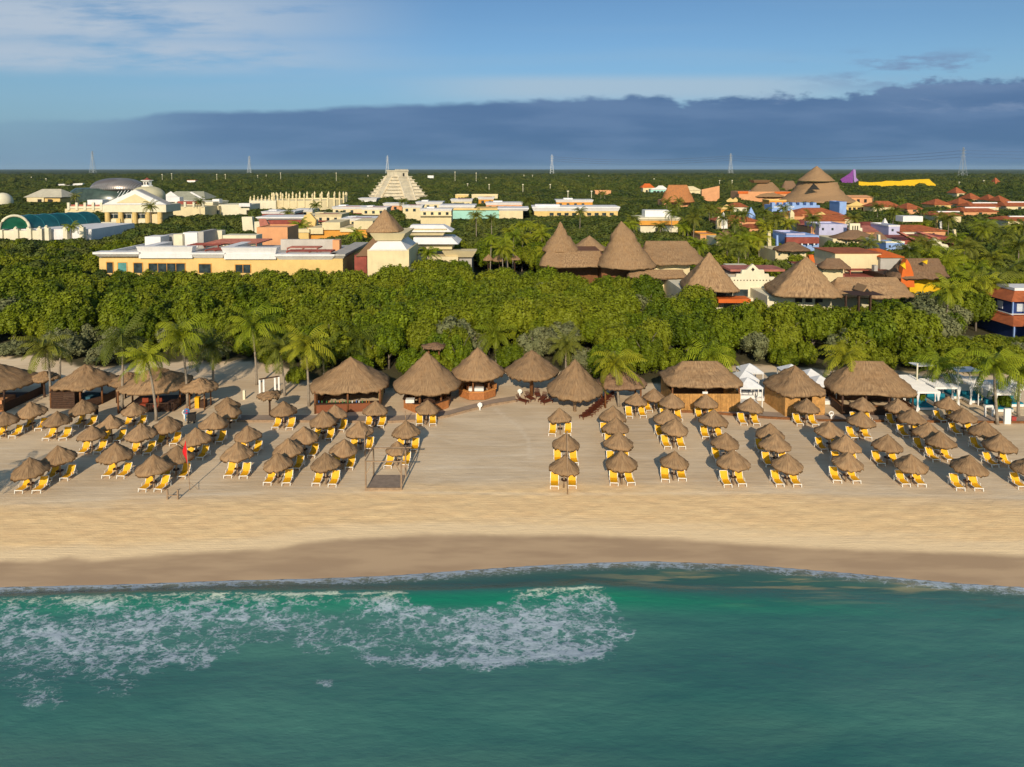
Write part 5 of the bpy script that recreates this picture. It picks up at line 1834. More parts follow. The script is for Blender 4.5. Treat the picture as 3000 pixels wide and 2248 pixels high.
def resort():
    # ---- long yellow hotel block at the wood's edge
    b = B('hotel_block', 'long yellow hotel block with flared white cornices, nearest behind the wood', 'hotel', 290, 1006, 742, 10.2, 792, depth=22)
    b.box('wall', 290, 1004, 757, None, YELW, 0, 22)
    b.cornice(289, 402, 738, 744, 752, ROOFW, .7, 1.2)
    b.box('parapet_base', 406, 563, 744, 757, ROOFW, -.6, 1)
    b.mansard(402, 568, 722, 744, ROOFW, 8, 1.4)
    b.cornice(570, 652, 740, 745, 756, ROOFW, .6, 1.2)
    b.box('parapet_base', 656, 808, 745, 760, ROOFW, -.6, 1)
    b.mansard(650, 814, 725, 745, ROOFW, 8, 1.4)
    b.cornice(818, 972, 744, 750, 761, ROOFW, .7, 1.2)
    b.cornice(974, 1006, 744, 750, 758, CONC, .4, 22)
    b.box('roof_deck', 292, 970, 750, 756, CONC, 1.5, 21.8)
    b.box('side_parapet', 289, 296, 741, 752, ROOFW, 1.3, 21)
    for px_ in (402, 650): b.mansard(px_, px_ + 30, 724, 744, ROOFW, 4, 12, d0=1.45, part='side_parapet')
    for a, c, yt, yb, d0, d1, m in ((424, 470, 694, 716, 14, 18, ROOFW), (472, 508, 690, 718, 19, 24, CONC), (508, 534, 687, 714, 16, 19, CREAML), (536, 578, 682, 698, 17, 20, ROOFW),
                                    (580, 596, 679, 712, 15, 22, CONC), (596, 650, 676, 700, 22, 24, CREAML), (652, 750, 690, 702, 20, 24, CREAML),
                                    (822, 996, 702, 728, 12, 13, M('pale_grey_plaster', (.5, .45, .40), .9, .08, .4, stain=.2)), (974, 994, 704, 726, 10, 11.9, SALM)):
        b.box('roof_block', a, c, yt, 744, m, d0, d1)
    b.pergola(598, 752, 700, 712, PINKR, 9, d0=10, d1=20)
    b.pergola(840, 930, 715, 726, PINKR, 5, d0=6, d1=10)
    b.pergola(838, 970, 728, 736, MAROON, 5, d0=1.5, d1=5)
    b.pergola(600, 655, 724, 732, MAROON, 4, d0=1.5, d1=6)
    b.pergola(548, 640, 712, 718, MAROON, 4, d0=7, d1=12)
    for a, c, yt, m in ((313, 331, 769, GLASS), (346, 371, 770, M('teal_glass', (.10, .28, .26), .15, .2, 1)), (392, 417, 771, GLASS), (436, 542, 772, GLASS), (690, 734, 776, GLASS), (583, 618, 774, GLASS)):
        b.win(a, c, yt, 800, m, ORAP)
    # ---- salmon cube behind it
    b = B('salmon_block', 'plain salmon coloured cube shaped tower behind the yellow block', 'building', 752, 842, 669, 12.5, 702, depth=9)
    b.box('wall', 752, 842, 669, None, SALM, 0, 9)
    b.flatroof(752, 842, 669, SALM, 0, 9, .25)
    b = B('maroon_roofed_house', 'house with steep maroon roof panels behind the salmon tower', 'building', 742, 905, 642, 11, 662, depth=14)
    b.box('wall', 745, 905, 650, None, CREAML, 3, 14)
    b.poly('roof_panel', [(758, 642), (778, 642), (792, 668), (762, 670)], PINKR, 0, .5)
    b.poly('roof_panel', [(784, 646), (900, 644), (905, 668), (798, 668)], MAROON, 1.2, .5)
    b.cornice(755, 890, 636, 639, 643, ROOFW, .4, 14, d0=3)
    b = B('ramp_wall', 'pale yellow wall slab with a slanting side rising from the trees', 'wall', 708, 742, 635, 11, 672, depth=3)
    b.poly('wall', [(708, 636), (738, 636), (743, 680), (712, 684)], CREAML, 0, 2)
    # ---- orange and yellow stepped building
    b = B('orange_building', 'orange building with thick cream parapets left of the thatched pyramid tower', 'building', 845, 1090, 655, 11, 686, depth=16)
    b.box('wall', 900, 1075, 668, None, ORAP, 0, 15)
    b.box('wall', 846, 904, 680, None, YELW, -2, 10)
    b.box('parapet', 844, 906, 672, 682, CREAM, -2.3, 10.3)
    b.box('parapet', 903, 946, 668, 686, CREAM, -1.2, 10)
    b.box('parapet', 944, 996, 652, 674, CREAM, -.6, 12)
    b.box('parapet', 996, 1042, 668, 680, CREAM, -.5, 12)
    b.box('parapet', 1036, 1092, 648, 672, CREAM, -.4, 12)
    b.win(958, 984, 695, 706, DARK)
    b.win(1046, 1066, 690, 705, DARK)
    b.poly('gable_tower', [(890, 632), (908, 625), (925, 645), (922, 670), (886, 668)], YELW, 6, 1.5)
    # ---- thatched pyramid tower on flared cream tiers
    b = B('thatched_tower', 'square tower with a steep thatched pyramid roof over flared cream and white tiers', 'tower', 1040, 1190, 684, 14.5, 764, depth=12)
    b.thatch(1127, 613, 1078, 1178, 683, 1.0, 0, 5, 0, 1.0, 31, rz=0, rings=10)
    b.mansard(1086, 1190, 683, 705, CREAM, 14, 12, part='flared_tier')
    z = b.Z
    w1 = (b.X(1103), b.X(1172), b.Y + .5, b.Y + 10)
    b.put(MB().frus((b.X(1082), b.X(1196), b.Y - 1.5, b.Y + 12), w1, z(732), z(706)), 'white_tier', ROOFW)
    b.box('wall', 1076, 1198, 732, None, CREAM, -1.4, 12)
    b.put(MB().add([(b.X(1040), b.Y, z(752)), (b.X(1098), b.Y, z(690)), (b.X(1104), b.Y, z(706)), (b.X(1076), b.Y, z(750)),
                    (b.X(1040), b.Y + 8, z(752)), (b.X(1098), b.Y + 8, z(690)), (b.X(1104), b.Y + 8, z(706)), (b.X(1076), b.Y + 8, z(750))],
                   [(0, 1, 2, 3), (7, 6, 5, 4), (0, 4, 5, 1), (1, 5, 6, 2), (2, 6, 7, 3), (3, 7, 4, 0)]), 'thatched_slope', TH2)
    b.box('side_wall', 1038, 1074, 748, None, MAROON, .4, 8)
    b = B('flared_pavilion', 'white and cream pavilion with stacked flared roofs beside the thatched tower', 'pavilion', 1198, 1396, 672, 13, 762, depth=14)
    b.mansard(1190, 1310, 670, 690, CREAM, 12, 4, part='flared_tier')
    w1 = (b.X(1202), b.X(1298), b.Y + .5, b.Y + 4)
    b.put(MB().frus((b.X(1196), b.X(1325), b.Y - 1.2, b.Y + 7), w1, z(712), z(690.5)), 'white_tier', ROOFW)
    b.box('wall', 1210, 1324, 712.5, 731, CREAM, -.8, 7)
    b.put(MB().frus((b.X(1215), b.X(1345), b.Y - 2.6, b.Y + 9), (b.X(1212), b.X(1324), b.Y - 1, b.Y + 7), z(752), z(731.5)), 'white_tier', ROOFW)
    b.box('wall', 1218, 1342, 752.5, None, CREAM, -2, 9)
    b.mansard(1296, 1396, 735, 754, CREAM, 12, 3, part='flared_tier', d0=-1)
    b.box('wall', 1345, 1382, 754.5, None, CONC, 0, 9)
    # ---- houses with white roofs behind (a row of separate blocks)
    rows = [
        ('villa', 'cream villa with a white roof and blue framed dormers above the flared pavilion', 1232, 1322, 612, 11, 665, CREAM, ROOFW, 8),
        ('villa', 'villa with white double roof and dark red terrace, right behind the thatched tower tip', 1180, 1236, 602, 11, 640, CREAM, ROOFW, 8),
        ('villa', 'villa with long white roof left of the thatched tower tip', 1060, 1132, 608, 10, 634, CREAM, ROOFW, 12),
        ('villa', 'villa with fanned white roof slabs just right of the thatched tower tip', 1124, 1182, 596, 11, 615, SALM, ROOFW, 10),
        ('villa', 'villa with white roof right of the spired rotunda', 975, 1062, 606, 9.5, 622, CREAM, ROOFW, 12),
        ('villa', 'low villa with white roof in front of the spired rotunda', 860, 915, 614, 9.5, 628, CREAM, ROOFW, 10),
        ('villa', 'low villa with tilted white roof left of the rotunda front', 768, 862, 620, 9.5, 640, MAROON, ROOFW, 12),
        ('villa', 'cream villa with parapet between the white roofed villas and orange building', 905, 1000, 628, 10, 655, CREAM, CREAM, 12),
        ('villa', 'yellow villa with chimney block behind the orange building', 1000, 1096, 640, 10.5, 656, CREAM, ROOFW, 12),
        ('villa', 'white roofed villa behind the pyramid side, above the fanned roofs', 1220, 1295, 592, 10, 606, CREAM, ROOFW, 12),
        ('villa', 'villa with white sloping roof left of the tall tree', 1424, 1530, 594, 10, 612, SALM, ROOFW, 12),
        ('villa', 'small white roofed villa above the others left of the tall tree', 1402, 1446, 578, 10, 594, ORAP, ROOFW, 9),
        ('villa', 'two level villa with stacked white roofs at the end of the long yellow block', 1630, 1736, 586, 10.5, 606, ORAP, ROOFW, 12),
        ('villa', 'white flat roofed villa far off behind the sloping white roofs', 1322, 1382, 584, 9, 596, CREAM, ROOFW, 12),
        ('villa', 'pale blue white block beside the step pyramid foot', 1166, 1212, 563, 10, 586, WHITE, ROOFW, 14),
        ('villa', 'small white block at the left foot of the step pyramid', 1052, 1102, 581, 8, 590, WHITE, ROOFW, 12),
    ]
    for nm, lab, a, c, yt, h, yr, wm, rm, dp in rows:
        b = B(nm, lab, 'villa', a, c, yt, h, yr, depth=dp, group='villas of the resort')
        b.box('wall', a, c, yt + 5, None, wm, 0, dp)
        b.mansard(a - 3, c + 3, yt, yt + 7, rm, 3, dp, part='roof')
        w = c - a
        if (a + c) % 4 < 2: b.pergola(a + w * .3, c - w * .1, yt - 3, yt - 1, MAROON if a % 3 else PINKR, 4, d0=1.5, d1=5)
        for k in range(max(1, int(w / 22))):
            x = a + 8 + k * 22
            if x + 8 < c: b.win(x, x + 8, yt + 10, yt + 18, GLASS)
        if w > 60:
            b.box('roof_block', a + w * .2, a + w * .45, yt - 5, yt + 1, rm, dp * .5, dp * .9)
            b.box('terrace', a - 2, c + 2, yt + 19, yt + 22, MAROON if (a % 2) else wm, -1.5, -.02)
    # ---- teal and cream long block
    b = B('teal_block', 'long block with a pale teal wall between cream ends', 'hotel', 1285, 1545, 606, 10, 640, depth=16)
    b.box('wall', 1318, 1462, 616, None, TEALP, 0, 15)
    b.box('wall', 1462, 1532, 612, None, CREAM, -1, 14)
    b.box('wall', 1285, 1318, 616, None, CREAM, -.5, 14)
    b.box('upper_band', 1300, 1461, 611, 616, YELW, -.6, 15)
    b.cornice(1290, 1388, 602, 606, 611, ROOFW, .6, 14)
    b.cornice(1462, 1545, 610, 613, 618, ROOFW, .6, 14, d0=-1)
    b = B('yellow_long_block', 'long low yellow block with a white roof edge right of the tall tree', 'hotel', 1560, 1812, 606, 10, 632, depth=16)
    b.box('wall', 1565, 1810, 617, None, YELW, 0, 15)
    b.cornice(1563, 1812, 606, 610, 619, ROOFW, .6, 15)
    for k in range(9): b.win(1610 + 22 * k, 1622 + 22 * k, 624, 632, GLASS)
    b.box('roof_block', 1568, 1640, 600, 606, ROOFW, 2, 8)
    # ---- spired rotunda
    b = B('spired_rotunda', 'round pale yellow hall crowned by a ring of spires', 'hall', 730, 992, 588, 10, 612, depth=40)
    cx, R = b.X(880), (b.X(992) - b.X(770)) / 2
    cy = b.Y + R * .8
    zt = b.Z(588)
    b.put(MB().lathe(cx, cy, [(R, 0), (R, zt), (R - 1.2, zt), (R - 1.2, zt - .8)], 40, sy=.8), 'round_wall', CREAM)
    b.box('wing', 730, 808, 588, None, CREAML, 2, 18)
    for k in range(30):
        a = 2 * math.pi * k / 30
        x, y = cx + R * math.cos(a), cy + R * .8 * math.sin(a)
        m = MB().box(x - .45, x + .45, y - .45, y + .45, zt - 4, zt + 1.6)
        m.lathe(x, y, [(.3, zt + 1.6), (.62, zt + 2.5), (.5, zt + 3.3), (.1, zt + 4.2)], 8)
        b.put(m, 'spire', CREAM)
    for k in range(7):
        b.finial(734 + k * 11, 571 if k % 2 else 575, 588, CREAM, 2.5, .45, 'spire')
    # ---- terrace wing and palace
    b = B('terrace_wing', 'cream wing with a dark windowed terrace and white parapets left of the rotunda', 'hotel', 500, 732, 592, 11, 630, depth=20)
    b.box('wall', 508, 640, 604, None, CREAM, 0, 18)
    b.box('wall', 640, 730, 600, None, CREAML, 3, 18)
    b.cornice(506, 622, 592, 596, 604, CREAML, .5, 18)
    b.box('parapet', 700, 732, 596, 606, ROOFW, 1, 3)
    b.box('roof_block', 622, 642, 584, 596, ROOFW, 6, 10)
    for k in range(4): b.box('pier', 510 + 34 * k, 522 + 34 * k, 614, None, CREAM, -1.2, -.02)
    for k in range(4): b.win(524 + 34 * k, 542 + 34 * k, 616, 632, GLASS)
    for k in range(4): b.win(722 + 17 * k - 0, 730 + 17 * k, 616, 628, DARK, d=3) if k == 0 else None
    b = B('pediment_hall', 'grand hall with a white triangular pediment and yellow columns', 'hall', 300, 486, 600, 13, 655, depth=26)
    b.box('wall', 310, 470, 620, None, CREAM, 1.5, 12)
    b.box('entablature', 300, 486, 600, 622, CREAML, -.5, 12)
    b.poly('pediment', [(300, 600), (395, 556), (486, 600)], ROOFW, -.8, 1.2)
    b.poly('tympanum', [(340, 595), (395, 569), (445, 595)], CREAM, -.98, .15)
    b.put(MB().add([(b.X(300), b.Y + .5, b.Z(600)), (b.X(486), b.Y + .5, b.Z(600)), (b.X(395), b.Y + .5, b.Z(556)),
                    (b.X(300), b.Y + 6, b.Z(600)), (b.X(486), b.Y + 6, b.Z(600)), (b.X(395), b.Y + 6, b.Z(556))],
                   [(0, 1, 2), (5, 4, 3), (0, 2, 5, 3), (1, 4, 5, 2), (0, 3, 4, 1)]), 'roof', CONC)
    for k, x in enumerate((308, 347, 388, 426, 462)):
        b.put(MB().lathe(b.X(x + 5), b.Y + .2, [(1.0, 0), (1.0, b.Z(622) - .02)], 10), 'column', YELW)
    for x in (320, 359, 400): b.win(x, x + 26, 628, 640, GLASS, WHITE, d=1.5)
    for x in (318, 358, 398): b.box('balcony_rail', x, x + 28, 643, 655, CREAML, .9, 1.1)
    b = B('side_wing', 'cream side wing with a balustraded terrace left of the pediment hall', 'hotel', 178, 312, 600, 11, 622, depth=16)
    b.box('wall', 190, 310, 612, None, CREAM, 0, 15)
    b.box('terrace_wall', 196, 306, 600, 606, PINKR, 5, 5.5)
    for k in range(5): b.box('pier', 196 + 24 * k, 203 + 24 * k, 594, 616, CREAML, -.5, .5)
    b.box('balustrade', 204, 306, 605, 611, CREAML, -.1, .1)
    b.box('roof_block', 256, 300, 586, 600, ROOFW, 8, 13)
    b = B('side_wing', 'cream side wing with red terrace stretching right of the pediment hall', 'hotel', 482, 600, 596, 11, 622, depth=16)
    b.box('wall', 484, 600, 606, None, CREAM, 0, 15)
    b.box('terrace_wall', 520, 598, 590, 599, MAROON, 6, 6.5)
    for k in range(5): b.box('pier', 486 + 26 * k, 492 + 26 * k, 592, 608, CREAML, -.3, .5)
    b.box('roof_block', 486, 526, 578, 592, ROOFW, 9, 13)
    b = B('gabled_hall', 'grey roofed hall with white gables right of the small dome', 'hall', 460, 602, 562, 12.5, 588, depth=24)
    b.box('wall', 468, 598, 585, None, ROOFW, 0, 22)
    b.hip(466, 602, 585, 561, TILEG, .62, 0, 22)
    b.poly('gable', [(462, 586), (500, 561), (535, 586)], ROOFW, -1.4, .6)
    b.poly('gable', [(560, 562), (604, 586), (596, 586), (556, 565)], ROOFW, -1.5, .6)
    # ---- cupola dome
    b = B('cupola_dome', 'pale yellow dome topped by a white lantern with a red cap', 'dome', 358, 455, 574, 14, 578, depth=26)
    cx, R = b.X(406), (b.X(455) - b.X(358)) / 2
    cy = b.Y + R
    z0, z1 = b.Z(576), at(406, 545, cy)[1]
    pr = [(R, 0), (R, z0)] + [(R * math.cos(t), z0 + (z1 - z0) * math.sin(t)) for t in np.linspace(0.05, 1.5, 9)]
    b.put(MB().lathe(cx, cy, pr, 32), 'dome', M('dome_yellow', (.56, .50, .32), .7, .08, .4), smooth=True)
    zl0, zl1, zc = at(408, 546, cy)[1], at(408, 530, cy)[1], at(408, 521, cy)[1]
    l = b.put(MB().lathe(cx, cy, [(2.9, zl0 - .4), (2.9, zl0 + .5), (2.3, zl0 + .5), (2.3, zl1), (3.2, zl1), (3.2, zl1 + .4)], 8), 'lantern', WHITE)
    b.put(MB().lathe(cx, cy, [(2.6, zl1 + .4), (1.0, zc - .7), (.15, zc)], 8), 'cap', MAROON)
    for k in range(3):
        x = cx - 1.4 + 1.4 * k
        b.put(MB().box(x - .3, x + .3, cy - 2.5, cy - 2.28, zl0 + .9, zl1 - .6), 'opening', DARK, parent=l)
    # ---- ribbed metal dome
    b = B('ribbed_dome', 'huge egg shaped dome of bronze ribs over dark glass', 'dome', 180, 405, 560, 10, 592, depth=60)
    cx, R = b.X(318), (b.X(398) - b.X(238)) / 2
    cy = b.Y + R * .6
    z0 = b.Z(558)
    z1 = at(320, 522, cy)[1]
    BRZ = M('bronze_ribs', (.27, .23, .21), .35, .15, .3, metal=.55)
    b.put(MB().lathe(cx, cy, [(R * math.cos(t) ** .8, z0 + (z1 - z0) * math.sin(t)) for t in np.linspace(0.0, 1.5, 12)], 48, sy=.6), 'upper_shell', BRZ, smooth=True)
    cx2, R2 = b.X(278), (b.X(398) - b.X(170)) / 2
    zz = b.Z(600)
    b.put(MB().lathe(cx2, cy, [(R2, 0), (R2, zz)] + [(R2 * math.cos(t) ** .6, zz + (z0 + 1.5 - zz) * math.sin(t) / math.sin(.95)) for t in np.linspace(0.05, .95, 8)], 48, sy=.55), 'glass_hall',
          M('dark_green_glass', (.05, .075, .06), .25, .3, .2), smooth=True)
    for k in range(26):
        x = -R * .95 + 1.9 * R * k / 25
        m = MB()
        pts = []
        for t in np.linspace(0.05, 1.45, 8):
            yy = math.cos(t) * math.sqrt(max(0, 1 - (x / R) ** 2))
            pts.append((cx + x + (1 - math.cos(t)) * R * .18, cy - R * .6 * yy * 1.03 - .1, z0 + (z1 - z0) * math.sin(t) * math.sqrt(max(0.02, 1 - (x / R) ** 2 * .9)) + .1))
        b.put(m.tube(pts, .14, 4), 'rib', STEEL)
    for k in range(16):
        x = b.X(250 + k * 9)
        m = MB()
        pts = [(x - 3.6 + 5 * t, cy - R * .55 * (1.35 - .5 * t), zz + (z0 - zz) * t) for t in (0, .35, .7, 1)]
        b.put(m.tube(pts, .3, 4), 'lower_rib', STEEL)
    b = B('cream_pavilion', 'cream pavilion with a hipped pale roof far left beyond the trees', 'pavilion', 72, 182, 558, 12, 592, depth=24)
    b.box('wall', 78, 128, 577, None, CREAM, 0, 20)
    b.box('wall', 128, 176, 582, None, YELW, 1, 20)
    b.hip(70, 182, 578, 554, M('pale_tile_roof', (.50, .45, .34), .85, .12, .4, stain=.2), .5, 0, 20)
    for k in range(2): b.win(110 + 30 * k, 122 + 30 * k, 584, 596, DARK)
    b = B('long_white_shed', 'low white roofed shed in the far wood left of the ribbed dome', 'shed', 165, 242, 538, 8, 545, depth=18)
    b.poly('roof', [(165, 540), (242, 537), (242, 542), (168, 548)], ROOFW, 0, 14)
    b.box('wall', 170, 240, 545, None, CREAM, .5, 14)
    b = B('white_dome', 'small white dome cut by the left edge beyond the barrel vault', 'dome', -30, 14, 580, 11, 592, depth=20)
    cx = b.X(-12); R = b.X(14) - cx
    b.put(MB().lathe(cx, b.Y + R, [(R, 0), (R, b.Z(592))] + [(R * math.cos(t), b.Z(592) + (b.Z(566) - b.Z(592)) * math.sin(t)) for t in np.linspace(0.1, 1.5, 7)], 24), 'dome', CREAML, smooth=True)
    # ---- barrel vault of teal glass
    b = B('glass_vault', 'long barrel vault of dark teal glass with a pale arch at its end', 'glasshouse', -4, 262, 668, 9.5, 668, depth=30)
    TG = M('teal_vault_glass', (.012, .085, .10), .18, .25, .25, spec=.6)
    # axis runs to the right, slightly away from the view
    def ringp(px, yc, rpx, d):
        X0 = b.X(px, d, yc); k = (b.Y + d) / F
        return X0, b.Z(yc, d), rpx * k
    A0 = ringp(28, 672, 31, 0); A1 = ringp(232, 662, 36, 22)
    n = 14
    vs, fs = [], []
    for (x, z, r), y in ((A0, b.Y), (A1, b.Y + 22)):
        for k in range(n + 1):
            t = math.pi * k / n
            vs.append((x - r * .95 * math.cos(t) * 1.0, y + (r * .9) * (1 - math.cos(t)) * .7, z + r * 1.25 * math.sin(t) if x == A0[0] and y == b.Y else z + r * 1.1 * math.sin(t)))
    for k in range(n): fs.append((k, k + 1, n + 2 + k, n + 1 + k))
    b.put(MB().add(vs, fs), 'vault', TG, smooth=True)
    b.put(MB().tube([vs[k] for k in range(n + 1)], .45, 6), 'end_arch', CREAML, smooth=True)
    b.put(MB().tube([vs[n + 1 + k] for k in range(n + 1)], .25, 6), 'far_arch', TG, smooth=True)
    for t in (.2, .4, .6, .8):
        b.put(MB().tube([tuple(Vector(vs[k]).lerp(Vector(vs[n + 1 + k]), t) + Vector((0, -.05, .06))) for k in range(n + 1)], .13, 5), 'rib', M('teal_rib', (.02, .14, .17), .5))
    b.put(MB().add([vs[k] for k in range(n + 1)][::1], [tuple(range(n + 1))]), 'end_glass', M('green_glass', (.01, .09, .05), .2, .3, .4))
    b.box('terrace_wall', -20, 268, 672, None, ROOFW, 2, 26)
    b = B('balustrade_wall', 'pale garden wall with urn topped pillars in front of the glass vault', 'wall', -20, 256, 674, 8.8, 700, depth=3)
    b.box('wall', -20, 112, 676, None, CREAML, 0, 1)
    b.box('wall', 112, 256, 680, None, ROOFW, 1.5, 2.5)
    for x, yt in ((0, 668), (46, 666), (84, 664), (116, 665), (136, 662), (190, 664), (238, 660)):
        b.box('pillar', x - 6, x + 6, yt + 6, None, CREAML, -.6, .6)
        b.finial(x, yt - 2, yt + 6, CREAML, 0, .4, 'urn')
    b = B('balcony_tower', 'cream wall end with yellow arched foot between the vault wall and hall', 'wall', 320, 352, 650, 8.5, 668, depth=3)
    b.box('wall', 290, 345, 652, None, CREAML, 0, 2.5)
    b.box('pier', 340, 352, 642, None, YELW, -.5, -.02)

    # ---- step pyramid
    b = B('step_pyramid', 'pale stone step pyramid with a square temple on top', 'pyramid', 1060, 1232, 520, 22, 578, depth=52)
    cxp = b.X(1148)
    ztop = at(1148, 517, b.Y + 22)[1]
    Wb = (b.X(1240) - b.X(1056)) / 2 * .82
    Wt = (b.X(1186) - b.X(1112)) / 2 * .72
    cyp = b.Y + 22 + 4
    n = 9
    for k in range(n):
        t0, t1 = k / n, (k + 1) / n
        w0 = Wb + (Wt - Wb) * t0
        w1 = w0 - .5
        b.put(MB().frus((cxp - w0, cxp + w0, cyp - w0, cyp + w0), (cxp - w1, cxp + w1, cyp - w1, cyp + w1), ztop * t0, ztop * t1 - .5)
              .box(cxp - w0 - .25, cxp + w0 + .25, cyp - w0 - .25, cyp + w0 + .25, ztop * t1 - .498, ztop * t1), 'terrace', STONE)
    for (dx, dy) in ((0, -1), (-1, 0)):
        m = MB()
        ns = 18
        for k in range(ns):
            t0, t1 = k / ns, (k + 1) / ns
            w = Wb + 1.8 + (Wt + .4 - Wb - 1.8) * t0
            if dy: m.box(cxp - 4, cxp + 4, cyp - w, cyp - w + 4, ztop * t0, ztop * t1)
            else: m.box(cxp - w, cxp - w + 4, cyp - 4, cyp + 4, ztop * t0, ztop * t1)
        b.put(m, 'stairway', M('stair_stone', (.62, .54, .40), .95, .15, .3))
        for sgn in (-1, 1):
            if dy: pts = [(cxp + sgn * 4.5, cyp - Wb - 1.9, .3), (cxp + sgn * 4.5, cyp - Wt - .4, ztop + .4)]
            else: pts = [(cxp - Wb - 1.9, cyp + sgn * 4.5, .3), (cxp - Wt - .4, cyp + sgn * 4.5, ztop + .4)]
            b.put(MB().bar(pts[0], pts[1], 1.0, 1.2), 'balustrade', STONE)
    zt2 = at(1148, 498, cyp)[1]
    w = (b.X(1172) - b.X(1126)) / 2
    o = b.put(MB().box(cxp - w, cxp + w, cyp - w, cyp + w, ztop, zt2 - 1.3).box(cxp - w - .4, cxp + w + .4, cyp - w - .4, cyp + w + .4, zt2 - 1.298, zt2 - .3), 'temple', STONE)
    for k in range(9): b.put(MB().box(cxp - w + 2 * w * k / 9 + .2, cxp - w + 2 * w * k / 9 + .9, cyp - w - .4, cyp - w, zt2 - .298, zt2 + .5), 'merlon', STONE, parent=o)
    b.put(MB().box(cxp + 1.2, cxp + 2.6, cyp - w - .06, cyp - w + .2, ztop, zt2 - 2.6), 'doorway', DARK, parent=o)
    rotate_about(b, cxp, cyp, .72)
    FOOT.append((cxp - Wb - 4, cxp + Wb + 4, cyp - Wb - 6, cyp + Wb))


def resort_right():
    # ---- big thatched restaurant group
    def steep(t):      # concave, bell like
        return t ** 1.0 * (0.55 + 0.45 * t)
    b = B('thatched_towers', 'thatched restaurant with a tall pointed tower roof at its left end', 'restaurant', 1582, 1770, 738, 11, 772, depth=20)
    # tall left tower
    b.thatch(1641, 649, 1588, 1694, 742, 1.0, 0, 2.2, -2, 1, 41, profile=lambda t: (t * .82 if t < .52 else .43 + .06 * min(1, (t - .52) * 40) + (t - .52) * 1.06), rings=22)
    b.thatch(1680, 735, 1580, 1775, 785, .5, .8, 4, -5, 1, 42, part='lower_roof', rings=8)
    b.put(MB().box(b.X(1600), b.X(1770), b.Y, b.Y + 14, 0, b.Z(745)), 'wall', WOOD)
    b = B('thatched_hall', 'square thatched hut roof between the two pointed thatched towers', 'restaurant', 1678, 1776, 738, 11, 740, Y=b.Y + 14, depth=14)
    b.thatch(1727, 690, 1676, 1776, 738, 1, 0, 3.4, 0, 1, 43, rings=9)
    b.box('wall', 1686, 1766, 736, None, CREAM, 3, 12)
    b = B('thatched_towers', 'thatched restaurant with a stepped pointed tower roof near the centre', 'restaurant', 1745, 1930, 775, 9.5, 790, depth=22)
    b.thatch(1820, 648, 1748, 1918, 792, 1.0, 0, 2.3, -2, 1, 44, rings=24,
             profile=lambda t: (t * 1.28 if t < .36 else .46 - .03 + (t - .36) * .30 if t < .46 else .46 + (t - .46) * 1.0))
    b.put(MB().box(b.X(1770), b.X(1890), b.Y + 3, b.Y + 16, 0, b.Z(786)), 'wall', WOOD)
    b = B('thatched_hall', 'broad thatched hall with a flat ridge right of the stepped tower', 'restaurant', 1885, 2052, 772, 9.5, 775, depth=20)
    b.thatch(1952, 706, 1862, 2062, 778, .8, .60, 3.4, 2, 1.1, 45, rings=12)
    b.put(MB().box(b.X(1890), b.X(2040), b.Y + 4, b.Y + 18, 0, b.Z(775)), 'wall', CREAM)
    b = B('thatched_gallery', 'low strip of thatch with white skylight roofs below the broad hall', 'restaurant', 1838, 2012, 796, 8, 806, depth=12)
    b.thatch(1925, 790, 1836, 2014, 818, .25, .85, 4, -2, 1, 46, rings=6)
    b.box('wall', 1850, 2000, 815, None, CREAM, 1, 5)
    b.box('white_roof', 1918, 1960, 781, 790, CREAML, 8, 11)
    b.put(MB().frus((b.X(1945), b.X(2024), b.Y + 9, b.Y + 16), (b.X(1975), b.X(2015), b.Y + 12, b.Y + 13), b.Z(784, 9), b.Z(773, 12)), 'skylight_roof', ROOFW)
    b = B('thatched_house', 'pointed thatched house left of the cream mission style front', 'house', 1985, 2160, 846, 7.5, 840, depth=22)
    b.thatch(2078, 740, 1996, 2152, 858, .95, .02, 9, -1, 1.04, 47, rings=18, rz=-.16)
    b.put(MB().box(b.X(2015), b.X(2142), b.Y + 3, b.Y + 17, 0, b.Z(850, 3)), 'wall', CREAML)
    b.win(2100, 2126, 858, 876, DARK, d=2.9)
    # mission front
    b = B('mission_front', 'cream mission style facade with stepped gable and diamond window', 'house', 2138, 2275, 800, 9.5, 876, depth=16)
    b.poly('facade', [(2165, 878), (2165, 850), (2152, 838), (2146, 824), (2140, 822), (2140, 812), (2156, 812), (2158, 803), (2172, 803), (2174, 792), (2188, 791), (2196, 783), (2206, 774),
                      (2216, 783), (2224, 791), (2238, 791), (2240, 803), (2252, 803), (2254, 812), (2270, 812), (2270, 822), (2262, 826), (2256, 838), (2244, 850), (2244, 878)], CREAML, 0, .6)
    b.box('wall', 2142, 2268, 826, None, CREAML, .62, 14)
    b.box('base_wall', 2150, 2262, 874, None, CREAML, -1.5, .6)
    b.win(2147, 2191, 848, 872, GLASS, CREAML, d=0)
    b.win(2220, 2246, 850, 872, GLASS, CREAML, d=0)
    b.poly('diamond_window', [(2206, 784), (2211, 790), (2206, 796), (2201, 790)], DARK, -.05, .1)
    for k in range(12): b.win(2150 + 9.4 * k, 2153 + 9.4 * k, 820, 823, DARK, part='vent')
    b.box('roof', 2140, 2300, 790, 796, PINKR, 8, 14)
    b.box('roof_edge', 2138, 2200, 781, 786, CREAML, 12, 16)
    b.box('red_terrace', 2105, 2200, 877, 888, ORAS, -5, -2)
    b = B('thatched_house', 'largest pointed thatched house with a sweeping tail roof to the right', 'house', 2236, 2660, 866, 7.5, 862, depth=24)
    b.thatch(2362, 752, 2252, 2438, 874, .95, .02, 9, -1, 1.04, 48, rings=20, rz=-.18)
    b.thatch(2540, 812, 2420, 2662, 876, .55, .72, 3.6, 1, 1, 49, part='tail_roof', rings=12)
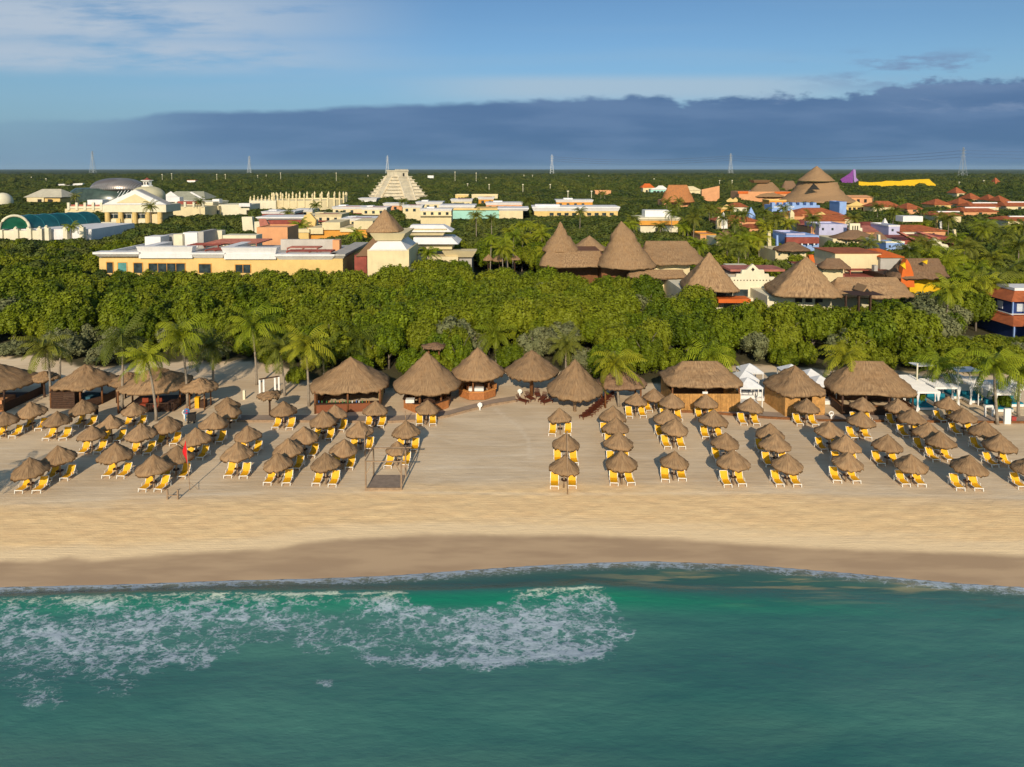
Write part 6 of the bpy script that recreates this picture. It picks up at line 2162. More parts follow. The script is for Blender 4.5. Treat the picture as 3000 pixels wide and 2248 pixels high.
    b.poly('dormer', [(2527, 856), (2541, 838), (2556, 856)], TH, -1, 3)
    b.poly('dormer_opening', [(2533, 856), (2541, 846), (2550, 856)], DARK, -1.15, .1)
    b.put(MB().box(b.X(2275), b.X(2420), b.Y + 3, b.Y + 18, 0, b.Z(868, 3)), 'wall', CREAML)
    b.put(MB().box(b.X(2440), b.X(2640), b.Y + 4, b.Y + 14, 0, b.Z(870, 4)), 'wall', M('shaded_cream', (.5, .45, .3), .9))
    for k in range(3): b.win(2330 + 30 * k, 2350 + 30 * k, 872, 886, DARK, d=2.9)
    b.put(MB().frus((b.X(2470), b.X(2562), b.Y - 4, b.Y + 0), (b.X(2478), b.X(2556), b.Y - 2.4, b.Y - 1.6), b.Z(866, -4), b.Z(857, -2)), 'porch_roof', WOODD)
    for x in (2478, 2516, 2550): b.box('porch_post', x, x + 4, 866, None, WOODD, -3.6, -3.2)
    b = B('yellow_garden_wall', 'bright yellow garden wall showing over the treetops below the largest thatched house', 'wall', 2402, 2500, 884, 5.5, 898, depth=2)
    b.box('wall', 2402, 2500, 888, None, YELS, 0, .6)
    for k in range(5): b.box('coping', 2404 + 20 * k, 2416 + 20 * k, 883, 888, CREAM, -.1, .7)
    b = B('orange_cone', 'small orange cone and curved orange wall peeping out below the thatch', 'ornament', 2308, 2362, 872, 6, 886, depth=3)
    b.put(MB().frus((b.X(2312), b.X(2330), b.Y, b.Y + 1.5), (b.X(2320), b.X(2322), b.Y + .6, b.Y + .8), b.Z(880), b.Z(868)), 'cone', ORAS)
    b.poly('wall', [(2325, 878), (2360, 892), (2360, 902), (2325, 902)], ORAP, .5, .5)
    b = B('orange_tip', 'orange tip standing behind the apex of the largest thatched house', 'ornament', 2370, 2386, 750, 13, 762, depth=2)
    b.poly('wall', [(2370, 749), (2383, 747), (2388, 770), (2374, 775)], ORAS, 0, .8)
    b = B('red_roof_court', 'court of faded red flat roofs and dark beams behind the tail thatch', 'house', 2432, 2602, 776, 10, 800, depth=24)
    b.put(MB().add([(b.X(2432), b.Y, b.Z(806)), (b.X(2480), b.Y, b.Z(808)), (b.X(2530), b.Y + 14, b.Z(772, 14)), (b.X(2470), b.Y + 14, b.Z(772, 14)),
                    (b.X(2432), b.Y, b.Z(809)), (b.X(2480), b.Y, b.Z(811)), (b.X(2530), b.Y + 14, b.Z(775, 14)), (b.X(2470), b.Y + 14, b.Z(775, 14))],
                   [(0, 1, 2, 3), (7, 6, 5, 4), (0, 4, 5, 1), (1, 5, 6, 2), (2, 6, 7, 3), (3, 7, 4, 0)]), 'sloping_roof', PINKR)
    b.box('court_deck', 2441, 2599, 811, 812, MAROON, 1.1, 21.9)
    b.pergola(2490, 2600, 780, 792, MAROON, 7, d0=3, d1=14)
    b.box('wall', 2440, 2600, 812, None, CREAM, 1, 22)
    b.box('chimney', 2562, 2572, 778, 800, CONC, 2, 3)
    b = B('cream_block', 'plain cream flat topped block behind the red roof court', 'building', 2447, 2584, 743, 11.5, 768, depth=10)
    b.box('wall', 2447, 2582, 743, None, CREAM, 0, 9)
    b.cornice(2447, 2582, 741, 742, 744, TERR, .2, 9)
    b = B('red_hip_house', 'small house with a bright red pointed roof beside the cream block', 'house', 2576, 2645, 752, 11, 762, depth=12)
    b.hip(2576, 2646, 752, 728, ORAS, .15, 0, 10)
    b.box('wall', 2580, 2642, 753, None, CONC, 0, 10)
    b = B('thatched_knoll', 'uneven grey thatched roof left of the cream block', 'house', 2396, 2484, 790, 9.5, 792, depth=12)
    b.thatch(2440, 757, 2396, 2484, 792, .8, .45, 2.6, 0, 1, 50, mat=TH2, rings=8)
    b.box('wall', 2410, 2470, 790, None, CREAM, 2, 8)
    b = B('orange_spire', 'tall narrow orange shark fin wall in front of the yellow thatched hall', 'wall', 2640, 2680, 790, 10, 838, depth=3)
    b.poly('fin', [(2641, 842), (2640, 815), (2646, 785), (2657, 759), (2667, 775), (2676, 800), (2680, 842)], ORAS, 0, 1.2)
    b = B('yellow_thatched_hall', 'long thatched hall over bright yellow walls right of the orange fin', 'hall', 2660, 2768, 812, 8.5, 842, depth=18)
    b.thatch(2695, 757, 2600, 2768, 820, .5, .66, 3.4, -1, 1, 51, mat=TH2, rings=12)
    b.box('wall', 2666, 2756, 818, None, YELS, 1.5, 12)
    b.poly('gable', [(2640, 778), (2652, 770), (2654, 790)], YELS, -2, .5)
    b.poly('gable', [(2704, 768), (2718, 762), (2716, 775)], YELS, -.5, .5)
    b.box('side_thatch_wall', 2590, 2655, 805, None, WOODD, 3, 12)
    # ---- blue house at the right edge
    b = B('blue_house', 'two storey deep blue house with terracotta roofs at the right edge', 'house', 2975, 3060, 885, 6.4, 985, depth=9)
    protect(2862, 2985, 980, b.Y + 4)
    xr = b.X(3260)
    Yb = b.Y
    b.put(MB().frus((b.X(2975), xr, Yb, Yb + 8), (b.X(2975) + 2.2, xr - 2, Yb + 2.2, Yb + 5.8), b.Z(885), b.Z(885) + 1.5), 'upper_roof', TERR)
    b.put(MB().box(b.X(2975) + 2.0, xr - 2, Yb + 2.0, Yb + 6.2, b.Z(885) + 1.5, b.Z(885) + 1.95), 'roof_terrace', ROOFW)
    b.put(MB().box(b.X(2975) + .9, xr - .9, Yb + .9, Yb + 7.1, 3.9, b.Z(885) - .002), 'upper_wall', NAVY)
    for k in range(3):
        b.put(MB().box(b.X(2975) + 1.6 + 3.2 * k, b.X(2975) + 2.8 + 3.2 * k, Yb + .82, Yb + .9, 4.6, 5.9), 'window', M('white_shutter', (.55, .58, .62), .6))
    b.put(MB().box(b.X(2975) + .82, b.X(2975) + .9, Yb + 3, Yb + 4.2, 4.6, 5.9), 'window', M('white_shutter', (.55, .58, .62), .6))
    for k in range(4): b.put(MB().box(b.X(2975) + .3 + 2.2 * k, b.X(2975) + .48 + 2.2 * k, Yb + .1, Yb + .28, 3.9, b.Z(885) - .003), 'balcony_post', BLUEP)
    b.put(MB().box(b.X(2975) - .1, xr, Yb - .1, Yb + .05, 4.3, 4.42).box(b.X(2975) - .15, b.X(2975), Yb + .052, Yb + 7.5, 4.3, 4.42), 'balcony_rail', WHITE)
    b.put(MB().frus((b.X(2975) - 1.6, xr + 1, Yb - 2.6, Yb + 9), (b.X(2975) + .3, xr - .5, Yb - .2, Yb + 7.6), 2.9, 4.1), 'lower_roof', TERR)
    b.put(MB().box(b.X(2975) - .3, xr, Yb - 1.0, Yb + 7.8, 0, 2.88), 'lower_wall', NAVY)
    for k in range(3): b.put(MB().box(b.X(2975) - 1.3 + 3.5 * k, b.X(2975) - 1.1 + 3.5 * k, Yb - 2.4, Yb - 2.2, 0, 2.88), 'porch_post', BLUEP)
    # ---- second mission front, right
    b = B('mission_front', 'cream stepped gable facade with round window, right part of the village', 'house', 2674, 2800, 718, 9.5, 742, depth=16)
    b.poly('facade', [(2676, 748), (2676, 728), (2696, 724), (2700, 716), (2718, 714), (2722, 706), (2732, 704), (2738, 697), (2746, 704), (2756, 706), (2760, 714), (2776, 717), (2780, 726), (2796, 730), (2796, 748)], CREAML, 0, .7)
    b.box('wall', 2680, 2794, 732, None, CREAML, .72, 12)
    b.put(MB().lathe(b.X(2739), b.Y - .05, [(.5, b.Z(710) - .25), (.5, b.Z(710) + .25)], 10), 'round_window', DARK)
    b = B('red_roof_court', 'maroon roof frame with long sloping beams above the right mission front', 'house', 2636, 2806, 684, 10.5, 712, depth=20)
    b.box('wall', 2640, 2800, 704, None, MAROON, 1, 16)
    b.poly('sloping_beam', [(2636, 682), (2642, 680), (2706, 712), (2696, 714)], PINKR, 0, 2)
    b.poly('sloping_beam', [(2694, 682), (2704, 680), (2806, 716), (2788, 716)], PINKR, 0, 2)
    b.box('cornice', 2638, 2696, 682, 686, CREAML, 2.5, 4)
    b.box('dark_roof', 2700, 2790, 694, 704, MAROON, 4, 14)
    # ---- general small village blocks: (label, x0, x1, ytop, height, reveal, wall, roof kind, roof mat)
    V = [
        ('white and cream block with an orange band', 1870, 1992, 640, 10.5, 676, None, None, 'band'),
        ('lavender walled house with maroon awning roof left of the palms', 2304, 2400, 690, 9, 735, BLUEP, MAROON, 'awn'),
        ('lavender house with a square dark window', 2400, 2482, 661, 11, 686, LAVP, LAVP, 'flat'),
        ('pale house with reddish lower wing beneath the lavender house', 2376, 2404, 668, 10, 700, SALM, PINKR, 'flat'),
        ('light blue house front below the maroon court', 2596, 2650, 712, 9, 728, BLUEP, CREAML, 'flat'),
        ('white and lavender stepped house beside the thin cream wall', 2604, 2636, 664, 11, 700, LAVP, ROOFW, 'flat'),
        ('house with a faded orange tiled roof and white box on top', 2612, 2770, 676, 9.5, 678, SALM, TERR, 'hip'),
        ('grey thatched low house in the village middle', 2440, 2560, 700, 8.5, 704, CREAM, TH2, 'th'),
        ('pink roofed low house behind the cream belfry', 2528, 2604, 678, 9, 680, SALM, PINKR, 'hip'),
        ('sky blue house with crenellated top right of the great thatched cone', 2262, 2402, 602, 10.5, 612, BLUEP, BLUEP, 'cren'),
        ('yellow orange house with flat roof left of the sky blue house', 2254, 2304, 588, 11, 598, ORAP, YELW, 'flat'),
        ('light blue small house with white trim', 2268, 2326, 608, 9.5, 616, BLUEP, ROOFW, 'flat'),
        ('salmon arcaded house right of the great thatched cone', 2462, 2556, 578, 10.5, 602, SALM, SALM, 'arc'),
        ('yellow gabled house in front of the salmon arcade', 2478, 2542, 602, 9, 616, YELW, MAROON, 'gab'),
        ('blue tower with a dark blue slot window', 2460, 2480, 594, 12, 634, BLUEP, BLUEP, 'flat'),
        ('brown roofed house with pink gable at the village middle', 2330, 2460, 626, 9.5, 640, SALM, TERR, 'hip'),
        ('low house with a brown tiled roof just under the great cone', 2300, 2352, 632, 9, 638, SALM, TERR, 'hip'),
        ('house with a long maroon roof left of the slotted belfry', 2350, 2402, 656, 9.5, 660, CREAM, MAROON, 'hip'),
        ('tiled house right below the blue tower', 2446, 2502, 640, 9.5, 645, CREAM, TERR, 'hip'),
        ('house with a dark maroon roof right of the slotted belfry', 2532, 2592, 662, 9.5, 667, SALM, MAROON, 'hip'),
        ('pale pink gabled house under the sky blue one', 2386, 2430, 634, 9, 640, SALM, PINKR, 'gab'),
        ('low thatched house between the belfry and the blue stepped house', 2545, 2600, 706, 8.5, 708, CREAM, TH2, 'th'),
        ('terracotta roofed house among the palms left of the lavender awning', 2196, 2246, 668, 9, 673, SALM, TERR, 'hip'),
        ('small white walled house with a red roof in the palms', 2150, 2188, 606, 9.5, 612, CREAML, TERR, 'hip'),
        ('small orange gabled house right of the rust thatched roof', 2112, 2146, 612, 9, 618, ORAP, TERR, 'gab'),
        ('long cream house with a tiled roof below the bright yellow hall', 2560, 2640, 606, 9, 611, CREAM, TERR, 'hip'),
        ('long salmon parapet house beside the blue tower', 2402, 2476, 646, 9.5, 656, SALM, TERR, 'hip'),
        ('thatched dome roofed hut among the palms', 2100, 2150, 700, 8.5, 706, CREAM, TH2, 'th'),
        ('small orange house among dark palms', 2052, 2098, 690, 8, 702, SALM, ORAP, 'flat'),
        ('thatched hut with chimney beside the lavender house', 2272, 2362, 735, 8.5, 744, CREAM, TH2, 'th'),
        ('brown roofed house with small white cones', 2104, 2222, 648, 9, 655, SALM, TERR, 'hip'),
        ('cream villa with hipped orange roof far in the wood', 1884, 1914, 550, 11, 556, CREAM, ORAS, 'hip'),
        ('cream villa with pale roof right of the far orange villa', 1992, 2052, 558, 10, 562, CREAM, CREAM, 'hip'),
        ('white arched villa far in the wood', 1906, 1960, 554, 10, 562, TEALP, ROOFW, 'arcw'),
        ('pink villa front among far palms', 1744, 1790, 560, 9, 568, SALM, SALM, 'flat'),
        ('yellow villa far off above the long white roofs', 1334, 1372, 572, 9, 578, YELW, CREAM, 'flat'),
        ('long cream villa far off behind the teal block', 1382, 1458, 572, 9, 580, CREAM, CREAM, 'flat'),
        ('bare concrete hut standing in the far wood', 1253, 1270, 515, 13, 526, WHITE, CONC, 'flat'),
        ('red roofed shed in the far wood at left', 548, 572, 529, 9, 535, WHITE, ORAS, 'flat'),
    ]
    for lab, a, c, yt, h, yr, wm, rm, kind in V:
        dp = 10
        b = B('village_house', lab, 'house', a, c, yt, h, yr, depth=dp, group='houses of the resort village')
        if kind == 'band':
            b.box('wall', 1876, 1986, 660, None, CREAML, 1, 12)
            b.box('orange_band', 1874, 1988, 646, 660, ORAP, 0, 12.5)
            b.cornice(1872, 1990, 638, 642, 647, CREAML, .4, 12)
            b.box('upper_block', 1890, 1968, 617, 638, WHITE, 4, 10)
            b.win(1920, 1940, 668, 680, DARK, d=1)
            continue
        b.box('wall', a, c, yt, None, wm, 0, dp)
        if kind == 'flat':
            b.flatroof(a - 1, c + 1, yt, rm, 0, dp, .4)
        elif kind == 'hip':
            b.hip(a - 4, c + 4, yt, yt - 17 if c - a > 60 else yt - 12, rm, .4, 0, dp)
        elif kind == 'th':
            b.thatch((a + c) / 2, yt - 26, a - 6, c + 6, yt + 4, .7, .2, 2.6, -2, 1, a, rings=8, mat=rm)
        elif kind == 'awn':
            b.box('awning', a, c, yt + 6, yt + 24, rm, -1.2, -.02)
            for k in range(5): b.box('lamp', a + 8 + 18 * k, a + 12 + 18 * k, yt + 24, yt + 28, WHITE, -1.4, -1.22)
            b.flatroof(a, a + 55, yt - 1, LAVP, 0, dp, .5)
        elif kind == 'cren':
            for k in range(7): b.box('merlon', a + 20 * k, a + 10 + 20 * k, yt - 8, yt, rm, 0, 3)
        elif kind in ('arc', 'arcw', 'gab'):
            n = 4
            if kind == 'gab': b.poly('gable', [(a, yt + 2), ((a + c) / 2 - 8, yt - 8), ((a + c) / 2, yt - 13), ((a + c) / 2 + 8, yt - 8), (c, yt + 2)], YELW, -.6, .6)
            if kind == 'arcw': b.poly('gable', [(a, yt + 2), (a + 6, yt - 2), (a + 16, yt - 4), (a + 24, yt - 10), (a + 36, yt - 10), (a + 44, yt - 4), (c, yt + 2)], ROOFW, -.6, .6)
            if kind == 'arc': b.hip(a - 3, c + 3, yt, yt - 6, SALM, .8, 0, dp)
            for k in range(n): b.win(a + 8 + (c - a - 12) * k / n, a + 16 + (c - a - 12) * k / n, yt + 6, yt + 16, DARK)
        for k in range(max(1, int((c - a) / 30))):
            if kind in ('flat', 'hip', 'th', 'awn') and c - a > 24: b.win(a + 8 + 28 * k, a + 14 + 28 * k, yt + 7, yt + 14, GLASS)
        if (a, c) == (2612, 2770): b.box('white_tank', 2646, 2704, 634, 650, WHITE, 8, 12)
    # ---- belfry and thin walls
    b = B('belfry', 'cream belfry wall with three tall slots and a sweeping side', 'wall', 2488, 2528, 655, 12, 700, depth=3)
    b.poly('wall', [(2490, 680), (2490, 655), (2520, 655), (2520, 668), (2526, 668), (2528, 706), (2510, 700)], CREAML, 0, .8)
    for k in range(3): b.win(2497 + 7 * k, 2500 + 7 * k, 662, 682, DARK, part='slot')
    for lab, pts, m in (('slender cream wall post left of the blue white stepped house', [(2597, 660), (2602, 660), (2604, 700), (2598, 700)], CREAML),
                        ('slender cream pillar above the pale house', [(2573, 688), (2579, 688), (2580, 708), (2574, 708)], CREAML),
                        ('stepped yellow wall at the wood side, far right of the village', [(2794, 676), (2800, 672), (2803, 690), (2808, 708), (2798, 710), (2797, 690)], CREAM),
                        ('cream slab wall beside the lavender house', [(2250, 678), (2258, 678), (2260, 722), (2250, 722)], CREAM),
                        ('blue slab wall beside the cream slab', [(2275, 690), (2280, 690), (2281, 728), (2275, 728)], BLUEP),
                        ('tall yellow slab by the brown roofs', [(2744, 642), (2750, 642), (2751, 670), (2745, 670)], YELW),
                        ('white ornate slab beside the tall yellow slab', [(2752, 645), (2760, 645), (2762, 690), (2756, 690)], WHITE),
                        ('zigzag yellow parapet among the palms', [(2128, 588), (2140, 580), (2148, 585), (2156, 579), (2162, 586), (2160, 592), (2130, 592)], YELW),
                        ('yellow curved gable left of the yellow orange house', [(2243, 592), (2252, 585), (2259, 592), (2258, 620), (2250, 606)], CREAM)):
        xs = [p[0] for p in pts]; ys = [p[1] for p in pts]
        b = B('ornamental_wall', lab, 'wall', min(xs), max(xs), min(ys), 11, max(ys) - 2, depth=3)
        b.poly('wall', pts, m, 0, .8)
    # ---- little cones
    for px, yt, yb, m, lab in ((2123, 623, 646, WHITE, 'white little pyramid roof ornament above the brown roofed house'), (2108, 633, 648, CREAM, 'small yellow pyramid ornament left of the white one'),
                               (2170, 624, 638, CREAM, 'small yellow pyramid ornament right of the white one'), (2204, 608, 632, BLUEP, 'light blue little pyramid ornament'),
                               (2598, 640, 658, ROOFW, 'pale pyramid ornament above the pink roofed house'), (2322, 612, 626, CREAM, 'cream pyramid ornament below the sky blue house')):
        b = B('pyramid_ornament', lab, 'ornament', px - 8, px + 8, yb, 10, yb, depth=3)
        w = .42 * (yb - yt) * b.Y / F
        x = b.X(px)
        b.put(MB().frus((x - w, x + w, b.Y, b.Y + 2 * w), (x - .05, x + .05, b.Y + w - .05, b.Y + w + .05), b.Z(yb) , b.Z(yt)), 'cone', m)
        b.put(MB().box(x - w, x + w, b.Y, b.Y + 2 * w, 0, b.Z(yb)), 'base', m)
    # ---- orange slanted wall, thatched village roofs, lilac panels
    b = B('slanted_wall', 'big orange wall slab with a slanting top edge', 'wall', 2056, 2108, 558, 12, 590, depth=6)
    b.poly('wall', [(2056, 582), (2056, 556), (2108, 545), (2108, 582), (2090, 598), (2078, 592)], SALM, 0, 1.5)
    b = B('thatched_lobby', 'rust brown thatched roof of uneven outline left of the orange slab', 'hall', 1938, 2030, 590, 9.5, 592, depth=24)
    b.thatch(1985, 542, 1936, 2034, 594, .8, .55, 2.4, 0, 1, 52, rings=12, mat=thatch_mat('thatch_rust', lin(150, 96, 60), lin(190, 128, 78), lin(128, 96, 68)))
    b.box('wall', 1945, 2025, 588, None, SALM, 4, 20)
    b = B('thatched_lobby', 'thatched roof with a flared flat crown behind the lilac panels', 'hall', 2188, 2296, 572, 10.5, 576, depth=26)
    b.thatch(2242, 534, 2186, 2298, 578, .8, .36, 2.3, 0, 1, 53, rings=12)
    b.put(MB().frus((b.X(2222), b.X(2262), b.Y + 8, b.Y + 14), (b.X(2216), b.X(2268), b.Y + 6, b.Y + 16), b.Z(536, 8), b.Z(528, 8)), 'crown', TH)
    b.box('wall', 2165, 2320, 562, None, SALM, 3, 20)
    b.box('red_wall', 2162, 2192, 561, 568, ORAS, 2.6, 2.98)
    b.box('red_wall', 2270, 2318, 562, 568, ORAS, 2.6, 2.98)
    b = B('lilac_panels', 'pair of lilac angular wall panels in front of the thatched lobby', 'wall', 2194, 2248, 565, 10.5, 575, depth=3)
    b.poly('panel', [(2194, 560), (2220, 548), (2222, 580), (2196, 578)], LILA, 0, .8)
    b.poly('panel', [(2222, 556), (2248, 546), (2248, 575), (2224, 580)], LILA, .9, .8)
    b = B('great_thatched_cone', 'great two tiered thatched cone rising to the horizon', 'hall', 2290, 2500, 588, 9, 592, depth=46)
    b.thatch(2395, 534, 2288, 2500, 596, .9, 0, 2.2, -2, 1, 54, part='lower_roof', rings=18, profile=lambda t: .50 + .12 * t + .38 * t ** 2.2)
    b.thatch(2393, 486, 2340, 2442, 532, .9, 0, 2.1, 6, 1, 55, part='upper_roof', rings=14)
    b.poly('dormer_opening', [(2370, 556), (2385, 538), (2402, 556)], DARK, 2.5, 1)
    b.box('wall', 2330, 2460, 588, None, SALM, 8, 30)
    b = B('thatched_lobby', 'dark thatched wing joining the great cone on its left', 'hall', 2292, 2330, 540, 12, 560, depth=14)
    b.thatch(2312, 530, 2285, 2345, 562, .8, .4, 2.4, 0, 1, 56, rings=8, mat=TH2)
    b = B('purple_sail', 'tall curved purple sail shaped structure beside the great cone', 'sculpture', 2462, 2520, 520, 14, 537, depth=6)
    b.poly('sail', [(2462, 526), (2478, 516), (2490, 508), (2500, 497), (2499, 538), (2470, 538)], PURP, 0, 1)
    b.poly('side_sail', [(2500, 496), (2507, 498), (2508, 520), (2518, 532), (2515, 538), (2502, 538)], LILA, 1.05, 1)
    b = B('yellow_long_hall', 'long bright yellow zigzag topped hall on the far right', 'hall', 2516, 2742, 532, 13, 545, depth=20)
    b.poly('wall', [(2516, 532), (2550, 535), (2585, 533), (2597, 530), (2640, 531), (2650, 528), (2700, 526), (2722, 525), (2732, 534), (2742, 542), (2740, 552), (2640, 556), (2516, 552)], YELS, 0, 2)
    b.box('wall_rear', 2520, 2736, 540, None, YELS, 2.1, 14)
    # ---- terracotta roofed houses on the far right
    T = [(2735, 2790, 600, 'at the left end of the terracotta quarter', YELW), (2806, 2856, 598, 'second in the terracotta quarter, above a long flat roof', CREAM),
         (2842, 2878, 583, 'on the rise in the middle of the terracotta quarter', SALM), (2898, 2930, 587, 'small, right of the rise', CREAM),
         (2930, 2962, 590, 'with yellow walls near the right end', YELS), (2655, 2705, 612, 'lowest and furthest left, half under trees', SALM),
         (2740, 2820, 632, 'long and low in the front row', CREAM), (2842, 2930, 606, 'long and low behind the front row', CREAM),
         (2820, 2925, 620, 'broad, in the middle of the front row', SALM), (2945, 3030, 604, 'cut by the right edge, far row', CREAM),
         (2950, 3040, 646, 'cut by the right edge, nearest row', CREAM), (2800, 2830, 566, 'tiny, furthest away in the wood', CREAM),
         (2915, 2935, 538, 'orange speck of a house deep in the far wood', SALM)]
    for a, c, ye, lab, wm in T:
        b = B('terracotta_house', 'terracotta roofed house ' + lab, 'house', a, c, ye, 9, ye + 5, depth=12, group='terracotta roofed houses')
        b.box('wall', a + 4, c - 4, ye, None, wm, 0, 11)
        b.hip(a, c, ye, ye - (17 if c - a < 70 else 13), TERR, .12 if c - a < 70 else .7, 0, 11)
        if c - a >= 70: b.box('white_ridge', a + 8, c - 8, ye - 13, ye - 10, ROOFW, 4, 5)
        b.win((a + c) / 2 - 5, (a + c) / 2 + 5, ye + 3, ye + 9, GLASS)
    # small parasols by the pool between
    for px, ya, xl, xr, ye, lab in ((1463, 744, 1440, 1486, 768, 'small thatched parasol by the inner pool, the clearest of three'), (1432, 744, 1414, 1446, 766, 'small thatched parasol partly hidden, left of the clearest pool one'),
                                    (1510, 746, 1492, 1524, 764, 'small thatched parasol in shade, right of the clearest pool one')):
        b = B('pool_parasol', lab, 'beach parasol', xl, xr, ye, 2.6, ye + 6, depth=5, Y=158, foot=False)
        xc, Yc, a_, b_, ze, z1 = b.thatch(px, ya, xl, xr, ye, 1, 0, 2, 0, 1.05, px, jag=.2, rings=8)
        b.put(MB().tube([(xc, Yc, 0), (xc, Yc, z1 - .3)], .12, 7), 'pole', WOODD)
    FOOT.append((-12, 6, 140, 172)); protect(1425, 1525, 786, 172)
    # ---- lamp posts / masts in the far wood, pylons
    def mast(px, yt, yb, lab, Y, w=.12, mat=None, grp=None):
        x = at(px, yt, Y)[0]; z = at(px, yt, Y)[1]
        o = MB().tube([(0, 0, 0), (0, 0, z)], [w * 1.2, w], 5).box(-w * 3, w * 3, -w * 2, w * 2, z, z + w * 3).build('light_mast', mat or CREAML)
        o.location = (x, Y, 0)
        tag(o, lab, 'mast', grp)
    k = 0
    for px, yt, yb in ((1370, 540, 565), (1433, 542, 548), (1532, 542, 546), (1612, 542, 548), (1395, 508, 536), (1333, 505, 525), (1424, 522, 536), (1535, 514, 534), (1560, 514, 536), (1725, 516, 536),
                       (475, 512, 535), (503, 510, 532), (92, 520, 545), (135, 525, 542), (635, 512, 535), (660, 512, 530), (755, 515, 528), (780, 514, 535), (822, 508, 532), (985, 508, 520), (1078, 515, 530),
                       (1916, 525, 545), (2108, 530, 548), (2145, 530, 545), (2810, 535, 560), (2882, 530, 545), (1664, 562, 580), (1733, 562, 580)):
        h = 12 + (k % 3)
        Y = F * (H - h) / (yt - HOR) if yt > 512 else 1050
        mast(px, yt, yb, near_name(px, yt, 'light mast'), Y, .16 + .10 * (Y / 800), grp='light masts in the far wood')
        k += 1
    PY = [(270, 443, 3400, 'faintest transmission tower at the far left'), (730, 457, 3300, 'transmission tower left of the step pyramid'), (1135, 456, 3200, 'transmission tower right behind the step pyramid'),
          (1617, 453, 2900, 'transmission tower near the middle of the horizon'), (2141, 450, 2600, 'transmission tower right of the middle'),
          (2823, 432, 1800, 'largest transmission tower on the right with wires')]
    tops = []
    for px, yt, Y, lab in PY:
        x, z = at(px, yt, Y)
        r = empty('transmission_tower', (x, Y, 0), 0, lab, 'pylon', 'transmission towers along the horizon')
        w0 = z * .10; w1 = z * .022
        m = MB()
        th = Y * .00015
        n = 9
        P = lambda t, sx, sy: (sx * (w0 + (w1 - w0) * min(1, t * 1.35)), sy * (w0 + (w1 - w0) * min(1, t * 1.35)), z * t)
        for sx in (-1, 1):
            for sy in (-1, 1):
                m.bar(P(0, sx, sy), P(.74, sx, sy), th * 1.8)
                m.bar(P(.74, sx, sy), P(1, sx * .3, sy * .3), th * 1.8)
        for i in range(n):
            t0, t1 = i / n, (i + 1) / n
            for sy in (-1, 1):
                m.bar(P(t0, -1, sy), P(t1, 1, sy), th)
                m.bar(P(t0, 1, sy), P(t1, -1, sy), th)
        m.build('lattice', STEEL, r)
        a = MB()
        for zz in (.70, .80, .90):
            a.bar((-z * .085, 0, z * zz), (z * .085, 0, z * zz), th * 1.5)
            a.bar((-z * .085, 0, z * zz), (0, 0, z * (zz + .05)), th)
            a.bar((z * .085, 0, z * zz), (0, 0, z * (zz + .05)), th)
        a.build('cross_arms', STEEL, r)
        tops.append((x, Y, z))
    pts0 = tops + [(tops[-1][0] + 1100, 900, 82)]
    for i in range(3, len(pts0) - 1):
        (x0, y0, z0), (x1, y1, z1) = pts0[i], pts0[i + 1]
        m = MB()
        for sy in (-1, 1):
            for q, zz in enumerate((.70, .80, .90)):
                pts = []
                for j in range(13):
                    t = j / 12
                    pts.append((x0 + (x1 - x0) * t + sy * z0 * .08, y0 + (y1 - y0) * t, (z0 + (z1 - z0) * t) * zz - 16 * 4 * t * (1 - t)))
                m.tube(pts, (y0 + y1) / 2 * .00008, 4, False)
        o = m.build('power_line', M('wire', (.12, .14, .17), .6))
        tag(o, 'bundle of sagging power wires %s' % ('reaching the tower right of the middle', 'between the two right hand towers', 'leaving the picture at the right edge')[i - 3], 'power line')


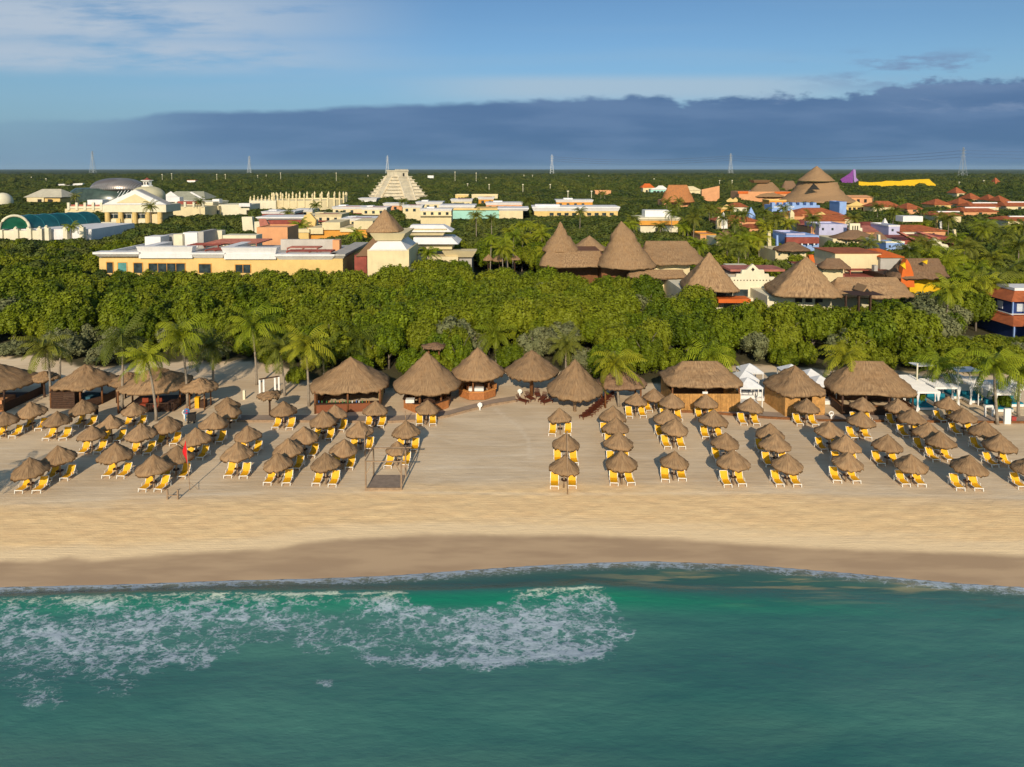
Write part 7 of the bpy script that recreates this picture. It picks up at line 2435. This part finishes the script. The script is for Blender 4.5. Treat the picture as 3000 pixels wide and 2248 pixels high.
def village_palms():
    r = random.Random(9)
    S = [(1790, 770, 3.4), (1255, 742, 3.2), (1505, 690, 3.6), (1480, 712, 3.0), (1575, 690, 3.2), (1600, 735, 3.0), (1440, 700, 2.8), (210, 665, 3.0), (440, 605, 3.6), (220, 575, 3.6), (585, 592, 3.8), (845, 625, 3.8),
         (878, 660, 3.8), (1045, 685, 3.4), (925, 602, 3.6), (1395, 632, 3.2), (1545, 590, 4.5), (1440, 640, 3.0), (2040, 620, 3.8), (2090, 610, 3.8), (2270, 640, 4.2), (2245, 660, 4.0),
         (2310, 655, 3.8), (2380, 640, 3.6), (1990, 590, 3.4), (2015, 660, 3.4), (2120, 640, 3.6), (2545, 715, 3.8), (2500, 640, 3.6), (2620, 620, 3.6), (2665, 735, 3.6), (2790, 760, 4.0), (2850, 730, 4.4),
         (2910, 760, 4.4), (2960, 800, 4.4), (2860, 790, 4.0), (2760, 745, 3.8), (2800, 700, 3.8), (2940, 690, 4.0), (2985, 720, 4.0), (2700, 620, 3.6), (2780, 640, 3.6), (1700, 620, 3.4), (2150, 690, 3.4),
         (2200, 700, 3.6), (1935, 665, 3.2), (1975, 610, 3.2), (2330, 800, 3.2), (2880, 680, 3.8), (2640, 590, 3.4), (2560, 570, 3.4), (1180, 590, 3.2), (1760, 566, 3.0), (1770, 566, 3.0), (1555, 660, 3.0)]
    # scattered palms of the village and of the grove on the right
    for i in range(20):
        S.append((r.uniform(2000, 2330 if i < 15 else 2650), r.uniform(600, 735), 3.6))
    for i in range(20):
        S.append((r.uniform(2700, 3000), r.uniform(640, 850), 4.4))
    for i in range(8):
        S.append((r.uniform(1380, 1640), r.uniform(660, 740), 3.2))
    for i in range(5):
        S.append((r.uniform(1840, 2000), r.uniform(560, 690), 3.4))
    n = 0
    for px, py, L in S:
        h = r.uniform(11.5, 13.5) if py < 650 else r.uniform(9, 11)
        if py > 735: h = r.uniform(7.5, 9)
        L *= 1.12
        Y = depth_of(py, h, px)
        nearp = py > 650
        nm_ = near_name(px, py, 'palm')
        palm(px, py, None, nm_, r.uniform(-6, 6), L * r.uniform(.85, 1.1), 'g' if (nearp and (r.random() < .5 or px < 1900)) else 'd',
             group='palms in the resort grounds' if nearp else 'dark palms between the far roofs', Y=Y)


resort()
resort_right()
village_palms()

# ------------------------------------------------------------------ the wood: every tree near the beach is an object, the far wood is one mass
def forest():
    r = random.Random(21)
    cand = []
    step = 4.3
    y = 82.0
    row = 0
    while y < 640:
        st = step * (1 + max(0, (y - 150)) / 420)
        half = 0.84 * y + 14
        x = -half + (row % 2) * st / 2
        while x < half:
            xx, yy = x + r.uniform(-.38, .38) * st, y + r.uniform(-.38, .38) * st
            cand.append((xx, yy, st))
            x += st
        y += st * 0.86
        row += 1
    near, far = [], []
    for x, y, st in cand:
        edge = float(y_edge(x))
        if y < edge + 0.4: continue
        px, py = proj(x, y, 3)
        # open ground between and under the buildings
        if any(a < x < b and c < y < d_ for a, b, c, d_ in FOOT): continue
        h = r.uniform(5.2, 8.8)
        if y > 150: h = r.uniform(5.5, 8.5)
        dedge = y - edge
        if dedge < 8: h *= (0.38 + 0.075 * dedge) if px < 850 else min(1, 0.62 + 0.06 * dedge)
        rad = 3.0 * h / 7.2 * st / 4.3
        hm = max_height(x, y, rad)
        if hm < 1.3: continue
        if h > hm: h = hm * r.uniform(.86, 1.0)
        kind = 'green'
        if px < 420 and dedge < 6 or (px < 700 and dedge < 4) or (1560 < px < 1760 and dedge < 8): kind = 'silver'
        elif r.random() < 0.07 and y < 150 and px > 1900: kind = 'silver'
        elif r.random() < (0.10 if y < 115 else 0.05): kind = 'silver'
        if y > 190 or (px > 1900 and y > 135 and r.random() < .6) or (px < 300 and y > 135 and r.random() < .5): kind = 'dark'
        if kind == 'green' and dedge < 6: kind = 'low'
        s = h / 7.2
        w = max(s, 0.75) * st / 4.3 * r.uniform(.92, 1.12)
        if dedge < 4: w = min(w, 0.75)
        (near if y < 230 else far).append((x, y, w, s, r.uniform(0, 6.28), kind, r.randrange(5)))
    vis = [t for t in near if -60 < proj(t[0], t[1], 5)[0] < 3060]
    # rank by how large each shows
    vis.sort(key=lambda t: -(t[3] * t[2]) / t[1] ** 2)
    indiv = vis[:284]
    dk = [t for t in vis[284:] if t[5] == 'dark']
    for k in range(5):
        q = [t for t in dk if t[6] == k]
        if q: indiv.append(q[0])
    chosen = set(id(t) for t in indiv)
    far += [t for t in near if id(t) not in chosen]
    LAB = {'green': ('dense bright green broadleaf tree in the wood behind the beach', 'green trees of the wood behind the beach'),
           'low': ('', 'green trees of the wood behind the beach'),
           'silver': ('grey green bushy tree at the sandy edge or among the wood', 'grey green trees of the wood'),
           'dark': ('dark green broadleaf tree in the wood near the hotel buildings', 'dark green trees near the buildings')}
    ref = [(60, 'far left hut'), (190, 'plank booth'), (300, 'steep hut'), (400, 'gap between the massage huts'), (500, 'wide massage hut'), (600, 'four posted shelter'), (715, 'square marker post'),
           (800, 'white gate frame'), (900, 'bushy palm'), (1000, 'left half of the square bar'), (1100, 'right end of the square bar'), (1210, 'orange round bar'), (1310, 'gap between the round bars'),
           (1400, 'white cooler bar'), (1490, 'round topped lamp post'), (1570, 'single pole giant parasol'), (1680, 'tallest giant parasol'), (1800, 'shaded dark shelter'), (1910, 'dark chairs line'),
           (2010, 'left half of the boarded hut'), (2110, 'right half of the boarded hut'), (2210, 'peaked white cabanas'), (2330, 'bamboo hut'), (2440, 'left end of the hip roofed bar'),
           (2550, 'middle of the hip roofed bar'), (2660, 'shade sail post'), (2760, 'slim cabana palm'), (2860, 'tied cabana curtains'), (2970, 'upright white board')]
    cnt = {}
    for x, y, w, s, rz, kind, k in sorted(indiv, key=lambda t: t[1]):
        cm, tm, _ = tree_kind(kind, k)
        px = proj(x, y, 4)[0]
        nm = min(ref, key=lambda q: abs(q[0] - px))[1]
        cnt[nm] = cnt.get(nm, 0) + 1
        q = cnt[nm]
        adj = {'green': 'bright green', 'low': 'low bright green', 'silver': 'grey green', 'dark': 'dark green'}[kind]
        lab = '%s tree behind the %s, %s inland' % (adj, nm, ORD[min(q, 24) - 1])
        o = empty('broadleaf_tree', (x, y, -.1), rz, lab, 'tree', LAB[kind][1])
        o.scale = (w * (.86 + .3 * ((k * 37 + q * 17) % 10) / 10), w, s)
        c = link('crown', cm, o)
        link('trunk', tm, o)
        TREES[(kind, k)][2] = c
    # lighter crowns for the far wood
    return far


def instance_mass(name, label, pts, protos, kind='stuff', cat=None):
    """one object: crowns instanced on points (x,y,w,s,rz,k)"""
    n = len(pts)
    me = bpy.data.meshes.new(name)
    P = np.array([(p[0], p[1], p[2]) for p in pts], dtype=np.float32)
    me.vertices.add(n); me.vertices.foreach_set('co', P.ravel())
    for nm, j in (('sw', 3), ('sh', 4), ('rz', 5)):
        a = me.attributes.new(nm, 'FLOAT', 'POINT'); a.data.foreach_set('value', np.array([p[j] for p in pts], dtype=np.float32))
    a = me.attributes.new('k', 'INT', 'POINT'); a.data.foreach_set('value', np.array([p[6] for p in pts], dtype=np.int32))
    me.update()
    o = link(name, me)
    tag(o, label, cat, kind=kind)
    ng = bpy.data.node_groups.new(name + '_nodes', 'GeometryNodeTree')
    ng.interface.new_socket('Geometry', in_out='INPUT', socket_type='NodeSocketGeometry')
    ng.interface.new_socket('Geometry', in_out='OUTPUT', socket_type='NodeSocketGeometry')
    gi, go = ng.nodes.new('NodeGroupInput'), ng.nodes.new('NodeGroupOutput')
    jn = ng.nodes.new('GeometryNodeJoinGeometry')
    L = ng.links.new

    def na(nm, ty='FLOAT'):
        q = ng.nodes.new('GeometryNodeInputNamedAttribute'); q.data_type = ty; q.inputs[0].default_value = nm
        return q.outputs['Attribute']
    cs = ng.nodes.new('ShaderNodeCombineXYZ'); sw, sh = na('sw'), na('sh')
    L(sw, cs.inputs[0]); L(sw, cs.inputs[1]); L(sh, cs.inputs[2])
    cr = ng.nodes.new('ShaderNodeCombineXYZ'); L(na('rz'), cr.inputs[2])
    er = ng.nodes.new('FunctionNodeEulerToRotation'); L(cr.outputs[0], er.inputs[0])
    kk = na('k', 'INT')
    for i, po in enumerate(protos):
        oi = ng.nodes.new('GeometryNodeObjectInfo'); oi.transform_space = 'ORIGINAL'; oi.inputs[0].default_value = po
        oi.inputs['As Instance'].default_value = True
        ip = ng.nodes.new('GeometryNodeInstanceOnPoints')
        cmpn = ng.nodes.new('FunctionNodeCompare'); cmpn.data_type = 'INT'; cmpn.operation = 'EQUAL'
        L(kk, cmpn.inputs['A']); cmpn.inputs['B'].default_value = i
        # integer sockets of the compare node
        L(gi.outputs[0], ip.inputs['Points']); L(cmpn.outputs[0], ip.inputs['Selection'])
        L(oi.outputs['Geometry'], ip.inputs['Instance']); L(er.outputs[0], ip.inputs['Rotation']); L(cs.outputs[0], ip.inputs['Scale'])
        L(ip.outputs[0], jn.inputs[0])
    L(jn.outputs[0], go.inputs[0])
    md = o.modifiers.new('instances', 'NODES'); md.node_group = ng
    return o


def far_forest(extra):
    r = random.Random(5)
    protos, idx = [], {}
    for key, v in TREES.items():
        if v[2] is not None:
            idx[key] = len(protos); protos.append(v[2])
    def pk(kind, k):
        if (kind, k) in idx: return idx[(kind, k)]
        c = [v for q, v in idx.items() if q[0] == kind]
        return c[k % len(c)] if c else 0
    pts = [(x, y, -.1, w, s, rz, pk(kind, k)) for x, y, w, s, rz, kind, k in extra]
    y = 640.0
    while y < 2600:
        st = 6.2 * (1 + (y - 640) / 1100)
        half = 0.84 * y + 20
        x = -half
        while x < half:
            xx, yy = x + r.uniform(-.45, .45) * st, y + r.uniform(-.45, .45) * st
            h = r.uniform(4.5, 8.5) + (r.random() ** 6) * 5
            s = h / 7.2
            w = st / 4.4 * r.uniform(.9, 1.25)
            hm = max_height(xx, yy, 3 * w)
            x += st
            if hm < 2: continue
            s = min(s, hm / 7.2)
            pts.append((xx, yy, -.1, w, s, r.uniform(0, 6.28), pk('dark', r.randrange(5))))
        y += st * 0.9
    instance_mass('far_wood', 'dark green flat wood running to the horizon behind the resort', pts, protos)
    print('near/far wood points', len(pts))
    # canopy of the farthest wood: a rough sheet of treetops
    n1, n2 = 900, 260
    ry = 2500 * (26000 / 2500) ** (np.linspace(0, 1, n2))
    ux = np.linspace(-0.95, 0.95, n1)
    U, Yg = np.meshgrid(ux, ry)
    X = U * Yg
    rs = np.random.default_rng(3)
    Z = 4.0 + rs.random(X.shape) ** 2 * 5 + 3.0 * (fbm(X * .004, Yg * .002, 77, 4) - .4)
    Z[0, :] = -0.3
    m = M('distant_canopy', (0.045, 0.062, 0.020), 0.95, 0.45, 0.004)
    o = grid_mesh('horizon_wood', X, Yg, Z, m, {}, smooth=False)
    tag(o, 'farthest dark treetops merging along the horizon', kind='stuff')


FOOT = globals().get('FOOT', [])
_far = forest()
far_forest(_far)

# ------------------------------------------------------------------ air: one closed box of thin even haze round everything
def haze():
    m = bpy.data.materials.new('haze_air')
    m.use_nodes = True
    nt = m.node_tree
    nt.nodes.clear()
    out = N(nt, 'ShaderNodeOutputMaterial')
    v = N(nt, 'ShaderNodeVolumePrincipled')
    v.inputs['Color'].default_value = (0.55, 0.78, 1.0, 1)
    v.inputs['Density'].default_value = 2.2e-5
    v.inputs['Anisotropy'].default_value = 0.0
    nt.links.new(v.outputs[0], out.inputs['Volume'])
    mb = MB().box(-31000, 31000, -7000, 41000, -4.5, 175)
    o = mb.build('haze', m)
    tag(o, 'thin bluish haze over the land towards the horizon', kind='stuff')


haze()
